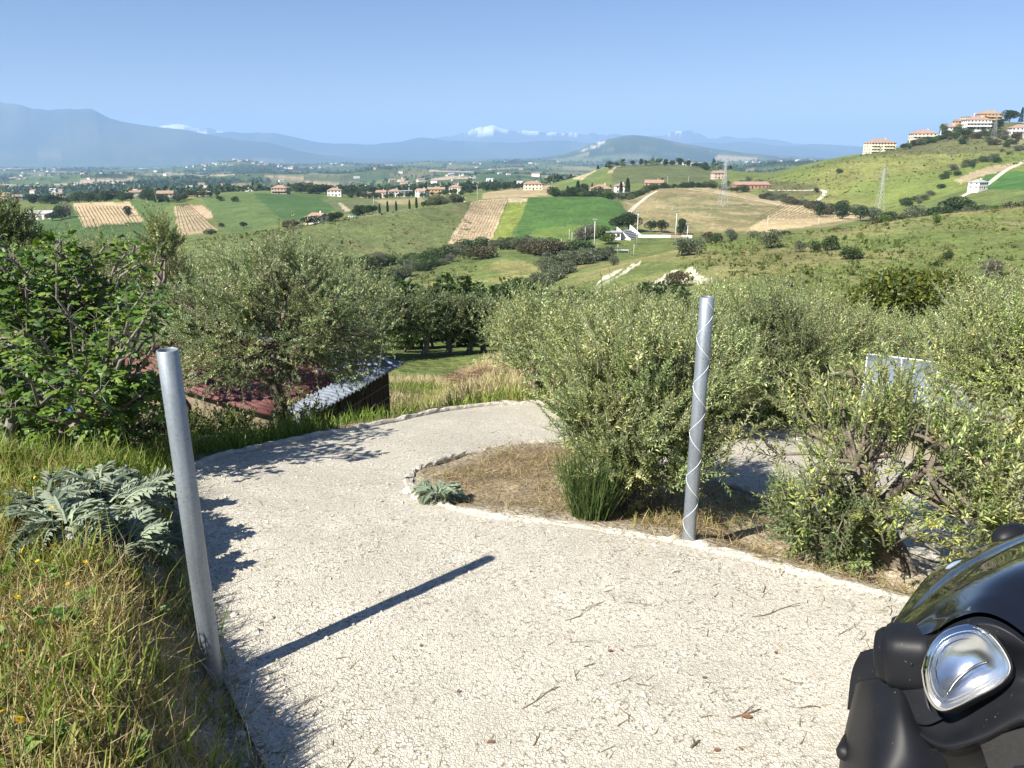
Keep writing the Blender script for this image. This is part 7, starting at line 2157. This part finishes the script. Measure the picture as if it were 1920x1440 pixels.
# single trees one can point at
for a in [("farolive", 1290, 176, 4.6, "leaning grey-green shrub with a long shadow above the clay scars", 1.15), ("farolive", 1441, 172, 3.9, "round grey shrub in the middle of the right hillside", 1.1), ("farolive", 1500, 160, 2.1, "small grey shrub left of two dark green bushes", 1.1),
          ("bush", 1554, 158, 3.1, "round dark green bush on the right hillside", .95), ("bush", 1528, 158, 2.0, "low dark green bush joined to the round one on its right", 1.2), ("bush", 1598, 142, 2.2, "spreading low bushes below the round dark bush", 1.7),
          ("fresh", 1755, 178, 2.6, "small bright green tree alone high on the right hillside", .95), ("bush", 1776, 130, 1.5, "little dark bush low on the right hillside", 1.0), ("brown", 1268, 128, 2.6, "brownish shrub between two bare clay scars", 1.0),
          ("brown", 1476, 118, 1.1, "dark reddish bush on the lower right hillside", 1.0), ("bare", 1680, 112, 2.6, "leafless shrub above the yellow-green thicket", 1.3), ("bare", 1850, 112, 2.8, "grey leafless shrub at the lower right of the hillside", 1.3),
          ("farolive", 1371, 205, 3.6, "grey shrub below the lower pylon", .9), ("farolive", 1414, 228, 3.4, "grey-green bush right of the lower pylon's foot", 1.0), ("brown", 1570, 236, 3.0, "brown and green thorn bush on the ridge, left of the tall trees", 1.5),
          ("bush", 1340, 215, 2.8, "green bush at the foot of the lower pylon", 1.2), ("bush", 1470, 300, 2.6, "pair of bright green bushes under the fan of vine rows", 1.8), ("farolive", 1150, 205, 2.6, "round grey bush on the eroded slope, under the pitch", 1.0),
          ("oak", 1576, 470, 9.0, "tall dark tree on the green hill, upper of the group", .95), ("oak", 1537, 440, 8.0, "dark tree at the left of the group on the green hill", .95), ("oak", 1578, 425, 8.5, "large dark tree in the middle of the group on the green hill", 1.2), ("oak", 1613, 405, 8.0, "dark tree right of the group on the green hill", 1.1),
          ("farolive", 1605, 470, 6.0, "grey olive mass behind the dark trees on the green hill", 2.2), ("farolive", 1636, 410, 6.0, "grey olive beside the upright pylon", 1.4),
          ("bush", 1574, 640, 3.6, "small dark bush on the upper edge of the green hill", 1.2), ("bush", 1531, 590, 3.4, "small dark bush lower on the green hill's left", 1.1),
          ("oak", 1662, 222, 4.8, "dark tree at the ridge's tree line, leftmost", 1.1), ("farolive", 1712, 215, 4.8, "pale silvery round tree in the ridge's tree line", 1.1), ("conifer", 1708, 240, 7.5, "dark conifer behind the silvery round tree", 1.3), ("fresh", 1655, 212, 3.0, "bright green low tree before the dark leftmost one", 1.2),
          ("oak", 1755, 262, 8.0, "large dark tree left of the white villa", 1.5), ("oak", 1785, 300, 9.5, "tallest dark tree beside the white villa", 1.5), ("oak", 1775, 235, 5.5, "dark tree before the large ones left of the villa", 1.2), ("bush", 1750, 225, 3.4, "dark green bush at the ridge below the large trees", 1.3),
          ("bare", 1806, 220, 3.6, "rounded leafless purple-grey shrub on the ridge", 1.2), ("bush", 1840, 240, 5.0, "green bush below the white villa", 1.5), ("oak", 1880, 245, 5.4, "dark tree right of the white villa", 1.4), ("brown", 1912, 240, 5.0, "brownish tree at the right edge of the ridge", 1.4), ("fresh", 1868, 224, 3.4, "light green bush on the ridge under the villa", 1.5), ("bare", 1845, 218, 2.6, "low leafless shrub right of the purple-grey one", 1.3),
          ("oak", 241, 560, 7.0, "lone round tree at the vineyard's right corner", 1.0), ("oak", 117, 545, 9.0, "dark tree between barn and square vineyard", 1.3), ("bare", 130, 560, 11.0, "tall leafless tree between barn and square vineyard", 1.1), ("oak", 98, 535, 6.0, "dark bush in front of the pale barn", 1.4),
          ("oak", 620, 375, 4.4, "long dark hedge-like shrub on the hill's left shoulder, left half", 1.5), ("oak", 634, 378, 4.6, "long dark hedge-like shrub on the hill's left shoulder, right half", 1.5), ("oak", 577, 372, 4.6, "dark bush beside the ruined house", 1.5), ("brown", 545, 362, 4.2, "brownish bush left of the ruined house", 1.4), ("bush", 590, 380, 4.0, "green bush below the terracotta house", 1.3),
          ("bush", 416, 470, 2.6, "dark bush at the lower end of the left vineyard strip", 1.2), ("oak", 457, 455, 4.0, "dark bush right of the left vineyard strip", 1.1), ("bush", 395, 430, 3.0, "low bushes at the strip's foot", 2.0), ("bush", 440, 640, 4.5, "bush alone in the bright green field", 1.2),
          ("conifer", 1886, 790, 10.0, "dark conifer on the hilltop right of the ochre block", 1.0), ("conifer", 1913, 800, 15.0, "spindly conifer against the sky at the right edge", .7), ("oak", 1893, 780, 12.0, "broad dark tree on the skyline of the village hill", 1.3), ("fresh", 1768, 770, 11.0, "thin tree against the sky left of the hilltop houses", .6),
          ("fresh", 1140, 318, 5.0, "bright green tree behind the left of the pitch", 1.4), ("oak", 1178, 352, 9.0, "dark tree behind the grandstand", 1.3), ("oak", 1160, 350, 7.0, "dark tree between the bright one and the grandstand", 1.3), ("fresh", 1128, 330, 6.0, "leafy green tree left of the changing hut", 1.3), ("bare", 1105, 335, 7.0, "leafless tree behind the left of the pitch", 1.3), ("bare", 1083, 332, 6.0, "leafless tree at the pitch's left end", 1.2),
          ("oak", 1240, 350, 6.0, "dark tree behind the long white wall, right", 1.1), ("oak", 1220, 352, 5.5, "dark tree behind the long white wall, left", 1.0), ("oak", 1275, 345, 7.0, "dark tree beside the tall mast", 1.0), ("brown", 1335, 300, 4.0, "brownish bush left of the lower pylon", 1.4),
          ("fresh", 880, 272, 4.0, "bright green tree alone in the stream meadow", 1.2), ("brown", 905, 268, 4.2, "dark brownish thicket right of the bright meadow tree", 2.0), ("bare", 848, 270, 3.4, "leafless shrub left of the bright meadow tree", 1.2),
          ("bush", 905, 335, 5.4, "large dark green bush under the vineyard", 1.5), ("bush", 868, 332, 3.2, "small dark green bush at the vineyard's lower left corner", 1.2)]:
    tree(a[0], a[1], a[2], a[3], a[4], a[5])

# hedges, stream-side bushes
row(["bush", "farolive", "fresh"], [(700, 300), (760, 292), (800, 282), (850, 300), (880, 322)], 26, 4.4, "bush in the stream-side belt below the hillside", 1.3)
row(["farolive", "bush"], [(925, 330), (970, 325), (1010, 318), (1050, 305)], 20, 4.4, "bush in the belt under the yellow-green field", 1.3)
row(["brown", "bush", "brown"], [(985, 305), (1020, 290), (1060, 278), (1085, 280)], 22, 4.6, "bush in the brownish thicket left of the pitch", 1.5)
row("farolive", [(1015, 232), (1050, 238), (1090, 248), (1125, 258), (1140, 270)], 26, 3.8, "grey-green bush in the line climbing to the pitch", 1.25)
row("farolive", [(985, 205), (1020, 205), (1060, 215)], 10, 3.4, "grey-green bush below the line climbing to the pitch", 1.2)
row(["farolive", "bush"], [(680, 240), (730, 246), (780, 262), (830, 268)], 18, 3.6, "bush on the left bank of the stream meadow", 1.2)
row(["bush", "fresh"], [(500, 300), (580, 292), (650, 290), (700, 290)], 16, 3.8, "bush at the big hillside's foot", 1.2)
for cyk, (u, Y, h) in enumerate([(712, 396, 5.0), (727, 399, 5.6), (743, 402, 5.2), (768, 408, 5.0), (781, 412, 5.8)]):
    t = tree("cypress", u, Y, h, "slim cypress, %s from the left in the row along the pale road" % ordinal(cyk)); t["group"] = "cypresses along the pale road"
for u, Y, h, lab in [(1064, 600, 9, "cypress left of the villa's conifers"), (1176, 620, 12, "cypress right of the villa, the darkest spire"), (1164, 625, 9, "cypress close behind the villa"), (1241, 660, 9, "cypress right of the ochre house"), (1083, 605, 12, "pointed dark conifer left of the villa")]:
    tree("cypress", u, Y, h, lab, 1.4)
row("oak", [(664, 412), (700, 414)], 8, 4.6, "dark tree in the clump beside the swimming pool", 1.1)
row(["bush", "oak", "farolive"], [(790, 424), (830, 440), (870, 462)], 18, 4.2, "tree in the garden row above the pale road", 1.1)
row(["oak", "fresh", "bush"], [(1040, 560), (1080, 575), (1100, 570), (1150, 575)], 26, 7.0, "garden tree in front of the cream villa", 1.1)
row(["oak", "conifer"], [(1070, 610), (1110, 620), (1150, 615)], 10, 8.0, "tree behind the cream villa", .8)
row(["bush", "oak", "farolive"], [(1160, 560), (1200, 570), (1250, 610), (1330, 640), (1400, 640)], 34, 4.6, "tree in the gardens on the tan hill's crest", 1.2)
row("farolive", [(1205, 640), (1260, 670), (1340, 690), (1440, 690)], 46, 4.2, "olive in the grove behind the tan hill", 1.2)
row(["farolive", "brown", "farolive"], [(1430, 560), (1480, 540), (1530, 500), (1560, 470)], 30, 4.2, "grey scrub between tan hill and green hill", 1.3)
row(["oak", "bush", "brown"], [(1655, 225), (1720, 236), (1800, 240), (1930, 246)], 26, 4.0, "tree in the tree line under the green hill", 1.3)
row(["farolive", "bush"], [(1690, 470), (1740, 500), (1800, 560), (1850, 600), (1920, 640)], 26, 3.8, "shrub in the hedge crossing the green hill", 1.3)
row(["bush", "farolive", "brown"], [(1690, 735), (1740, 735), (1800, 720), (1870, 690), (1910, 660)], 40, 4.4, "shrub on the slope below the hilltop houses", 1.3)
row(["oak", "bush", "fresh"], [(1690, 728), (1740, 726), (1790, 740), (1840, 715), (1880, 700)], 22, 4.5, "garden tree below the hilltop houses", 1.2)
row(["oak", "bush"], [(1760, 770), (1800, 770), (1850, 760), (1880, 770)], 16, 6.0, "garden tree among the hilltop houses", 1.1)
row(["oak", "oak", "bush"], [(560, 800), (640, 850), (720, 840), (800, 860), (900, 850), (980, 840)], 48, 8.5, "tree in the wood behind the valley hamlet", 1.2)
row(["oak", "bush"], [(650, 760), (720, 770), (800, 770), (880, 740)], 24, 5.5, "garden tree in the valley hamlet", 1.1)
row(["oak", "oak", "bush"], [(50, 705), (150, 715), (270, 715), (300, 705)], 30, 8.0, "tree in the wood behind the square vineyard", 1.2)
row(["oak", "bush"], [(295, 680), (340, 680), (420, 690)], 14, 5.5, "tree around the stone farmhouse", 1.2)
row("oak", [(200, 1180), (280, 1190)], 12, 13, "tree in the copse on the left valley ridge", 1.1)
row(["oak", "small"], [(1130, 985), (1240, 985), (1300, 985), (1330, 960)], 26, 7.0, "tree on the top of the distant round hill", 1.2)

# ---- dark trees at the foot of the grass field
for u, Y, v, half, lab, pal in [(792, 44, 598, (52, 46), "first dark olive of the row at the field's foot, straight trunk", 0), (842, 45, 606, (44, 44), "second dark olive of the row at the field's foot", 0), (878, 45.5, 606, (40, 42), "third dark olive of the row at the field's foot", 0), (906, 46, 612, (34, 38), "last dark olive of the row at the field's foot, right end", 0),
                             (715, 42, 600, (50, 48), "shaded dark tree left of the row at the field's foot", 0), (655, 41, 605, (55, 45), "dark tree behind the hut's roof end", 0)]:
    near_tree("olive_tree", lab, "olive tree", u, Y, (u, v), half, half[0] * Y / 1400, 600 + u, np.array(OL_DARK) * .72, leafm=m_olive,
              n_clumps=70, shoots=12, leaves=9, leaf_len=.17, leaf_w=.055, shoot_len=.55, clump_r=.42, trunk_r=.17, bottom=-.6, up=.4, fill=.4)
row(["fresh", "bush"], [(690, 52), (760, 53), (850, 54), (960, 55), (1000, 54)], 16, 2.6, "green undergrowth behind the dark olives", 1.4)
t = tree("fresh", 760, 47, 2.3, "bright yellow-green bush left of the first dark olive", 1.2)
row("bush", [(560, 60), (700, 64), (800, 68), (960, 70), (1000, 66)], 14, 4.5, "bush in the hollow behind the dark olives", 1.3)
row(["bush", "farolive"], [(1050, 100), (1100, 102), (1200, 100), (1290, 98)], 12, 3.6, "bush in the hollow below the clay scars", 1.3)
# yellow-green thicket on the right
clump_tree("thicket0", 161, 4.0, 3.0, 11, 3600, .26, [[.13, .15, .02], [.17, .19, .03], [.09, .12, .025], [.06, .085, .025]], m_green, .10, .02)
plant("thicket0", "wide yellow-green flowering thicket under the right hillside", "thicket", "thicket", gp(1655, 46), .4, (1.15, .9, .92))
plant("thicket0", "darker thicket joined to the right of the yellow-green one", "thicket", "thicket", gp(1750, 47), 2.4, (.8, .8, .85))
plant("bush1", "dark bush at the hillside's foot, left of the thicket", "bush", "bush", gp(1250, 92), 1.0, (1.2, 1.0, .7))

# ---- woods and hedges too far to count: one mass
def far_woods():
    rs = np.random.default_rng(707)
    parts = []
    X, Y, Z = [], [], []
    n = 26000
    yy = 960 * (7600 / 960) ** rs.random(n); uu = rs.uniform(-60, 1980, n)
    s = (uu - 960) / (F / CP); xx = s * yy
    w = fbm(xx / 330, yy / 330, 61, 5); hd = fbm(xx / 130, yy / 130, 67, 3)
    keep = ((w > .55) & (rs.random(n) < np.where(yy < 2200, .55, 1.0))) | ((np.abs(hd - .5) < .008)) | (rs.random(n) < .015)
    xx, yy = xx[keep], yy[keep]
    # heights by bilinear lookup
    jj = np.clip(np.searchsorted(S_COLS, xx / yy), 1, len(S_COLS) - 1)
    zz = np.array([np.interp(y, ROW_Y[:, j], ROW_Z[:, j]) for y, j in zip(yy, jj)])
    n = len(xx)
    h = rs.uniform(5, 11, n) * (1 + .5 * sstep(3000, 7000, yy)); r = h * rs.uniform(.45, .8, n)
    k = 9
    d = unit(rs.normal(0, 1, (n, k, 3)) + np.array([0, 0, .3]))
    P = np.stack([xx, yy, zz + h * .5], -1)[:, None, :] + d * np.stack([r, r, h * .5], -1)[:, None, :] * rs.uniform(.5, 1, (n, k, 1))
    P = P.reshape(-1, 3); D = d.reshape(-1, 3) + rs.normal(0, .6, (n * k, 3))
    L = np.repeat(h, k) * rs.uniform(.5, .85, n * k)
    C = np.repeat(pick(rs, np.array(DK + MD), n, .2), k, 0)
    v, f, c = leaf_quads(P - unit(D) * L[:, None] * .4, D, L, L * .34, rs.normal(0, 1, (n * k, 3)), C)
    link("far_woods", np_mesh("far_woods", v, f, m_green, c), kind="stuff", label="hedges and woods far off across the valley")
far_woods()

# ---- rough tufts on the near hillsides
def tufts(name, n, u0, u1, y0, y1, size, pal, seed, label):
    rs = np.random.default_rng(seed)
    yy = rs.uniform(y0 ** .5, y1 ** .5, n) ** 2; uu = rs.uniform(u0, u1, n); xx = (uu - 960) / (F / CP) * yy
    k = rs.random(n) < .25 + .75 * sstep(.40, .60, fbm(xx / 9, yy / 9, seed, 4)); xx, yy = xx[k], yy[k]; n = len(xx)
    jj = np.clip(np.searchsorted(S_COLS, xx / yy), 1, len(S_COLS) - 1)
    zz = np.array([np.interp(y, ROW_Y[:, j], ROW_Z[:, j]) for y, j in zip(yy, jj)])
    m_ = 5
    P = np.repeat(np.column_stack([xx, yy, zz]), m_, 0) + rs.normal(0, 1, (n * m_, 3)) * np.array([size * .6, size * .6, 0])
    D = rs.normal(0, .6, (n * m_, 3)) + np.array([0, 0, 1.])
    L = np.repeat(rs.gamma(3., size / 3, n), m_) * rs.uniform(.6, 1.2, n * m_)
    C = np.repeat(pick(rs, np.array(pal), n, .2), m_, 0)
    v, f, c = leaf_quads(P, D, L, L * .34, rs.normal(0, 1, (n * m_, 3)), C)
    link(name, np_mesh(name, v, f, m_dry, c), kind="stuff", label=label)
tufts("hillside_grass", 8000, 1280, 1990, 80, 205, .34, [[.12, .165, .045], [.15, .185, .052], [.20, .19, .08], [.09, .13, .036], [.165, .19, .06]], 811, "rough grass and low scrub on the right hillside")
tufts("meadow_grass", 8000, 350, 890, 190, 400, .42, [[.11, .135, .045], [.13, .15, .052], [.17, .16, .075], [.10, .125, .04]], 812, "rough grass on the big hillside below the vineyard")
tufts("slope_grass", 5000, 1430, 1990, 560, 740, .6, [[.13, .155, .045], [.16, .165, .055], [.19, .17, .07], [.11, .135, .042]], 813, "rough grass on the village hill")
# ================================================================== AIR
def haze():
    m, nt, out = new_mat("haze")
    v = N(nt, "ShaderNodeVolumePrincipled")
    v.inputs['Density'].default_value = 7.4e-5
    v.inputs['Color'].default_value = (.40, .63, 1.0, 1)
    v.inputs['Anisotropy'].default_value = 0.0
    nt.links.new(v.outputs[0], out.inputs['Volume'])
    zmin = float(ROW_Z.min()) - 5; zmax = float(ROW_Z.max()) + 30
    R = 60000.0
    b = MB(); b.box(-R, R, -3000, 29000, zmin, zmax)
    o = b.build("haze", m, kind="stuff")
haze()
